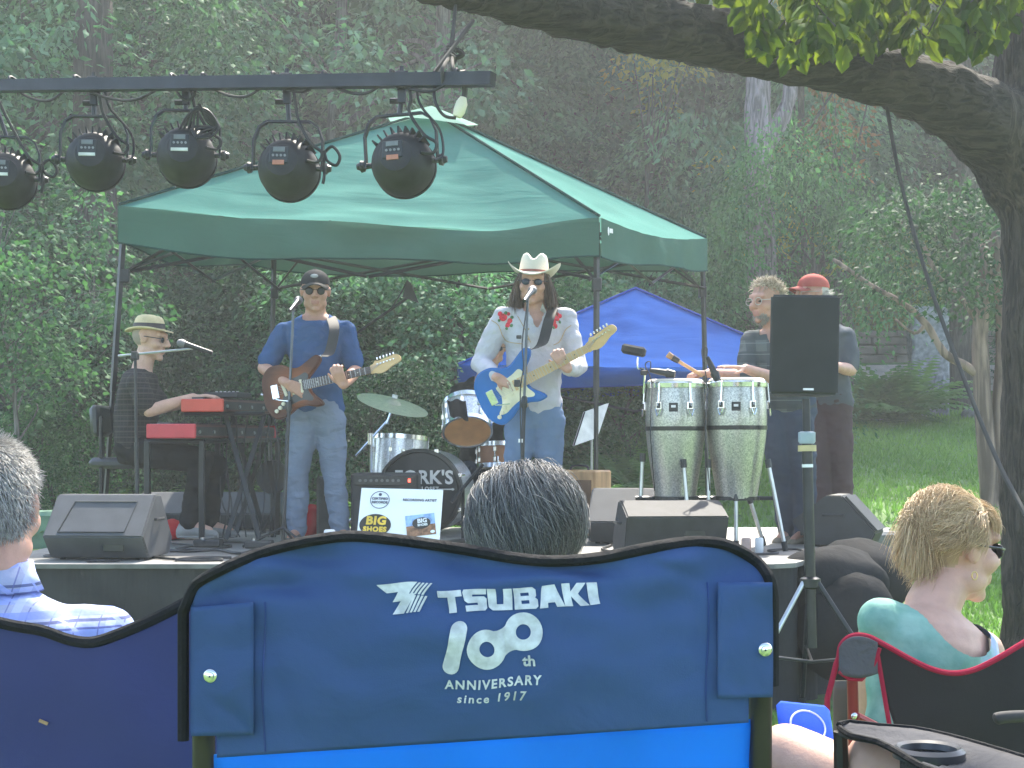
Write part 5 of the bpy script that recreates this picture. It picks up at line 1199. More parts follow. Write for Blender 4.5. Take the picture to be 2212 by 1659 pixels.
# ================================================================== PEOPLE
SKIN_PALE = skin('skin_pale', (.55, .33, .25)); SKIN_TAN = skin('skin_tan', (.46, .25, .175)); SKIN_PINK = skin('skin_pink', (.52, .29, .22))
LIP = skin('lip', (.42, .2, .16)); EYEB = M('eye_dark', (.03, .025, .02), .2)
def hb(f, u=(0, 0, 1)):
    f = Vector(f).normalized(); u = Vector(u); r_ = f.cross(u).normalized(); u = r_.cross(f); return r_, f, u
def head_geo(mb, c, r_, f, u, k=1.0):
    B = Matrix((r_, f, u)).transposed(); g = lambda x, y, z: c + (r_ * x + f * y + u * z) * k
    e = lambda x, y, z, a, b, d: mb.ell(g(x, y, z), (a * k, b * k, d * k), B, 18, 12)
    e(0, -.012, .03, .076, .096, .088); e(0, .018, -.03, .064, .072, .085); e(0, .03, -.075, .046, .052, .04); mb.ell(g(0, .068, -.1), (.024 * k, .02 * k, .019 * k), B)
    for s_ in (-1, 1):
        e(s_ * .04, .05, -.025, .03, .035, .03); e(s_ * .078, -.008, -.002, .009, .019, .03); e(s_ * .083, -.016, .006, .008, .014, .022); e(s_ * .046, .012, -.068, .02, .045, .028)
        mb.cap(g(s_ * .008, .088, .03), .014 * k, g(s_ * .046, .073, .03), .013 * k, 8)
        e(s_ * .012, .1, -.03, .011, .012, .009)
    mb.cap(g(0, .09, .02), .011 * k, g(0, .113, -.026), .014 * k, 10)
    mb.cap(g(-.02, .084, -.058), .008 * k, g(.02, .084, -.058), .008 * k, 8); mb.cap(g(-.016, .083, -.07), .009 * k, g(.016, .083, -.07), .009 * k, 8)
    return g
def hand_geo(mb, w_, d, n, curl, side, k=1.0, spread=.12, thumb=.5):
    d = Vector(d).normalized(); n = Vector(n); n = (n - d * n.dot(d)).normalized(); s_ = d.cross(n) * side
    for i in range(4):
        off = (i - 1.5) * .0195 * k; a = Vector(w_) + s_ * off * .55; b = Vector(w_) + d * (.084 - .005 * abs(i - 1.2)) * k + s_ * off
        mb.cap(a, .0145 * k, b, .0115 * k, 8); p = b; dd = (d + s_ * (i - 1.5) * spread).normalized(); cu = curl[i] if isinstance(curl, (list, tuple)) else curl
        nn = n
        for j, L in enumerate((.043, .028, .022)):
            L *= (.95, 1.06, 1, .8)[i] * k; an = cu * (.55, 1.0, .7)[j]
            dd2 = (dd * math.cos(an) + nn * math.sin(an)).normalized(); nn = (nn * math.cos(an) - dd * math.sin(an)).normalized(); dd = dd2
            q = p + dd * L; mb.cap(p, (.0098 - .0009 * j) * k, q, (.0091 - .0009 * j) * k, 8); p = q
    a = Vector(w_) + d * .02 * k - s_ * .018 * k; dd = (d * .62 - s_ * .7 + n * thumb).normalized(); b = a + dd * .042 * k; mb.cap(a, .0145 * k, b, .0115 * k, 8)
    dd = (dd + d * .6 + s_ * .15).normalized(); c = b + dd * .032 * k; mb.cap(b, .011 * k, c, .0098 * k, 8); dd = (dd + d * .3).normalized(); mb.cap(c, .0096 * k, c + dd * .022 * k, .008 * k, 8)
def limb(mb, pts, rs, n=14):
    for i in range(len(pts) - 1): mb.cap(pts[i], rs[i], pts[i + 1], rs[i + 1], n)
def torso(mb, pel, nk, wd, dd, k=1.0, belly=0, w=1.0):
    ax = nk - pel; prof = [(-.12, .09, .07), (-.04, .15, .105), (.06, .168, .12), (.22, .158, .118 + belly * .6), (.4, .15, .112 + belly), (.6, .165, .12 + belly * .5), (.76, .182, .122), (.88, .185, .105), (.95, .13, .082), (1.0, .075, .062)]
    mb.loft([(pel + ax * t + dd * (.012 * math.sin(t * 3) - belly * .35 * math.exp(-((t - .35) / .3) ** 2)), wd, dd, a * k * w, b * k) for t, a, b in prof], 22)
def strands(rg, n, c, B, rad, pred, flow, step, nst, grav, noise_, r0, tint, lift=.35, keep=1.04, tmean=.5, kmax=9):
    r_, f, u = B; Bm = np.array([tuple(r_), tuple(f), tuple(u)]); pts = []
    while len(pts) < n:
        v = rg.normal(0, 1, 3); v /= np.linalg.norm(v)
        if pred(*v): pts.append(v)
    v = np.array(pts); rad = np.array(rad); loc = v * rad; nrm = v / rad; nrm /= np.linalg.norm(nrm, axis=1, keepdims=True)
    d = nrm * lift + np.array([flow(*q) for q in v]); d /= np.linalg.norm(d, axis=1, keepdims=True)
    gl = Bm @ np.array([0, 0, -1.0]); path = [loc.copy()]; l_ = rg.uniform(.7, 1.1, n)[:, None]
    wob = rg.normal(0, noise_, (n, 3))
    for i in range(nst):
        d = d + gl * grav + wob * .5 + rg.normal(0, noise_ * .4, (n, 3)); d /= np.linalg.norm(d, axis=1, keepdims=True)
        loc = loc + d * step * l_; q = np.linalg.norm(loc / rad, axis=1, keepdims=True); loc = np.where(q < keep, loc * keep / q, loc); km = kmax * (1 + .05 * wob[:, :1] / (noise_ + 1e-6)) ; loc = np.where(q > km, loc * km / q, loc); path.append(loc.copy())
    return [np.array(c) + p @ Bm for p in path], rg.normal(tmean, tint, n)
def hair_obj(name, path, tint, r0, mat, parent):
    k = len(path); n = len(path[0]); P_ = np.stack(path, 1); d = np.diff(P_, axis=1); d = np.concatenate([d, d[:, -1:]], 1); d /= np.linalg.norm(d, axis=2, keepdims=True) + 1e-9
    up = np.array([.3, .2, 1.0]); a = np.cross(d, up); a /= np.linalg.norm(a, axis=2, keepdims=True) + 1e-9; b = np.cross(d, a)
    rs = (r0 * (1 - .8 * (np.arange(k) / (k - 1)) ** 2))[None, :, None]; V = np.stack([P_ + (a * math.cos(t) + b * math.sin(t)) * rs for t in (0, 2.094, 4.189)], 2).reshape(-1, 3)
    F = []
    base_ = (np.arange(n)[:, None, None] * k * 3 + np.arange(k - 1)[None, :, None] * 3)
    for j in range(3): F.append(np.stack([base_[..., 0] + j, base_[..., 0] + (j + 1) % 3, base_[..., 0] + 3 + (j + 1) % 3, base_[..., 0] + 3 + j], -1).reshape(-1, 4))
    me = np_mesh(name, V, np.concatenate(F), np.clip(np.tile(np.repeat(tint, k - 1), 3), 0, 1)); return link(name, me, mat, parent, True)
def person(label, J, skinm, shirt=None, sleeve='short', pants=None, shoes=None, k=1.0, belly=0, hands=None, neckline=None, scalp=None, voxel=.0068, group=None, hk=1.06, w=1.0, swell=1.0, pcut=True):
    """J: world joints. head, f, u, nk, pel, wd, sh, el, wr, hip, kn, an, toe (lists of two)"""
    t = thing('person', label, 'person', (J['pel'].x, J['pel'].y, min([a.z for a in J['an']]) - .08), group)
    r_, f, u = hb(J['f'], J.get('u', (0, 0, 1))); wd = Vector(J['wd']).normalized(); ax = (J['nk'] - J['pel']).normalized(); dd = wd.cross(ax).normalized(); wd = ax.cross(dd).normalized()
    mb = MB(); g = head_geo(mb, J['head'], r_, f, u, k * hk)
    limb(mb, [J['nk'] - ax * .05, J['nk'], J['head'] - u * .055 * k - f * .01], [.074 * k, .065 * k, .058 * k])
    torso(mb, J['pel'], J['nk'], wd, dd, .86 * k, belly * .8, w)
    for i in range(2):
        limb(mb, [J['nk'] - ax * .06, J['sh'][i]], [.056 * k, .052 * k]); e_, w2 = J['el'][i], J['wr'][i]
        limb(mb, [J['sh'][i], lerp(J['sh'][i], e_, .5), e_, lerp(e_, w2, .35), w2], [.052 * k, .047 * k, .039 * k, .041 * k, .0265 * k])
        if hands and hands[i]: hand_geo(mb, w2, *hands[i])
        limb(mb, [J['hip'][i], J['kn'][i], lerp(J['kn'][i], J['an'][i], .3), J['an'][i]], [.082 * k, .055 * k, .056 * k, .038 * k])
        limb(mb, [J['an'][i], J['toe'][i]], [.036 * k, .026 * k])
    me = remesh(mb, voxel, 3, .45)
    link('body', me, [skinm, LIP, scalp or skinm], t, True)
    co = np.empty(len(me.polygons) * 3, np.float32); me.polygons.foreach_get('center', co); co = co.reshape(-1, 3) + np.array(t.location)
    idx = np.zeros(len(co), np.int32); lp = np.array(g(0, .09, -.064)); rel = co - lp
    idx[(np.abs(rel @ np.array(r_)) < .024 * k) & (np.abs(rel @ np.array(u)) < .012 * k) & (np.abs(rel @ np.array(f)) < .02 * k)] = 1
    if scalp:
        q = co - np.array(g(0, -.012, .03)); a, b, c = q @ np.array(r_), q @ np.array(f), q @ np.array(u)
        idx[(np.abs(a) < .09 * k) & (np.linalg.norm(q, axis=1) < .125 * k) & ((c > .035 * k + .35 * np.maximum(b, 0)) | ((b < -.02 * k) & (c > -.075 * k) & (np.abs(a) < .078 * k)))] = 2
    me.polygons.foreach_set('material_index', idx)
    if shirt:
        mb = MB(); torso(mb, J['pel'] - ax * .01, J['nk'], wd, dd, 1.02 * k * swell, belly, w)
        for i in range(2):
            limb(mb, [J['nk'] - ax * .075, J['sh'][i]], [.062 * k, .066 * k] if sleeve != 'none' else [.058 * k, .057 * k]); e_, w2 = J['el'][i], J['wr'][i]
            if sleeve == 'short': limb(mb, [J['sh'][i], lerp(J['sh'][i], e_, .4), lerp(J['sh'][i], e_, .78)], [.067 * k, .069 * k, .066 * k])
            elif sleeve == 'long': limb(mb, [J['sh'][i], lerp(J['sh'][i], e_, .5), e_, lerp(e_, w2, .4), lerp(e_, w2, .9)], [.066 * k, .064 * k, .058 * k, .055 * k, .042 * k])
            elif sleeve == 'half': limb(mb, [J['sh'][i], lerp(J['sh'][i], e_, .5), e_, lerp(e_, w2, .25)], [.066 * k, .064 * k, .058 * k, .053 * k])
        sm = remesh(mb, .0105 if sleeve != 'none' else .007, 4, .5); wrinkle(sm, .011 if sleeve != 'none' else .004, 9, len(label), (1, 1, 1.3)); 
        if neckline:
            bm = bmesh.new(); bm.from_mesh(sm); kill = [fc for fc in bm.faces if neckline(*(lambda q: (q.dot(wd), q.dot(dd), q.dot(ax)))(fc.calc_center_median() - J['nk']))]
            bmesh.ops.delete(bm, geom=kill, context='FACES'); bv = [v for v in bm.verts if v.is_boundary]
            for _ in range(6): bmesh.ops.smooth_vert(bm, verts=bv, factor=.5, use_axis_x=True, use_axis_y=True, use_axis_z=True)
            bm.to_mesh(sm); bm.free()
        link('shirt', sm, shirt, t, True)
    if pants:
        mb = MB(); mb.loft([(J['pel'] + ax * a, wd, dd, b * k * w, c * k) for a, b, c in ((-.1, .11, .09), (-.03, .165, .12), (.06, .168, .122), (.1, .16, .115))], 20)
        for i in range(2): limb(mb, [J['hip'][i], lerp(J['hip'][i], J['kn'][i], .5), J['kn'][i], lerp(J['kn'][i], J['an'][i], .4), lerp(J['kn'][i], J['an'][i], .97)], [.1 * k, .09 * k, .071 * k, .07 * k, .06 * k], 16)
        pm = remesh(mb, .0105, 3, .5); wrinkle(pm, .010, 9, 3, (1, 1, 1.9)); link('trousers', pm, pants, t, True)
    if shoes:
        for i in range(2):
            mb = MB(); a, tt = J['an'][i], J['toe'][i]; d = (tt - a); d.z = 0; L = d.length; d.normalize(); s_ = Vector((-d.y, d.x, 0)); z0 = min(a.z, tt.z) - .045; Z = Vector((0, 0, 1)); b = Vector((a.x, a.y, z0))
            mb.loft([(b + d * x + Z * h / 2, s_, Z, hw, h / 2) for x, hw, h in ((-.075, .025, .06), (-.06, .036, .09), (0, .038, .1), (.06, .042, .075), (.12, .046, .06), (.17, .035, .045), (.19, .015, .03))], 16)
            mb.box(b + d * .055 + Z * .006, (.24, .078, .014), Matrix((d, s_, Z)).transposed(), .005); mb.build('shoe', shoes, t, True)
    J['g'] = g; J['B'] = (r_, f, u); J['dd'] = dd; J['ax'] = ax; J['wdn'] = wd; J['t'] = t
    return t
def sunglasses(J, k=1.0, lens=None, round_=False, frame_m=None, name='sunglasses'):
    g = J['g']; r_, f, u = J['B']; Bm = Matrix((r_, f, u)).transposed(); mb = MB()
    for s_ in (-1, 1): mb.ell(g(s_ * .033, .088, .0), ((.025 if not round_ else .024) * k, .007 * k, (.019 if not round_ else .024) * k), Bm)
    o = mb.build(name, lens or M('dark_lens', (.012, .014, .018), .12), J['t'], True)
    mb = MB(); mb.tube([g(-.012, .106, .006), g(.012, .106, .006)], .003, 6)
    for s_ in (-1, 1): mb.tube([g(s_ * .056, .09, .006), g(s_ * .076, .066, .008), g(s_ * .088, -.005, .012)], .0028, 6)
    mb.build('temple', frame_m or BLACKM, o)
def hat(J, name, mat, bandm, prof_h, rx, ry, brim, curl, dent, tilt=0, up=.05, front_dip=0, bandh=.03):
    g = J['g']; r_, f, u = J['B']; u2 = (u + f * tilt).normalized(); f2 = r_.cross(u2) * -1; f2 = u2.cross(r_); c = g(0, -.01, up); n = 40; mb = MB()
    if f2.dot(f) < 0: f2 = -f2
    def ring(z, sx, sy, fn=None): return [c + r_ * (sx * math.cos(a)) + f2 * (sy * math.sin(a)) + u2 * (z + (fn(math.cos(a), math.sin(a)) if fn else 0)) for a in [2 * math.pi * j / n for j in range(n)]]
    bz = lambda e: (lambda x, y: curl * (abs(x) ** 2.2) * e - front_dip * e * abs(y) ** 2)
    rings = [ring(.004, rx * .98, ry * .98)]
    for e in (.4, .75, 1.0): rings.append(ring(-.004, rx + brim * e * .8, ry + brim * e, bz(e ** 1.5)))
    for e in (1.0, .75, .4, .0): rings.append(ring(.004, rx + brim * e * .8, ry + brim * e, bz(e ** 1.5)))
    for z, s_ in ((.25, .99), (.5, .95), (.75, .88), (.92, .78), (1.0, .62), (1.0, .4), (.97, .2), (.96, .02)):
        dn = (lambda z: (lambda x, y: -dent * max(0, (z - .6) / .4) * math.exp(-(x * s_ / .3) ** 2)))(z)
        rings.append(ring(z * prof_h, rx * s_, ry * s_, dn))
    mb.v = [tuple(p) for rg_ in rings for p in rg_]; k = len(rings); mb.f = [[i * n + j, i * n + (j + 1) % n, (i + 1) * n + (j + 1) % n, (i + 1) * n + j] for i in range(k - 1) for j in range(n)]; mb.m = [0] * len(mb.f)
    h = mb.build(name, mat, J['t'], True); mb = MB()
    R2 = [ring(z, rx * s_ * 1.012, ry * s_ * 1.012) for z, s_ in ((.008, 1.0), (bandh + .006, .985))]; mb.v = [tuple(p) for q in R2 for p in q]; mb.f = [[j, (j + 1) % n, n + (j + 1) % n, n + j] for j in range(n)]; mb.m = [0] * n
    mb.build('hat_band', bandm, h, True); return h
def cap_hat(J, mat, visor_m, k=1.0, patch=None):
    g = J['g']; r_, f, u = J['B']; Bm = Matrix((r_, f, u)).transposed(); mb = MB(); n = 28
    vs = []
    for i in range(9):
        ph = (i / 8) * math.pi / 2
        for j in range(n):
            a = 2 * math.pi * j / n; vs.append(g(.084 * math.cos(ph) * math.cos(a), -.008 + .104 * math.cos(ph) * math.sin(a), .04 + .088 * math.sin(ph) ** .9))
    mb.add(vs, [(i * n + j, i * n + (j + 1) % n, (i + 1) * n + (j + 1) % n, (i + 1) * n + j) for i in range(8) for j in range(n)]); cp = mb.build('cap', mat, J['t'], True)
    mb = MB(); mb.grid(lambda a, b: g((a - .5) * .15 * (1 - .25 * b * b), .075 + .085 * b * (1 - (2 * a - 1) ** 2 * .45) - .03 * (2 * a - 1) ** 2, .05 - .018 * b - .028 * (2 * a - 1) ** 2), 14, 6)
    me = mb.mesh('v'); me = evaluated(me, [('SOLIDIFY', dict(thickness=.005))]); link('visor', me, visor_m, cp, True)
    mb = MB(); mb.ell(g(0, -.008, .128), (.008, .008, .005)); mb.build('button', mat, cp)
    if patch: mb = MB(); mb.ell(g(.004, .09, .085), (.024, .006, .012), Bm); mb.build('emblem', patch, cp)
    return cp
def pxs(D, *p): return [P(a, b, D + (c[0] if c else 0)) for (a, b, *c) in p]
DENIM = cloth('blue_denim', (.17, .21, .28), .1, fold=.8, fmap=(1, 1, 2), fscale=8, weave=300); DENIMD = cloth('dark_denim', (.06, .075, .11), .2, fold=.5, fscale=8)
GREYSHOE = M('grey_shoe', (.25, .24, .23), .6); DKSHOE = M('dark_shoe', (.06, .055, .05), .6)
CHAR = cloth('black_cotton', (.022, .021, .022), .25, fold=.5, fscale=9)
crew = lambda a, d, z: z > -.014 - .03 * (d > .0) and abs(a) < .075
# --- keyboard player (faces right)
D = 9.35
J = dict(head=P(324, 733, D), f=(1, -.12, -.1), nk=P(307, 796, D), pel=P(290, 968, D), wd=(.06, -1, 0), sh=[P(296, 826, D - .19), P(303, 823, D + .19)],
         el=[P(322, 888, D - .24), P(352, 880, D + .2)], wr=[P(418, 858, D - .12), P(430, 862, D + .2)], hip=[P(300, 975, D - .1), P(305, 972, D + .1)], kn=[P(436, 995, D - .13), P(468, 1002, D + .12)],
         an=[P(408, 1133, D - .12), P(450, 1133, D + .15)], toe=[P(452, 1146, D - .14), P(496, 1146, D + .15)])
t = person('keyboard player in a straw hat and black patterned shirt sitting side-on', J, SKIN_PALE, plaid('dark_patterned_shirt', (.022, .02, .021), [(2, 30, 0, .22, (.075, .062, .055)), (2, 47, .3, .12, (.06, .05, .05)), (0, 40, 0, .12, (.05, .045, .045))]), 'short', CHAR, GREYSHOE,
           hands=[((1, .1, .12), (0, .1, -1), .35, -1), ((1, 0, 0), (0, 0, -1), .35, 1)], neckline=crew, w=1.1, belly=.025, hk=1.1, scalp=M('stubble', (.3, .24, .21), .8))
hat(J, 'straw_hat', M('straw', (.62, .5, .3), .8, bump=.5, bscale=220), M('hat_ribbon', (.05, .04, .045), .6), .095, .083, .1, .052, .012, .022, -.06, .052, .012, .035); sunglasses(J)
# --- guitarist in the blue t-shirt
def guitar(label, o_, xd, zd, bodym, guardm, neckm, frm, headm, strap, k=1.0):
    t = thing('electric_guitar', label, 'electric guitar', o_); xd = Vector(xd).normalized(); zd = Vector(zd); zd = (zd - xd * zd.dot(xd)).normalized(); yd = zd.cross(xd)
    T = Matrix(((xd.x * k, yd.x * k, zd.x * k, o_.x), (xd.y * k, yd.y * k, zd.y * k, o_.y), (xd.z * k, yd.z * k, zd.z * k, o_.z), (0, 0, 0, 1)))
    out = [(-.2, .0), (-.19, .09), (-.14, .15), (-.06, .155), (.0, .125), (.05, .115), (.11, .14), (.17, .165), (.2, .145), (.185, .11), (.135, .065), (.105, .035), (.105, -.035), (.125, -.07), (.16, -.11), (.165, -.138), (.12, -.142), (.06, -.122), (.0, -.125), (-.06, -.155), (-.13, -.168), (-.18, -.12), (-.198, -.06)]
    pl = [(p.x, p.y) for p in spline([(a, b, 0) for a, b in out], 5, True)]
    me = MB().prism(pl, T, -.0225, .0225).mesh('b'); bm = bmesh.new(); bm.from_mesh(me); bmesh.ops.bevel(bm, geom=[e for e in bm.edges if len(e.link_faces) == 2 and max(len(fc.verts) for fc in e.link_faces) > 8], offset=.009 * k, segments=3, affect='EDGES'); bm.to_mesh(me); bm.free()
    b = link('body', me, bodym, t, True)
    try: me.set_sharp_from_angle(angle=R(50))
    except Exception: pass
    gp = [(.103, .034), (.12, .07), (.1, .1), (.05, .085), (-.01, .075), (-.07, .07), (-.075, .0), (-.1, -.075), (-.145, -.125), (-.1, -.14), (-.03, -.115), (.05, -.1), (.11, -.12), (.13, -.105), (.11, -.06), (.103, -.034)]
    gp = [(.04 + (a - .04) * .86, -.03 + (c + .03) * .8) for a, c in gp]
    MB().prism([(p.x, p.y) for p in spline([(a, c, 0) for a, c in gp], 4, True)], T, .0229, .0252).build('pickguard', guardm, t)
    for x, a in ((-.055, .2), (0, 0), (.055, 0)):
        mb = MB(); mb.X = T; mb.box((x, -.003, .028), (.02, .082, .008), Matrix.Rotation(a, 3, 'Z'), .004); mb.build('pickup', OFFWHITE, t)
    mb = MB(); mb.X = T; mb.box((-.115, -.003, .028), (.045, .085, .01), None, .002); mb.build('bridge', CHROME, t)
    for x, y in ((-.075, -.085), (-.1, -.105), (-.125, -.12)): mb = MB(); mb.X = T; mb.lathe((x, y, .025), (0, 0, 1), [(0, .013), (.012, .011), (.013, .001)], 12); mb.build('knob', OFFWHITE, t)
    mb = MB(); mb.X = T; mb.tube([(-.115, -.05, .035), (-.09, -.06, .05), (-.03, -.08, .055)], .0035, 6); mb.build('tremolo_arm', CHROME, t)
    mb = MB(); mb.X = T; n_ = 8
    vs = []
    for x, hw in ((.07, .029), (.5, .0215)): vs += [Vector((x, hw * math.cos(a), .018 - .022 * math.sin(a))) for a in [math.pi * j / (n_ - 1) for j in range(n_)]]
    mb.add(vs, [tuple(range(n_)), tuple(range(n_, 2 * n_))[::-1]] + [(j, (j + 1) % n_, n_ + (j + 1) % n_, n_ + j) for j in range(n_)]); nk = mb.build('neck', neckm, t)
    MB().prism([(.03, .03), (.5, .0215), (.5, -.0215), (.03, -.03)], T, .0255, .031).build('fretboard', frm, t)
    mb = MB(); mb.X = T
    for j in range(1, 22):
        x = .5 - .6 * (1 - 2 ** (-j / 12)); hw = .0215 + (.5 - x) / .43 * .0075
        if x > .035: mb.box((x, 0, .0317), (.0022, hw * 2, .0016))
    mb.build('fret', STEEL, nk)
    mb = MB(); mb.X = T
    for j in (3, 5, 7, 9, 15): x = .5 - .6 * (1 - 2 ** (-(j - .5) / 12)); mb.cyl((x, 0, .0308), (x, 0, .0315), .004, n=8)
    mb.build('inlay', M('inlay', (.6, .58, .5) if frm is not neckm else (.04, .04, .04), .5), nk)
    hs = [(.495, .0215), (.52, .033), (.535, .05), (.56, .045), (.66, .06), (.69, .045), (.692, .02), (.67, .008), (.64, .0), (.6, -.02), (.57, -.03), (.545, -.03), (.52, -.023), (.495, -.0215)]
    MB().prism([(p.x, p.y) for p in spline([(a, c, 0) for a, c in hs], 3, True)], T, .006, .021).build('headstock', headm, t)
    for j in range(6):
        mb = MB(); mb.X = T; x = .548 + j * .021; y = .047 + .0016 * j * 1.2; mb.box((x, y + .013, .012), (.01, .016, .012), None, .003); mb.cyl((x, y - .022, .02), (x, y - .022, .03), .004, n=8); mb.build('tuner', CHROME, t)
    mb = MB(); mb.X = T
    for j in range(6): mb.tube([(-.115, -.025 + j * .0095, .036), (.5, -.016 + j * .0065, .0345), (.55 + .02 * j, .02 + .004 * j, .026)], .0007, 4)
    mb.build('string', STEEL, t)
    for x, y in ((.19, .15), (-.2, 0)): mb = MB(); mb.X = T; mb.lathe((x, y, .0), (1 if x > 0 else -1, .3, 0), [(0, .006), (.01, .005), (.012, .01), (.016, .009), (.016, .001)], 10); mb.build('strap_button', CHROME, t)
    if strap:
        pts, wv, sm = strap; q = spline(pts, 7); mb = MB(); vs = []
        for i, p in enumerate(q):
            d = (q[min(i + 1, len(q) - 1)] - q[max(i - 1, 0)]).normalized(); s_ = Vector(wv[0]).lerp(Vector(wv[-1]), i / (len(q) - 1)); s_ = (s_ - d * s_.dot(d)).normalized(); nn = d.cross(s_)
            for a, c in ((-1, -1), (1, -1), (1, 1), (-1, 1)): vs.append(p + s_ * a * .031 + nn * c * .0015)
        n_ = len(q); mb.add(vs, [(i * 4 + j, i * 4 + (j + 1) % 4, i * 4 + 4 + (j + 1) % 4, i * 4 + 4 + j) for i in range(n_ - 1) for j in range(4)] + [(0, 1, 2, 3), (4 * n_ - 1, 4 * n_ - 2, 4 * n_ - 3, 4 * n_ - 4)]); mb.build('strap', sm, t, True)
    return t, T
def sunburst():
    m, t, n, l, b = base('sunburst_lacquer'); tc = n.new('ShaderNodeTexCoord'); nz = n.new('ShaderNodeTexNoise'); nz.inputs['Scale'].default_value = 30
    mp = n.new('ShaderNodeMapping'); mp.inputs['Scale'].default_value = (.3, 1, 3); l.new(tc.outputs['Object'], mp.inputs[0]); l.new(mp.outputs[0], nz.inputs['Vector'])
    ln = n.new('ShaderNodeVectorMath'); ln.operation = 'LENGTH'; l.new(tc.outputs['Object'], ln.inputs[0]); cr = n.new('ShaderNodeValToRGB'); mr = n.new('ShaderNodeMath'); mr.operation = 'MULTIPLY_ADD'; mr.inputs[1].default_value = 5; l.new(ln.outputs['Value'], mr.inputs[0])
    ml = n.new('ShaderNodeMath'); ml.operation = 'MULTIPLY'; ml.inputs[1].default_value = .25; l.new(nz.outputs[0], ml.inputs[0]); l.new(ml.outputs[0], mr.inputs[2]); l.new(mr.outputs[0], cr.inputs[0])
    cr.color_ramp.elements[0].color = (.3, .095, .035, 1); cr.color_ramp.elements[1].color = (.075, .024, .014, 1); cr.color_ramp.elements[0].position = .3; l.new(cr.outputs[0], b.inputs['Base Color']); b.inputs['Roughness'].default_value = .45; b.inputs['Specular IOR Level'].default_value = .25; return m
MAPLE = M('maple_neck', (.62, .4, .19), .35, var=.12, scale=14, mapping=(.2, 1, 1)); ROSE = M('rosewood', (.05, .03, .025), .45, var=.3)
BLUEL = M('blue_lacquer', (.004, .12, .43), .2, var=.12, scale=4); STRAPB = M('black_strap', (.022, .021, .021), .6)
D = 9.25; xd = Vector((.95, -.22, .2)).normalized(); go = P(636, 838, D - .3); zd = Vector((.12, -1, .12))
J = dict(head=P(681, 630, D - .04), f=(.12, -1, -.06), nk=P(682, 677, D), pel=P(683, 890, D + .02), wd=(1, .1, 0), sh=[P(617, 718, D - .02), P(746, 716, D + .03)], el=[P(570, 795, D - .06), P(768, 800, D - .05)],
         wr=[P(620, 828, D - .33), P(742, 832, D - .42)], hip=[P(655, 905, D), P(712, 905, D)], kn=[P(642, 1025, D - .03), P(722, 1028, D - .02)], an=[P(641, 1150, D + .02), P(736, 1150, D + .02)], toe=[P(628, 1162, D - .12), P(750, 1162, D - .12)])
person('guitarist in a blue t-shirt, black cap and round sunglasses', J, SKIN_TAN, cloth('blue_tshirt', (.035, .085, .2), .12, fold=1, fscale=7), 'short', DENIM, DKSHOE, belly=.02, k=1.02,
       hands=[((.75, -.1, -.35), (.1, .9, -.2), [.5, .6, .7, .75], 1), ((-.35, -.25, .75), (.1, .9, .2), [1.0, 1.0, 1.0, 1.0], -1)], neckline=crew, scalp=M('grey_stubble', (.25, .22, .2), .8))
cap_hat(J, cloth('black_cap', (.025, .025, .028)), cloth('cap_brim', (.045, .042, .04)), patch=M('cap_patch', (.4, .4, .42), .6)); sunglasses(J, round_=True)
guitar('dark sunburst electric guitar held by the guitarist in the blue t-shirt', go, xd, zd, sunburst(), M('dark_guard', (.03, .03, .03), .3), MAPLE, ROSE, MAPLE,
       ([go + xd * .185 + Vector((0, 0, .15)), P(712, 760, D - .24), P(722, 715, D - .19), P(718, 692, D - .09), P(710, 684, D + .04), P(690, 710, D + .16)], [(1, 0, 0), (1, 0, 0)], STRAPB), 1.0)
# --- singer in the cowboy hat
D = 8.85; xd = Vector((.86, -.26, .43)).normalized(); go = P(1103, 838, D - .3); zd = Vector((.14, -1, .1))
J = dict(head=P(1152, 612, D - .05), f=(-.1, -1, -.02), u=(.05, 0, 1), nk=P(1156, 665, D), pel=P(1152, 890, D + .02), wd=(1, .1, -.02), sh=[P(1088, 684, D - .02), P(1222, 688, D + .02)], el=[P(1038, 785, D - .03), P(1247, 790, D - .08)],
         wr=[P(1072, 815, D - .31), P(1226, 797, D - .4)], hip=[P(1128, 905, D), P(1184, 905, D)], kn=[P(1115, 1020, D - .03), P(1186, 1020, D - .02)], an=[P(1112, 1155, D), P(1192, 1155, D)], toe=[P(1100, 1168, D - .14), P(1204, 1168, D - .14)])
WSHIRT = cloth('white_western_shirt', (.5, .49, .53), .05, fold=1, fscale=8)
person('singer in white cowboy hat and rose-embroidered white western shirt', J, SKIN_PINK, WSHIRT, 'long', cloth('singer_denim', (.13, .19, .3), .2, fold=.5, fscale=8), DKSHOE, k=1.03,
       hands=[((.8, -.1, -.3), (.1, .9, -.3), [.5, .6, .7, .75], 1), ((-.5, -.2, .7), (.1, .9, .2), [1.0, 1.0, 1.0, 1.0], -1)], neckline=lambda a, d, z: abs(a) < .07 and (z > -.025 or (d > .0 and abs(a) < .05 * (z + .13) / .13)), scalp=M('brown_scalp', (.1, .06, .04), .8))
hat(J, 'cowboy_hat', M('cream_felt', (.6, .56, .46), .75, var=.05), M('red_band', (.3, .09, .06), .6), .125, .088, .108, .085, .07, .04, -.02, .048, .018, .016); sunglasses(J, lens=M('blue_lens', (.02, .035, .06), .12))
HAIRB = hairmat('brown_hair', (.045, .025, .015), (.2, .13, .085)); rg = np.random.default_rng(8)
pth, ti = strands(rg, 900, J['g'](0, -.012, .03), J['B'], (.08, .1, .09), lambda x, y, z: z > -.2 and y < .35 and abs(x) > .25 - (y < 0) * .3, lambda x, y, z: (x * .8, -.05, -.9), .026, 9, .5, .12, .004, .2)
hair_obj('long_hair', pth, ti, .0042, HAIRB, J['t'])
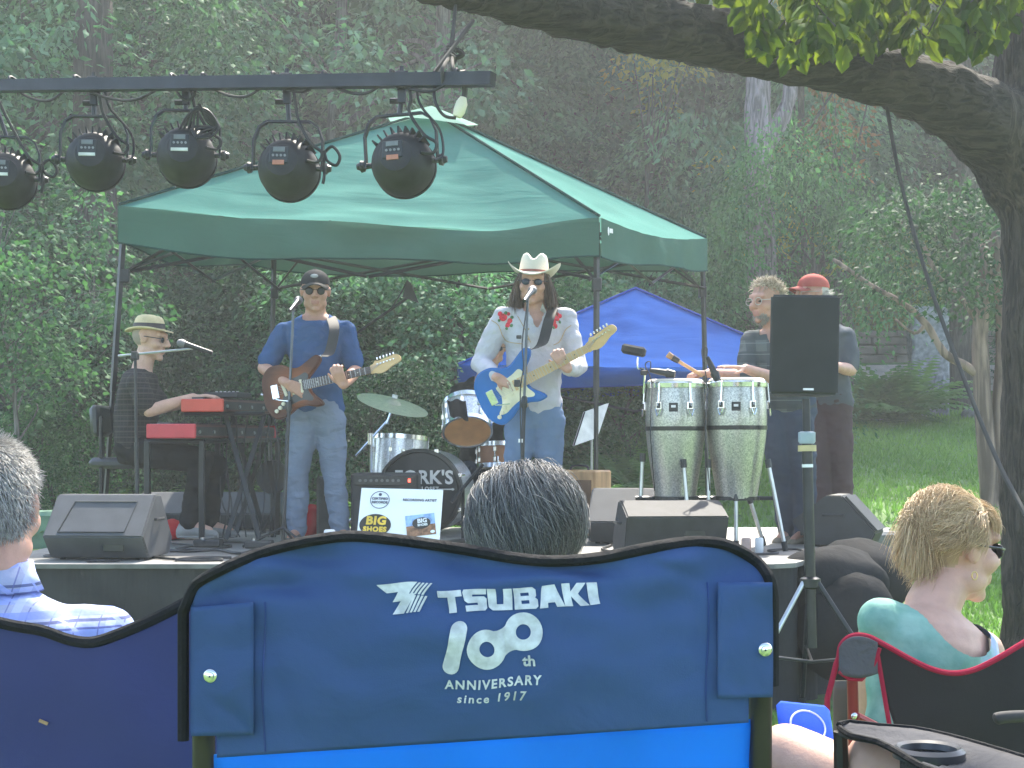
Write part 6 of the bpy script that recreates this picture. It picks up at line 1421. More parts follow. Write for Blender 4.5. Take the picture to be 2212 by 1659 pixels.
guitar('blue electric guitar with cream pickguard and maple neck held by the singer', go, xd, zd, BLUEL, M('cream_guard', (.72, .66, .5), .35), MAPLE, MAPLE, MAPLE,
       ([go + xd * .19 + Vector((-.03, 0, .14)), P(1172, 740, D - .24), P(1186, 690, D - .18), P(1193, 668, D - .08), P(1190, 660, D + .04), P(1170, 690, D + .17)], [(1, 0, .3), (1, 0, .2)], STRAPB), 1.02)
# embroidery, piping and buttons lie on the shirt: shoot from the front onto it
sh = [c for c in J['t'].children if c.name.startswith('shirt')][0]
from mathutils.bvhtree import BVHTree
bmx = bmesh.new(); bmx.from_mesh(sh.data); bvh = BVHTree.FromBMesh(bmx); loc0 = J['t'].location
def on_shirt(px, py, off=.004):
    o_ = P(px, py, D - .5) - loc0; h = bvh.ray_cast(o_, Vector((0, 1, 0)))
    return (h[0] + loc0 + h[1] * off, h[1]) if h[0] is not None else (P(px, py, D - .14), Vector((0, -1, 0)))
ROSEM = M('embroidered_rose', (.6, .03, .05), .8, var=.3, scale=60); LEAFM = M('embroidered_leaf', (.06, .16, .06), .8); PIPE = M('gold_piping', (.42, .3, .17), .7)
for m_, spots in ((ROSEM, ((1086, 672, 11), (1101, 680, 8), (1096, 689, 8), (1079, 664, 7), (1098, 664, 5), (1206, 674, 10), (1200, 684, 8), (1214, 668, 7), (1209, 663, 5), (1204, 692, 7))), (LEAFM, ((1092, 662, 5), (1106, 672, 5), (1105, 691, 5), (1094, 697, 4), (1077, 679, 4), (1214, 682, 5), (1202, 666, 5), (1200, 696, 4)))):
    for (a, b_, r2) in spots:
        p, n_ = on_shirt(a, b_, .002)
        if p.y > D - .02: continue
        x_, y_ = frame(n_); mb = MB(); mb.ell(p, (.8 * r2 / S(D), .8 * r2 / S(D), .0025), Matrix((x_, y_, n_)).transposed(), 10, 6); mb.build('embroidery', m_, sh, True)
for pts in ([(1060, 678), (1075, 690), (1085, 715), (1100, 728), (1130, 733)], [(1240, 690), (1228, 700), (1215, 725), (1200, 735)], [(1118, 668), (1135, 700), (1148, 730)], [(1140, 700), (1140, 800), (1142, 875)]):
    mb = MB(); mb.tube([on_shirt(a, b_, .002)[0] for a, b_ in [(q.x, q.y) for q in spline([(a, b_, 0) for a, b_ in pts], 6)]], .0028, 5); mb.build('piping', PIPE, sh)
for y_ in (700, 722, 745, 768): mb = MB(); mb.ell(on_shirt(1143, y_, .003)[0], (.006, .004, .006)); mb.build('shirt_button', PIPE, sh)
for s_ in (-1, 1):
    mb = MB(); a = [on_shirt(1150 + s_ * x_, y_, .008)[0] for x_, y_ in ((22, 655), (8, 690), (20, 700), (34, 664))]; mb.add(a + [q + Vector((0, .006, 0)) for q in a], [(0, 1, 2, 3), (7, 6, 5, 4)] + [(i, (i + 1) % 4, 4 + (i + 1) % 4, 4 + i) for i in range(4)]); mb.build('collar', WSHIRT, sh)
bmx.free()
# --- drummer, mostly hidden behind the singer
D = 10.95
J = dict(head=P(1066, 752, D - .05), f=(.1, -1, -.1), nk=P(1048, 812, D), pel=P(1040, 1015, D + .1), wd=(1, .05, 0), sh=[P(993, 845, D), P(1100, 845, D)], el=[P(968, 915, D - .1), P(1135, 910, D - .1)], wr=[P(962, 930, D - .3), P(1142, 940, D - .35)],
         hip=[P(1015, 1025, D), P(1065, 1025, D)], kn=[P(985, 1030, D - .4), P(1100, 1030, D - .4)], an=[P(985, 1110, D - .42), P(1100, 1110, D - .42)], toe=[P(985, 1120, D - .55), P(1100, 1120, D - .55)])
person('drummer in black t-shirt mostly hidden behind the singer and rack tom', J, SKIN_TAN, CHAR, 'short', DENIMD, DKSHOE, voxel=.008, hands=[((.5, -.8, -.2), (0, 0, -1), .9, 1), ((-.2, -.8, -.2), (0, 0, -1), .9, -1)], neckline=crew, scalp=M('dark_scalp', (.04, .03, .025), .8)); sunglasses(J)
t = thing('drum_stool', 'round drum stool under the hidden drummer', 'stool', (X(1040, D), D + .1, ZS)); q = P(1040, 1040, D + .1); MB().lathe((q.x, q.y, q.z - .06), (0, 0, 1), [(0, .001), (0, .16), (.03, .17), (.06, .15), (.06, .001)], 20).build('seat', PAD, t, True); MB().cyl((q.x, q.y, q.z - .06), (q.x, q.y, ZS), .02).build('post', CHROME, t)
# --- percussionist at the congas
D = 9.3
J = dict(head=P(1655, 652, D), f=(-.98, -.8, -.06), nk=P(1672, 706, D + .02), pel=P(1700, 890, D + .06), wd=(1, -.45, 0), sh=[P(1622, 736, D + .06), P(1735, 736, D - .02)], el=[P(1612, 815, D - .1), P(1690, 825, D - .22)], wr=[P(1530, 806, D - .35), P(1610, 796, D - .45)],
         hip=[P(1672, 905, D + .05), P(1722, 905, D)], kn=[P(1690, 1025, D), P(1738, 1025, D - .05)], an=[P(1700, 1150, D + .1), P(1738, 1152, D - .02)], toe=[P(1685, 1164, D), P(1716, 1166, D - .12)])
person('bearded percussionist with clear glasses and grey plaid shirt at the congas', J, SKIN_PINK, plaid('grey_plaid_shirt', (.13, .145, .14), [(2, 7, 0, .5, (.06, .07, .075)), (0, 8, .2, .5, (.07, .08, .085)), (2, 14, .3, .08, (.2, .22, .22))]), 'half', DENIMD, M('brown_boot', (.2, .17, .13), .7), k=1.05, w=1.1, hk=1.08, belly=.02,
       hands=[((-1, -.25, .05), (0, 0, -1), [.9, .9, 1, 1], 1), ((-1, -.3, .12), (0, .1, -1), .12, -1)], neckline=lambda a, d, z: abs(a) < .075 and (z > -.03 or (d > 0 and abs(a) < .04 * (z + .1) / .1)), scalp=M('grey_blond_scalp', (.3, .24, .17), .8))
g = J['g']; HGB = hairmat('grey_blond_hair', (.22, .17, .12), (.72, .62, .48)); pth, ti = strands(rg, 900, g(0, -.012, .035), J['B'], (.08, .098, .09), lambda x, y, z: z > .25 + .3 * max(0, y) or (y < -.1 and z > -.45), lambda x, y, z: (x * .4, -.2, .3), .009, 6, .02, .5, .004, .25, 1.0)
hair_obj('curly_hair', pth, ti, .0035, HGB, J['t'])
pth, ti = strands(rg, 420, g(0, .022, -.07), J['B'], (.055, .066, .055), lambda x, y, z: y > .2 and z < .25 and not (abs(x) < .45 and -.0 < z < .2), lambda x, y, z: (x * .2, .1, -.7), .006, 4, .1, .2, .003, .2, .25, tmean=.6)
hair_obj('beard', pth, ti, .0024, hairmat('grey_beard', (.12, .11, .1), (.5, .47, .43)), J['t'])
mb = MB()
for s_ in (-1, 1): mb.tube([g(s_ * .033 + .024 * math.cos(a), .102, .02 * math.sin(a)) for a in [2 * math.pi * j / 14 for j in range(15)]], .0022, 5); mb.tube([g(s_ * .057, .1, .006), g(s_ * .088, -.005, .012)], .002, 5)
mb.build('glasses', M('clear_frame', (.5, .48, .45), .3), J['t'])
for s_ in (-1, 1): MB().ell(g(s_ * .033, .088, .0), (.013, .008, .007), Matrix(J['B']).transposed()).build('eye', EYEB, J['t'], True)
t = thing('drum_stick_block', 'wooden striker with black grip held over the left conga', 'drum stick', P(1475, 790, 8.9)); MB().cyl(P(1518, 812, 8.9), P(1452, 772, 8.88), .011, n=8).build('stick', TAN, t, True); MB().cyl(P(1466, 780, 8.885), P(1452, 772, 8.88), .017, .02, n=8).build('grip', BLACK, t); MB().cyl(P(1452, 772, 8.88), P(1442, 765, 8.88), .018, .02, n=8).build('tip', TAN, t)
# --- man in the red cap behind the loudspeaker
D = 10.45
J = dict(head=P(1754, 636, D), f=(-1, -.3, .02), nk=P(1772, 698, D + .03), pel=P(1785, 880, D + .05), wd=(.9, -.75, 0), sh=[P(1722, 728, D + .1), P(1826, 728, D - .05)], el=[P(1712, 800, D), P(1838, 800, D - .12)], wr=[P(1735, 840, D - .2), P(1800, 790, D - .36)],
         hip=[P(1765, 895, D + .05), P(1808, 895, D)], kn=[P(1772, 1005, D), P(1818, 1005, D - .02)], an=[P(1775, 1122, D), P(1824, 1124, D)], toe=[P(1760, 1134, D - .1), P(1815, 1136, D - .12)])
person('man in faded red cap and grey shirt standing behind the loudspeaker', J, SKIN_PINK, cloth('slate_shirt', (.09, .1, .115), .15, fold=.5, fscale=7), 'short', cloth('maroon_trousers', (.075, .05, .055), .15, fold=.5, fscale=8), DKSHOE, k=1.07, w=1.1, belly=.03,
       hands=[((0, -1, 0), (0, 0, -1), .6, 1), ((-.9, -.4, 0), (0, 0, -1), .6, -1)], neckline=crew, scalp=M('white_hair_scalp', (.55, .52, .48), .8))
cap_hat(J, cloth('faded_red_cap', (.4, .1, .08), .2), cloth('faded_red_visor', (.36, .1, .085)), 1.04); g = J['g']
mb = MB()
for s_ in (-1, 1): mb.tube([g(s_ * .033 + .022 * math.cos(a), .102, .018 * math.sin(a)) for a in [2 * math.pi * j / 14 for j in range(15)]], .002, 5); mb.tube([g(s_ * .057, .1, .006), g(s_ * .088, -.005, .012)], .002, 5)
mb.build('glasses', M('wire_frame', (.4, .38, .35), .3), J['t'])
pth, ti = strands(rg, 260, g(0, -.012, .0), J['B'], (.085, .1, .075), lambda x, y, z: y < -.3 and z < .3 and z > -.6, lambda x, y, z: (x * .4, -.6, .1), .012, 5, .06, .3, .004, .2, .6, tmean=.7)
hair_obj('white_hair', pth, ti, .0035, hairmat('white_hair', (.4, .38, .35), (.8, .78, .72)), J['t'])
# ================================================================== AUDIENCE AND CAMP CHAIRS
def interp(pts, x):
    if x <= pts[0][0]: return pts[0][1]
    for (a, b), (c, d) in zip(pts, pts[1:]):
        if x <= c:
            t_ = (x - a) / (c - a); t_ = t_; return b + (d - b) * t_
    return pts[-1][1]
def smooth_poly(pts, n=6): return [(q.x, q.y) for q in spline([(a, b, 0) for a, b in pts], n)]
def solid(me, th): return evaluated(me, [('SOLIDIFY', dict(thickness=th, offset=0))])
FRAME = M('dark_tube', (.035, .03, .026), .35, metal=.4, var=.3); BIND = cloth('black_binding', (.018, .018, .019), .2, fold=.3, fscale=40)
def chair_base(t, x0, x1, y0, zb, zs, m, seatm, yd=1):
    # seat, legs and arms of a folding camp chair; x0..x1 width, y0 the back posts, sitting side away from the camera
    zg = ground((x0 + x1) / 2, y0 + .25)
    MB().grid(lambda u, v: Vector((lerp(x0 + .04, x1 - .04, u), y0 + .04 + .42 * v, zs - .05 * math.sin(math.pi * u) * (1 - .3 * v))), 10, 6).build('seat', seatm, t, True)
    for xa in (x0, x1):
        mb = MB(); mb.cyl((xa, y0, zs + .05), (xa, y0 + .02, zg), .0095, n=8); mb.cyl((xa, y0 + .46, zs + .2), (xa, y0 + .46, zg), .0095, n=8); mb.build('leg', m, t, True)
    mb = MB(); mb.cyl((x0, y0 + .01, zg + .05), (x1, y0 + .01, zs), .008, n=8); mb.cyl((x1, y0 + .01, zg + .05), (x0, y0 + .01, zs), .008, n=8); mb.cyl((x0, y0 + .46, zg + .05), (x1, y0 + .46, zs), .008, n=8); mb.cyl((x1, y0 + .46, zg + .05), (x0, y0 + .46, zs), .008, n=8)
    for xa in (x0, x1): mb.cyl((xa, y0, zg + .04), (xa, y0 + .46, zs), .008, n=8)
    mb.build('cross_brace', m, t)
# --- the blue chair in front of the camera
D0 = 1.45
CHB = cloth('royal_blue_canvas', (.06, .108, .25), .07, trans=.25, fold=.4, fscale=7, weave=700, rough=.7); CHL = cloth('bright_blue_mesh', (.03, .24, .62), .08, trans=.5, fold=.2, fscale=6, weave=900)
top = smooth_poly([(405, 1300), (425, 1262), (475, 1232), (540, 1203), (610, 1181), (690, 1165), (760, 1158), (850, 1165), (980, 1183), (1110, 1205), (1200, 1212), (1300, 1204), (1400, 1184), (1475, 1172), (1530, 1170), (1580, 1181), (1630, 1210), (1660, 1246), (1670, 1290)])
CREASE = [(430, 1285, 700, 1262, .006, 15), (560, 1212, 800, 1250, -.005, 16), (1040, 1232, 1340, 1226, .008, 14), (1000, 1250, 1300, 1262, -.005, 12), (1390, 1200, 1560, 1290, .005, 16), (435, 1490, 545, 1585, .004, 14), (820, 1255, 1010, 1330, .003, 20), (560, 1330, 640, 1600, .004, 22), (1480, 1240, 1545, 1500, .004, 20), (700, 1400, 950, 1600, .003, 40), (1200, 1420, 1500, 1560, -.003, 40)]
def surf(px, py, off=0):
    u = (px - 1035) / 630; v = (py - 1180) / 450
    d = D0 + .012 * v - .045 * (1 - u * u) * math.sin(math.pi * min(1, max(0, v * .75 + .12))) + .012 * math.exp(-((v - .08) / .1) ** 2) * math.sin(px * .02 + 1)
    q = Vector((px * .004, py * .006, 0)); near = math.exp(-max(0, v) * 3.2)
    d += .026 * near * noise.noise(q) + .012 * noise.noise(q * 2.6) * (near + .15) + .004 * noise.noise(Vector((px * .011 + py * .006, py * .002, 4))) * math.exp(-((px - 500) / 120) ** 2)
    for (x0, y0, x1, y1, am, w_) in CREASE:
        vx, vy = x1 - x0, y1 - y0; L2 = vx * vx + vy * vy; t_ = max(0, min(1, ((px - x0) * vx + (py - y0) * vy) / L2)); ds = math.hypot(px - x0 - t_ * vx, py - y0 - t_ * vy - 8 * math.sin(t_ * 5 + x0)); d += am * math.exp(-(ds / w_) ** 2) * math.sin(math.pi * (.1 + .8 * t_))
    return P(px, py, d - off)
t = thing('camp_chair', 'blue folding camp chair with white anniversary print, nearest the camera', 'camp chair', (X(1035, D0), D0, 0))
ybot = lambda px: interp([(400, 1640), (470, 1636), (1620, 1560), (1680, 1556)], px)
mb = MB(); mb.grid(lambda u, v: (lambda px: surf(px, lerp(interp(top, px), ybot(px), v)))(412 + u * (1662 - 412)), 110, 50)
def keep(fc):
    c = sum((Vector(mb.v[i]) for i in fc), Vector()) / len(fc); px, py = CX + c.x / c.y * FP, HZ - (c.z - CAMZ) / c.y * FP
    return not ((px < 468 and py > 1582) or (px > 1620 and py > 1500))
mb.f = [fc for fc in mb.f if keep(fc)]; mb.m = [0] * len(mb.f)
link('backrest', solid(mb.mesh('b'), .002), CHB, t, True)
mb = MB(); mb.grid(lambda u, v: (lambda px: P(px, lerp(ybot(px) - 6, 2050, v), D0 + .035 + .05 * v - .04 * math.sin(math.pi * u) + .012 * noise.noise(Vector((px * .006, v * 2.5, 1))) + .006 * noise.noise(Vector((px * .02 + v * 4, v * 3, 2)))))(462 + u * (1622 - 462)), 40, 20)
link('lower_panel', solid(mb.mesh('b'), .0015), CHL, t, True)
mb = MB(); edge = [surf(396, y, .0) for y in range(1600, 1300, -20)] + [surf(a, b) for a, b in top] + [surf(1670, y) for y in range(1300, 1500, 20)]
mb.tube(edge, .0072, 8, squash=.8); mb.build('binding', BIND, t, True)
for (x0, x1, y0, y1, sx) in ((414, 548, 1300, 1590, 455), (1550, 1668, 1258, 1508, 1652)):
    ins = [(x0, y0 + 14), (x0 + 10, y0), (x1 - 6, y0 + (0 if x0 < 1000 else -2)), (x1, y0 + 10), (x1, y1 - 2), (x0, y1)]
    mb = MB(); mb.grid(lambda u, v: surf(lerp(x0, x1, u), lerp(y0 + (12 * (1 - u) if x0 < 1000 else 0), y1 - (3 * u), v), .007 + .004 * math.sin(math.pi * u) + .003 * noise.noise(Vector((u * 3, v * 4, x0)))), 14, 24)
    pk = link('post_sleeve', solid(mb.mesh('b'), .003), CHB, t, True)
    ys_ = 1460 if x0 < 1000 else 1403; c = surf(sx, ys_, .014)
    MB().lathe(c, (0, -1, 0), [(-.004, .0075), (0, .0075), (.002, .006), (.0025, .004), (.0045, .0035), (.005, .001)], 16).build('rivet', CHROME, pk, True)
    sx2 = x1 + 22 if x0 < 1000 else x0 - 22
    mb = MB(); mb.tube([surf(sx2 + 3 * math.sin(y * .02), y, .0022) for y in range(y0, int(ybot(sx2)) - 4, 12)], .0009, 4); mb.build('stitching', M('dark_stitch', (.03, .06, .2), .9), t)
for (px, y0) in ((440, 1575), (1643, 1495)):
    mb = MB(); mb.cyl(P(px, 1290, D0 + .022), P(px, 2150, D0 + .06), .0115, n=12); mb.build('back_post', FRAME, t, True)
chair_base(t, X(440, 1.5), X(1643, 1.5), 1.5, 0, .42, FRAME, CHL)
# the print
PRINT = M('white_print', (.5, .52, .54), .75, var=.22, scale=70)
def on_chair(me, off=.0028):
    bm = bmesh.new(); bm.from_mesh(me); xs_ = [v.co.x for v in bm.verts]; ys_ = [v.co.y for v in bm.verts]
    for ax_, lo, hi in ((0, min(xs_), max(xs_)), (1, min(ys_), max(ys_))):
        p = lo + 9
        while p < hi:
            co = Vector((p, 0, 0)) if ax_ == 0 else Vector((0, p, 0)); no = Vector((1, 0, 0)) if ax_ == 0 else Vector((0, 1, 0))
            bmesh.ops.bisect_plane(bm, geom=bm.verts[:] + bm.edges[:] + bm.faces[:], plane_co=co, plane_no=no); p += 9
    bm.to_mesh(me); bm.free()
    for v in me.vertices:
        qx, qy = v.co.x, -v.co.y; v.co = surf(qx + 5 * noise.noise(Vector((qx * .011, qy * .02, 5))), qy + 6 * noise.noise(Vector((qx * .013, qy * .01, 9))), off + v.co.z)
    me.update(); return me
def chair_text(nm, s_, cx, cy, size, rot, **kw):
    me = text_mesh(s_, size, ext=0, **kw); me.transform(Matrix.Translation((cx, -cy, 0)) @ Matrix.Rotation(rot, 4, 'Z')); return link(nm, on_chair(me), PRINT, t)
def chair_poly(nm, polys, off=.0028):
    mb = MB()
    for p in polys: mb.add([Vector((a, -b, 0)) for a, b in p], [tuple(range(len(p)))])
    me = bpy.data.meshes.new(nm); me.from_pydata(mb.v, [], mb.f); bm = bmesh.new(); bm.from_mesh(me); bmesh.ops.triangulate(bm, faces=bm.faces); bm.to_mesh(me); bm.free()
    return link(nm, on_chair(me, off), PRINT, t)
# wordmark: blocky slanted strokes, letter by letter in a 10 x 10 cell
GL = {'T': [[(0, 10), (10, 10), (10, 7), (7, 7), (6, 0), (2.6, 0), (3.6, 7), (-.4, 7)]],
      'S': [[(.5, 10), (10.4, 10), (10, 7.4), (4, 7.4), (3.9, 6.5), (9, 6.5), (10, 5.4), (9.4, 1), (8.2, 0), (-.6, 0), (-.3, 2.6), (5.6, 2.6), (5.7, 3.6), (1.2, 3.6), (0, 4.8), (-.2, 8.8)]],
      'U': [[(0, 10), (3.6, 10), (3.1, 2.8), (5.8, 2.8), (6.6, 10), (10.2, 10), (9.2, 0), (.9, 0), (-.5, 1.4)]],
      'B': [[(0, 10), (8.6, 10), (10, 8.8), (9.8, 6), (9, 5.1), (10, 4.2), (9.6, 1), (8.4, 0), (-.6, 0), (-.4, 2.4), (6, 2.4), (6.1, 4), (2.6, 4), (2.7, 6.1), (6.4, 6.1), (6.5, 7.6), (-.1, 7.6)], [(-.4, 2.4), (2.6, 2.4), (2.7, 7.6), (-.1, 7.6)]],
      'A': [[(2.5, 10), (8, 10), (10.3, 0), (6.8, 0), (6.4, 2.2), (3.4, 2.2), (3, 0), (-.6, 0)]],
      'K': [[(.2, 10), (3.6, 10), (3.4, 6.4), (6.6, 10), (10.4, 10), (6.4, 5.4), (10.2, 0), (6.2, 0), (3.2, 4.4), (3, 0), (-.4, 0)]],
      'I': [[(0, 10), (3.6, 10), (3.4, 0), (-.2, 0)]]}
x_ = 950; polys = []
for ch in 'TSUBAKI':
    w_ = 22 if ch == 'I' else 50
    for pl in GL[ch]:
        q = []
        for a, b in pl:
            px = x_ + a * w_ / (10 if ch != 'I' else 3.6) ; hgt = b * 5.0; px += (b - 5) * -1.0; q.append((px, 1323 - (px - 950) * .055 - hgt + 4 * math.sin((px - 950) * .009)))
        polys.append(q)
    x_ += w_ + 3.5
chair_poly('wordmark', polys)
em = [[(813, 1262), (903, 1257), (886, 1284), (900, 1283), (870, 1327), (846, 1328), (866, 1300), (848, 1301), (862, 1279), (836, 1281)]]
for k in range(4): em.append([(906 + 8 * k, 1258 - k * .4), (910.5 + 8 * k, 1258 - k * .4), (893 + 8 * k, 1285), (888 + 8 * k, 1285)]); em.append([(896 + 8 * k, 1287), (901 + 8 * k, 1287), (879 + 8 * k, 1326 - k), (874 + 8 * k, 1326 - k)])
chair_poly('wing_emblem', em)
def arc(cx, cy, r_, a0, a1, n): return [(cx + r_ * math.cos(a0 + (a1 - a0) * i / n), cy + r_ * math.sin(a0 + (a1 - a0) * i / n)) for i in range(n + 1)]
a = math.atan2(1441 - 1356, 976 - 992)
polys = [arc(992, 1358, 17, a + math.pi / 2, a + 1.5 * math.pi, 10) + arc(975, 1440, 17, a - math.pi / 2, a + math.pi / 2, 10)]
for (cx, cy, ro, ri) in ((1050, 1404, 42, 16.5), (1131, 1366, 42, 16.5)):
    o1, i1 = arc(cx, cy, ro, 0, 2 * math.pi, 36), arc(cx, cy, ri, 0, 2 * math.pi, 36)
    for k in range(36): polys.append([o1[k], o1[k + 1], i1[k + 1], i1[k]])
chair_poly('hundred_numeral', polys)
ax_ = Vector((81, -38, 0)).normalized(); nr_ = Vector((-ax_.y, ax_.x, 0)); mid = Vector((1090.5, 1385, 0)); up_, dn_ = [], []
for i in range(11):
    s_ = -30 + 6 * i; hw = 26 + 13 * (abs(s_) / 30) ** 2; ctr = mid + ax_ * s_; up_.append(ctr + nr_ * hw); dn_.append(ctr - nr_ * hw)
polys = []
for i in range(10):
    q = [up_[i], up_[i + 1], dn_[i + 1], dn_[i]]
    if abs(-27 + 6 * i) < 30:
        mm = [p for p in q]; c1 = min((p - Vector((1050, 1404, 0))).length for p in [lerp(up_[i], dn_[i], .5)]); c2 = min((p - Vector((1131, 1366, 0))).length for p in [lerp(up_[i + 1], dn_[i + 1], .5)])
        if c1 > 17 and c2 > 17: polys.append([(p.x, p.y) for p in q])
        else:
            for A_, B_ in ((up_, .58), (dn_, .58)):
                m0, m1 = mid + ax_ * (-30 + 6 * i), mid + ax_ * (-24 + 6 * i); polys.append([(p.x, p.y) for p in (A_[i], A_[i + 1], lerp(A_[i + 1], m1, .5), lerp(A_[i], m0, .5))])
chair_poly('numeral_link', polys, .0021)
chair_text('ordinal', 'th', 1142, 1432, 34, R(2), bold=1.0); chair_text('caption', 'ANNIVERSARY', 1063, 1477, 27, R(2.6), bold=.8, spacing=1.22, shear=.1); chair_text('small_caption', 'since 1917', 1062, 1509, 26, R(2.6), bold=.6, spacing=1.3, shear=.1)
# --- navy chair at left
NAVY = cloth('navy_canvas', (.05, .055, .15), .08, fold=.25, fscale=6, weave=700); D1 = 1.95
t = thing('camp_chair', 'navy camp chair back at the left edge behind the grey-haired man', 'camp chair', (X(0, D1), D1, ground(0, D1)))
top = smooth_poly([(-420, 1220), (-330, 1235), (-200, 1290), (0, 1345), (90, 1362), (150, 1382), (200, 1387), (255, 1370), (330, 1338), (400, 1302), (470, 1262), (520, 1240)])
sf = lambda px, py: P(px, py, D1 - .05 * math.sin(math.pi * min(1, max(0, (px + 420) / 940))) + .008 * noise.noise(Vector((px * .006, py * .006, 7))) + .00012 * (py - 1300))
mb = MB(); mb.grid(lambda u, v: (lambda px: sf(px, lerp(interp(top, px), 1900, v)))(-420 + u * 940), 60, 30); link('backrest', solid(mb.mesh('b'), .002), NAVY, t, True)
mb = MB(); mb.tube([sf(a, b) for a, b in top], .0075, 8); mb.build('binding', BIND, t, True)
for px in (-410, 505): MB().cyl(P(px, 1250, D1 + .02), P(px, 1950, D1 + .05), .0115, n=12).build('back_post', FRAME, t, True)
chair_base(t, X(-410, 2.0), X(505, 2.0), 2.0, 0, .38, FRAME, NAVY)
o = MB().box(sf(97, 1558) + Vector((0, -.006, 0)), (.012, .002, .004), Matrix.Rotation(.4, 3, 'Y')).build('dry_leaf', TAN); tag(o, 'tiny dry twig stuck to the navy chair back', 'leaf')
# --- black and red chair at right
BLK = cloth('black_mesh_canvas', (.03, .03, .031), .1, fold=.15, fscale=5, weave=700); REDT = cloth('red_tape', (.33, .02, .05), .1); REDM = M('red_tube', (.24, .03, .03), .35, metal=.3); GREYC = cloth('grey_corner', (.1, .105, .115), .15, fold=.5, fscale=20); D2 = 3.05
t = thing('camp_chair', 'black camp chair with red edging and red frame behind the blonde woman', 'camp chair', (X(2060, D2), D2, ground(1, D2)))
top = smooth_poly([(1812, 1420), (1818, 1392), (1840, 1374), (1872, 1374), (1910, 1392), (1960, 1420), (2010, 1444), (2055, 1454), (2100, 1448), (2150, 1425), (2212, 1388), (2270, 1352), (2320, 1338), (2350, 1350)])
sf = lambda px, py, o_=0: P(px, py, D2 - .04 * math.sin(math.pi * min(1, max(0, (px - 1812) / 540))) + .01 * noise.noise(Vector((px * .01, py * .01, 2))) - o_)
def pan(u, v):
    px = 1872 + u * (2330 - 1872); tp = interp(top, px); x1 = lerp(px, 1960 + u * 260, v); return sf(x1, lerp(tp, 1660, v))
mb = MB(); mb.grid(pan, 40, 24); link('backrest', solid(mb.mesh('b'), .002), BLK, t, True)
mb = MB(); mb.tube([sf(1787, y) for y in range(1690, 1480, -30)] + [sf(1800, 1460), sf(1806, 1435)] + [sf(a, b) for a, b in top], .006, 8); mb.tube([sf(1893 + (y - 1400) * .17, y, .004) for y in range(1400, 1600, 20)], .005, 6); mb.tube([sf(1812, 1450, .006), sf(1835, 1466, .006), sf(1860, 1468, .006), sf(1888, 1440, .006), sf(1900, 1400, .006)], .005, 6); mb.build('binding', REDT, t, True)
mb = MB(); mb.grid(lambda u, v: sf(lerp(1812, 1896, u), lerp(interp(top, lerp(1816, 1896, u)) + 3, 1455 + 10 * math.sin(math.pi * u), v), .008 + .006 * math.sin(math.pi * u)), 10, 10); link('corner_pocket', solid(mb.mesh('b'), .002), GREYC, t, True)
MB().tube([P(1840, 1400, D2 + .01), P(1846, 1700, D2 + .02), P(1850, 2000, D2 + .03)], .0115, 10).build('back_post', REDM, t, True); MB().tube([P(2330, 1400, D2 + .01), P(2250, 1700, D2 + .02), P(2240, 2000, D2 + .03)], .0115, 10).build('back_post', REDM, t, True)
mb = MB(); mb.cyl(P(1850, 1548, D2 - .01), P(2000, 1625, D2 + .1), .01, n=8); mb.cyl(P(2225, 1560, D2 + .02), P(2120, 1700, D2 + .1), .01, n=8); mb.cyl(P(2180, 1590, D2 + .1), P(2100, 1720, D2), .009, n=8); mb.build('cross_brace', REDM, t, True)
MB().lathe(P(1846, 1547, D2 - .015), (0, -1, 0), [(-.008, .006), (0, .007), (.002, .005), (.003, .001)], 12).build('rivet', CHROME, t, True)
mb = MB(); mb.tube(spline([P(2146, 1556, 2.9), P(2165, 1550, 2.9), P(2215, 1547, 2.92), P(2300, 1548, 2.95)], 4), [.004, .009] + [.012] * 11, 10); mb.build('armrest', RUBBER, t, True)
mb = MB(); mb.grid(lambda u, v: P(lerp(1800, 1842, u), lerp(1470, 1700, v), D2 + .18 + .02 * u), 4, 10); link('side_strap', solid(mb.mesh('b'), .003), M('tan_webbing', (.17, .15, .12), .8), t, True)
chair_base(t, X(1850, 3.1), X(2300, 3.1), 3.1, 0, .14, REDM, BLK)
# --- near armrest with cup holder
AZ = .7; Pz = lambda px, py, z=AZ: P(px, py, (CAMZ - z) * FP / (py - HZ))
t = thing('armrest_chair', 'dark grey chair arm with round cup holder at the lower right corner', 'camp chair', (.95, 1.85, ground(.9, 1.85)))
ARM = cloth('grey_arm_canvas', (.075, .075, .082), .15, fold=.4, fscale=14, weave=900)
up_ = smooth_poly([(1812, 1566), (1835, 1560), (1900, 1568), (1975, 1574), (2050, 1590), (2130, 1612), (2250, 1648), (2420, 1700)]); lo_ = smooth_poly([(1814, 1572), (1840, 1590), (1895, 1602), (1945, 1628), (1990, 1655), (2060, 1680), (2190, 1726), (2400, 1800)])
n_ = min(len(up_), len(lo_)); cup = Pz(2006, 1620); mb = MB(); vs = []
for i in range(n_):
    a, b = Pz(*up_[i]), Pz(*lo_[i])
    for j in range(9): vs.append(lerp(a, b, j / 8) + Vector((0, 0, -.012 * math.sin(math.pi * j / 8))))
mb.add(vs, [(i * 9 + j, i * 9 + j + 1, i * 9 + 10 + j, i * 9 + 9 + j) for i in range(n_ - 1) for j in range(8) if (Vector(vs[i * 9 + j]) - cup).to_2d().length > .037]); link('arm_canvas', solid(mb.mesh('b'), .004), ARM, t, True)
MB().lathe(cup + Vector((0, 0, -.006)), (0, 0, 1), [(0, .034), (.008, .036), (.011, .041), (.006, .047), (-.004, .046), (0, .034)], 32).build('cup_ring', M('ring_plastic', (.05, .05, .055), .35), t, True)
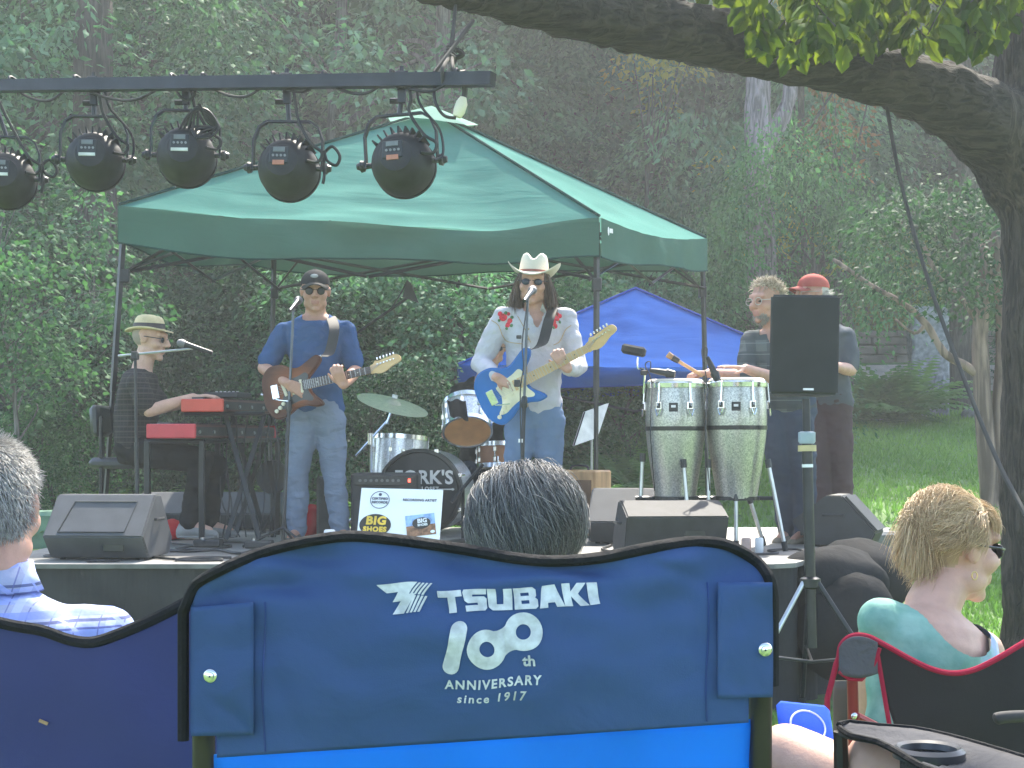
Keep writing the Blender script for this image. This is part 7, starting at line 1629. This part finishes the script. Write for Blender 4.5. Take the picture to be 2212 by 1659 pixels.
MB().lathe(cup + Vector((0, 0, -.006)), (0, 0, 1), [(0, .037), (-.08, .034), (-.11, .03), (-.112, .001)], 24).build('cup_net', M('black_net', (.03, .03, .03), .8, bump=.5, bscale=300), t, True)
mb = MB(); mb.tube([Pz(*p) for p in up_[::3]], .0045, 6); mb.tube([Pz(*p) for p in lo_[::3]], .0045, 6); mb.build('binding', BIND, t, True)
mb = MB(); e1 = Pz(1816, 1568); mb.tube([e1 + Vector((0, 0, -.008)), e1 + Vector((.01, .01, -.5)), Vector((e1.x + .01, e1.y + .02, ground(.5, 2.1)))], .0105, 8); mb.build('front_post', FRAME, t, True)
chair_base(t, .66, 1.2, 1.62, 0, .4, FRAME, ARM); MB().grid(lambda u, v: Vector((.66 + .54 * u, 1.62 - .1 * v, .45 + .5 * v)), 6, 6).build('backrest', ARM, t, True)
# --- blue cushion with a white ring, beyond the knees
t = thing('blue_cushion', 'small bright blue fabric pad with a white ring lying by the chair post', 'cushion', P(1745, 1640, 2.6))
c = P(1745, 1608, 2.6); Rm = Matrix.Rotation(R(52), 3, 'X') @ Matrix.Rotation(R(12), 3, 'Y')
me = MB().box(c, (.1, .16, .02), Rm, .009).mesh('p'); link('pad', me, cloth('bright_blue_fabric', (.025, .085, .5), .1), t, True)
mb = MB(); mb.tube([c + Rm @ Vector((.032 * math.cos(a), .03 + .03 * math.sin(a), .0105)) for a in [2 * math.pi * k / 28 for k in range(29)]], .0018, 5); mb.build('ring_print', WHITE, t)
# ------------------------------------------------------------------ seated people
def seated(hd, f, nk, sha, shb, D, zs, sgn=1):
    pel = Vector((nk.x, nk.y - .12, zs + .1)); wd = (shb - sha); e = [sha + Vector((-.03, .08, -.27)), shb + Vector((.03, .08, -.27))]; w2 = [e[0] + Vector((.08, .25, -.02)), e[1] + Vector((-.08, .25, -.02))]
    hip = [pel + Vector((-.09, .02, -.02)), pel + Vector((.09, .02, -.02))]; kn = [hip[0] + Vector((-.04, .43, .06)), hip[1] + Vector((.04, .43, .06))]; zg = ground(pel.x, pel.y + .6) + .07
    an = [Vector((k_.x, k_.y + .18, zg)) for k_ in kn]; toe = [a + Vector((0, .14, -.03)) for a in an]
    return dict(head=hd, f=f, nk=nk, pel=pel, wd=wd, sh=[sha, shb], el=e, wr=w2, hip=hip, kn=kn, an=an, toe=toe)
rg = np.random.default_rng(31)
HANDS2 = [((.3, 1, 0), (0, 0, -1), .4, 1), ((-.3, 1, 0), (0, 0, -1), .4, -1)]
# grey-haired man at the left edge
D = 2.6; J = seated(P(-22, 1098, D), (.02, 1, -.02), P(-22, 1275, D), P(-255, 1395, D), P(215, 1395, D), D, .15)
person('grey-haired man in a blue and white plaid shirt at the left edge, seen from behind', J, SKIN_PINK, plaid('blue_white_plaid', (.33, .36, .5), [(2, 17, 0, .42, (.3, .36, .72)), (0, 14, 0, .2, (.42, .48, .8)), (2, 17, .55, .08, (.04, .05, .16)), (2, 17, .75, .06, (.05, .06, .2)), (0, 28, .3, .06, (.12, .13, .32)), (1, 20, .15, .15, (.36, .42, .8)), (2, 8.5, .2, .1, (.2, .26, .6))]), 'half', DENIMD, DKSHOE, k=1.02, hands=HANDS2, neckline=lambda a, d, z: z > .0 and abs(a) < .075, hk=1.0, scalp=M('grey_scalp', (.2, .175, .155), .8), voxel=.0062)
g = J['g']; HG = hairmat('short_grey_hair', (.17, .16, .15), (.72, .69, .64))
pth, ti = strands(rg, 6500, g(0, -.012, .03), J['B'], (.0775, .0975, .0895), lambda x, y, z: z > .25 or (y < .1 and z > -.78 - .1 * abs(x)), lambda x, y, z: (x * .3, -.12, -.7 + .55 * max(0, z)), .0058, 5, .05, .16, .0012, .2, .28, 1.02); hair_obj('short_hair', pth, ti, .0007, HG, J['t'])
mb = MB(); nk_ = J['nk']
mb.loft([(nk_ + Vector((0, -.01, .0)), Vector((1, 0, 0)), Vector((0, 1, 0)), .095, .085), (nk_ + Vector((0, .0, .03)), Vector((1, 0, 0)), Vector((0, 1, 0)), .078, .07), (nk_ + Vector((0, .01, .05)), Vector((1, 0, 0)), Vector((0, 1, 0)), .07, .064)], 24); me = mb.mesh('c'); link('collar', me, J['t'].children[1].data.materials[0], J['t'], True)
# dark grey bob seen over the blue chair
D = 2.35; J = seated(P(1137, 1168, D), (.03, 1, -.16), P(1137, 1310, D - .02), P(985, 1370, D), P(1290, 1370, D), D, .1)
person('person with greying dark bobbed hair seated beyond the blue chair, seen from behind', J, SKIN_PINK, CHAR, 'short', DENIMD, DKSHOE, k=.93, hk=1.0, hands=HANDS2, neckline=crew, scalp=M('dark_grey_scalp', (.03, .03, .032), .8), w=.9)
g = J['g']; HD = hairmat('greying_dark_hair', (.018, .017, .017), (.46, .43, .39))
pth, ti = strands(rg, 13000, g(0, -.014, .034), J['B'], (.074, .093, .085), lambda x, y, z: z > -.15 and y < .75, lambda x, y, z: (x * .85, -.5 - .2 * y, -.1), .0158, 10, .14, .1, .0012, .2, .2, 1.03, tmean=.0, kmax=1.17)
P1 = pth[0] - np.array(g(0, -.014, .034)); gr = rg.uniform(0, 1, len(ti)); ti = np.where(gr < .5, rg.uniform(.3, .85, len(ti)), .1 + np.abs(ti) * .5); hair_obj('bobbed_hair', pth, ti, .0006, HD, J['t'])
t = thing('camp_chair', 'low dark chair under the person with greying dark hair', 'camp chair', (X(1137, 2.2), 2.2, ground(0, 2.2))); chair_base(t, -.26, .3, 2.08, 0, .1, FRAME, BLK); MB().grid(lambda u, v: Vector((-.24 + .52 * u, 2.08 - .06 * v, .16 + .5 * v)), 8, 6).build('backrest', BLK, t, True)
# blonde woman at right, profile
D = 3.4
J = dict(head=P(2062, 1184, D), f=(.93, .36, -.08), u=(.06, .02, 1), nk=P(2012, 1316, D - .04), pel=P(1985, 1690, D - .14), wd=(.86, .42, -.28), sh=[P(1905, 1345, D - .13), P(2122, 1408, D + .06)], el=[P(1880, 1560, D - .02), P(2150, 1620, D + .1)], wr=[P(1960, 1650, D + .25), P(2120, 1650, D + .3)],
         hip=[P(1930, 1700, D - .1), P(2040, 1700, D - .05)], kn=[P(1930, 1660, D + .4), P(2080, 1660, D + .4)], an=[Vector((.9, 4.0, -.22)), Vector((1.15, 4.0, -.22))], toe=[Vector((.9, 4.15, -.25)), Vector((1.15, 4.15, -.25))])
def tie():
    m, t_, n, l, b = base('mint_tie_dye'); co, nz, src = noise_col(n, l, (.12, .29, .235, 1), (.24, .42, .35, 1), 16, detail=6)
    sp = n.new('ShaderNodeSeparateXYZ'); l.new(src, sp.inputs[0]); z = n.new('ShaderNodeTexNoise'); z.inputs['Scale'].default_value = 22; z.inputs['Detail'].default_value = 5; l.new(src, z.inputs['Vector'])
    ma = n.new('ShaderNodeMath'); ma.operation = 'MULTIPLY_ADD'; ma.inputs[1].default_value = 7; ma.inputs[2].default_value = -1.0; l.new(sp.outputs[0], ma.inputs[0])
    mm = n.new('ShaderNodeMath'); mm.operation = 'ADD'; l.new(ma.outputs[0], mm.inputs[0]); l.new(z.outputs[0], mm.inputs[1]); cr = n.new('ShaderNodeValToRGB'); l.new(mm.outputs[0], cr.inputs[0]); cr.color_ramp.elements[0].position = .35; cr.color_ramp.elements[1].position = .75
    mx = n.new('ShaderNodeMixRGB'); l.new(cr.outputs[0], mx.inputs[0]); l.new(co, mx.inputs[1]); mx.inputs[2].default_value = (.36, .42, .66, 1); l.new(mx.outputs[0], b.inputs['Base Color']); b.inputs['Roughness'].default_value = .85
    bp = n.new('ShaderNodeBump'); bp.inputs['Strength'].default_value = .3; bp.inputs['Distance'].default_value = .01; l.new(z.outputs[0], bp.inputs['Height']); l.new(bp.outputs[0], b.inputs['Normal']); return m
person('blonde woman in mint tank top and sunglasses turning her head to the right', J, SKIN_PALE, tie(), 'none', DENIMD, DKSHOE, k=.97, hands=HANDS2, scalp=M('blonde_scalp', (.4, .28, .16), .8), voxel=.0062, w=.98,
       neckline=lambda a, d, z: a < -.215 or a > .172 or (abs(a) < .1 and z > 0) or ((a / .102) ** 2 + (z / .108) ** 2 < 1))
g = J['g']; r_, f, u = J['B']; sunglasses(J, .97); HB = hairmat('blonde_hair', (.26, .15, .06), (.85, .64, .38))
pth, ti = strands(rg, 5200, g(0, -.016, .036), J['B'], (.08, .102, .094), lambda x, y, z: (z > .2 + .3 * max(0, y)) or (y < .05 and z > -.4 + .15 * (y > -.4)), lambda x, y, z: (x * .1, -1, .1 - .5 * (z < 0)), .014, 8, .03, .1, .0012, .2, .12, 1.03, kmax=1.13); hair_obj('swept_hair', pth, ti, .0008, HB, J['t'])
pth, ti = strands(rg, 900, g(0, -.012, .034), J['B'], (.08, .1, .092), lambda x, y, z: y > .35 and z > .45, lambda x, y, z: (x * .5, .7, -.25), .011, 7, .12, .12, .001, .2, .2, 1.03, kmax=1.12); hair_obj('fringe', pth, ti, .0007, HB, J['t'])
pth, ti = strands(rg, 900, g(0, -.016, .036), J['B'], (.082, .102, .094), lambda x, y, z: abs(x) > .6 and -.25 < y < .45 and -.05 < z < .55, lambda x, y, z: (x * .1, -.45, -.5), .0105, 7, .02, .1, .001, .2, .25, 1.1, kmax=1.22); hair_obj('side_hair', pth, ti, .0007, HB, J['t'])
c0 = g(0, -.09, .05); N = 1500; st = rg.normal(0, 1, (N, 3)) * np.array([.028, .02, .03]); paths = [np.array(c0) + st @ np.array([tuple(r_), tuple(f), tuple(u)]) * .35]
dr = np.array(-f * .22 + u * .25)[None] + rg.normal(0, .22, (N, 3)); p = paths[0].copy()
for i in range(10):
    dr = dr + np.array([[0, 0, -.34]]) + rg.normal(0, .1, (N, 3)); dn = dr / np.linalg.norm(dr, axis=1, keepdims=True); p = p + dn * .0125 * rg.uniform(.75, 1.15, (N, 1)); paths.append(p.copy())
hair_obj('ponytail', paths, rg.normal(.55, .22, N), .0009, HB, J['t'])
N = 260; b0 = [g(s_ * .04 * rg.uniform(0, 1), -.05 - .03 * rg.uniform(), -.07 + .03 * rg.uniform()) for s_ in rg.choice([-1, 1], N)]; p = np.array([tuple(q) for q in b0]); paths = [p.copy()]; dr = np.array(-f * .5 - u * .8)[None] + rg.normal(0, .3, (N, 3))
for i in range(6): dr = dr + rg.normal(0, .15, (N, 3)); p = p + dr / np.linalg.norm(dr, axis=1, keepdims=True) * .008; paths.append(p.copy())
hair_obj('nape_wisps', paths, rg.normal(.45, .2, N), .0006, HB, J['t'])
MB().tube([g(.083, -.008, -.045) + Vector((.006 * math.cos(a), 0, -.01 + .009 * math.sin(a))) for a in [2 * math.pi * k_ / 14 for k_ in range(15)]], .0016, 6).build('earring', GOLD, J['t'], True)
# person just right of the frame: only knees show
zg = ground(.5, 2.4) + .07
J = dict(head=Vector((1.0, 1.62, 1.16)), f=(-.2, 1, 0), nk=Vector((1.0, 1.6, .98)), pel=Vector((.98, 1.66, .48)), wd=(1, .35, 0), sh=[Vector((.83, 1.56, .93)), Vector((1.18, 1.66, .93))], el=[Vector((.8, 1.68, .68)), Vector((1.22, 1.75, .68))], wr=[Vector((.85, 1.92, .64)), Vector((1.1, 1.98, .62))],
         hip=[Vector((.86, 1.72, .47)), Vector((1.03, 1.8, .47))], kn=[P(1700, 1640, 2.25), P(1905, 1655, 2.12)], an=[Vector((.36, 2.5, zg)), Vector((.62, 2.45, zg))], toe=[Vector((.32, 2.63, zg - .03)), Vector((.6, 2.6, zg - .03))])
person('seated person at the lower right frame edge with only bare knees in view', J, SKIN_PALE, CHAR, 'short', None, DKSHOE, hands=[((0, 1, 0), (0, 0, -1), .4, 1), ((0, 1, 0), (0, 0, -1), .4, -1)], neckline=crew, scalp=M('brown_short_scalp', (.08, .05, .03), .8), voxel=.0075)

# ------------------------------------------------------------------ hazy air, also standing in for veiling glare in the lens
mb = MB(); mb.box((0, 24, 9), (70, 66, 22.8))
hz = mb.build('haze', None); hz['kind'] = 'stuff'
m = bpy.data.materials.new('haze_air'); m.use_nodes = True; n = m.node_tree.nodes; n.remove(n['Principled BSDF'])
pv = n.new('ShaderNodeVolumePrincipled'); pv.inputs['Color'].default_value = (.9, .97, .94, 1); pv.inputs['Density'].default_value = .0037; pv.inputs['Anisotropy'].default_value = .35
m.node_tree.links.new(pv.outputs[0], n['Material Output'].inputs['Volume']); hz.data.materials.append(m)
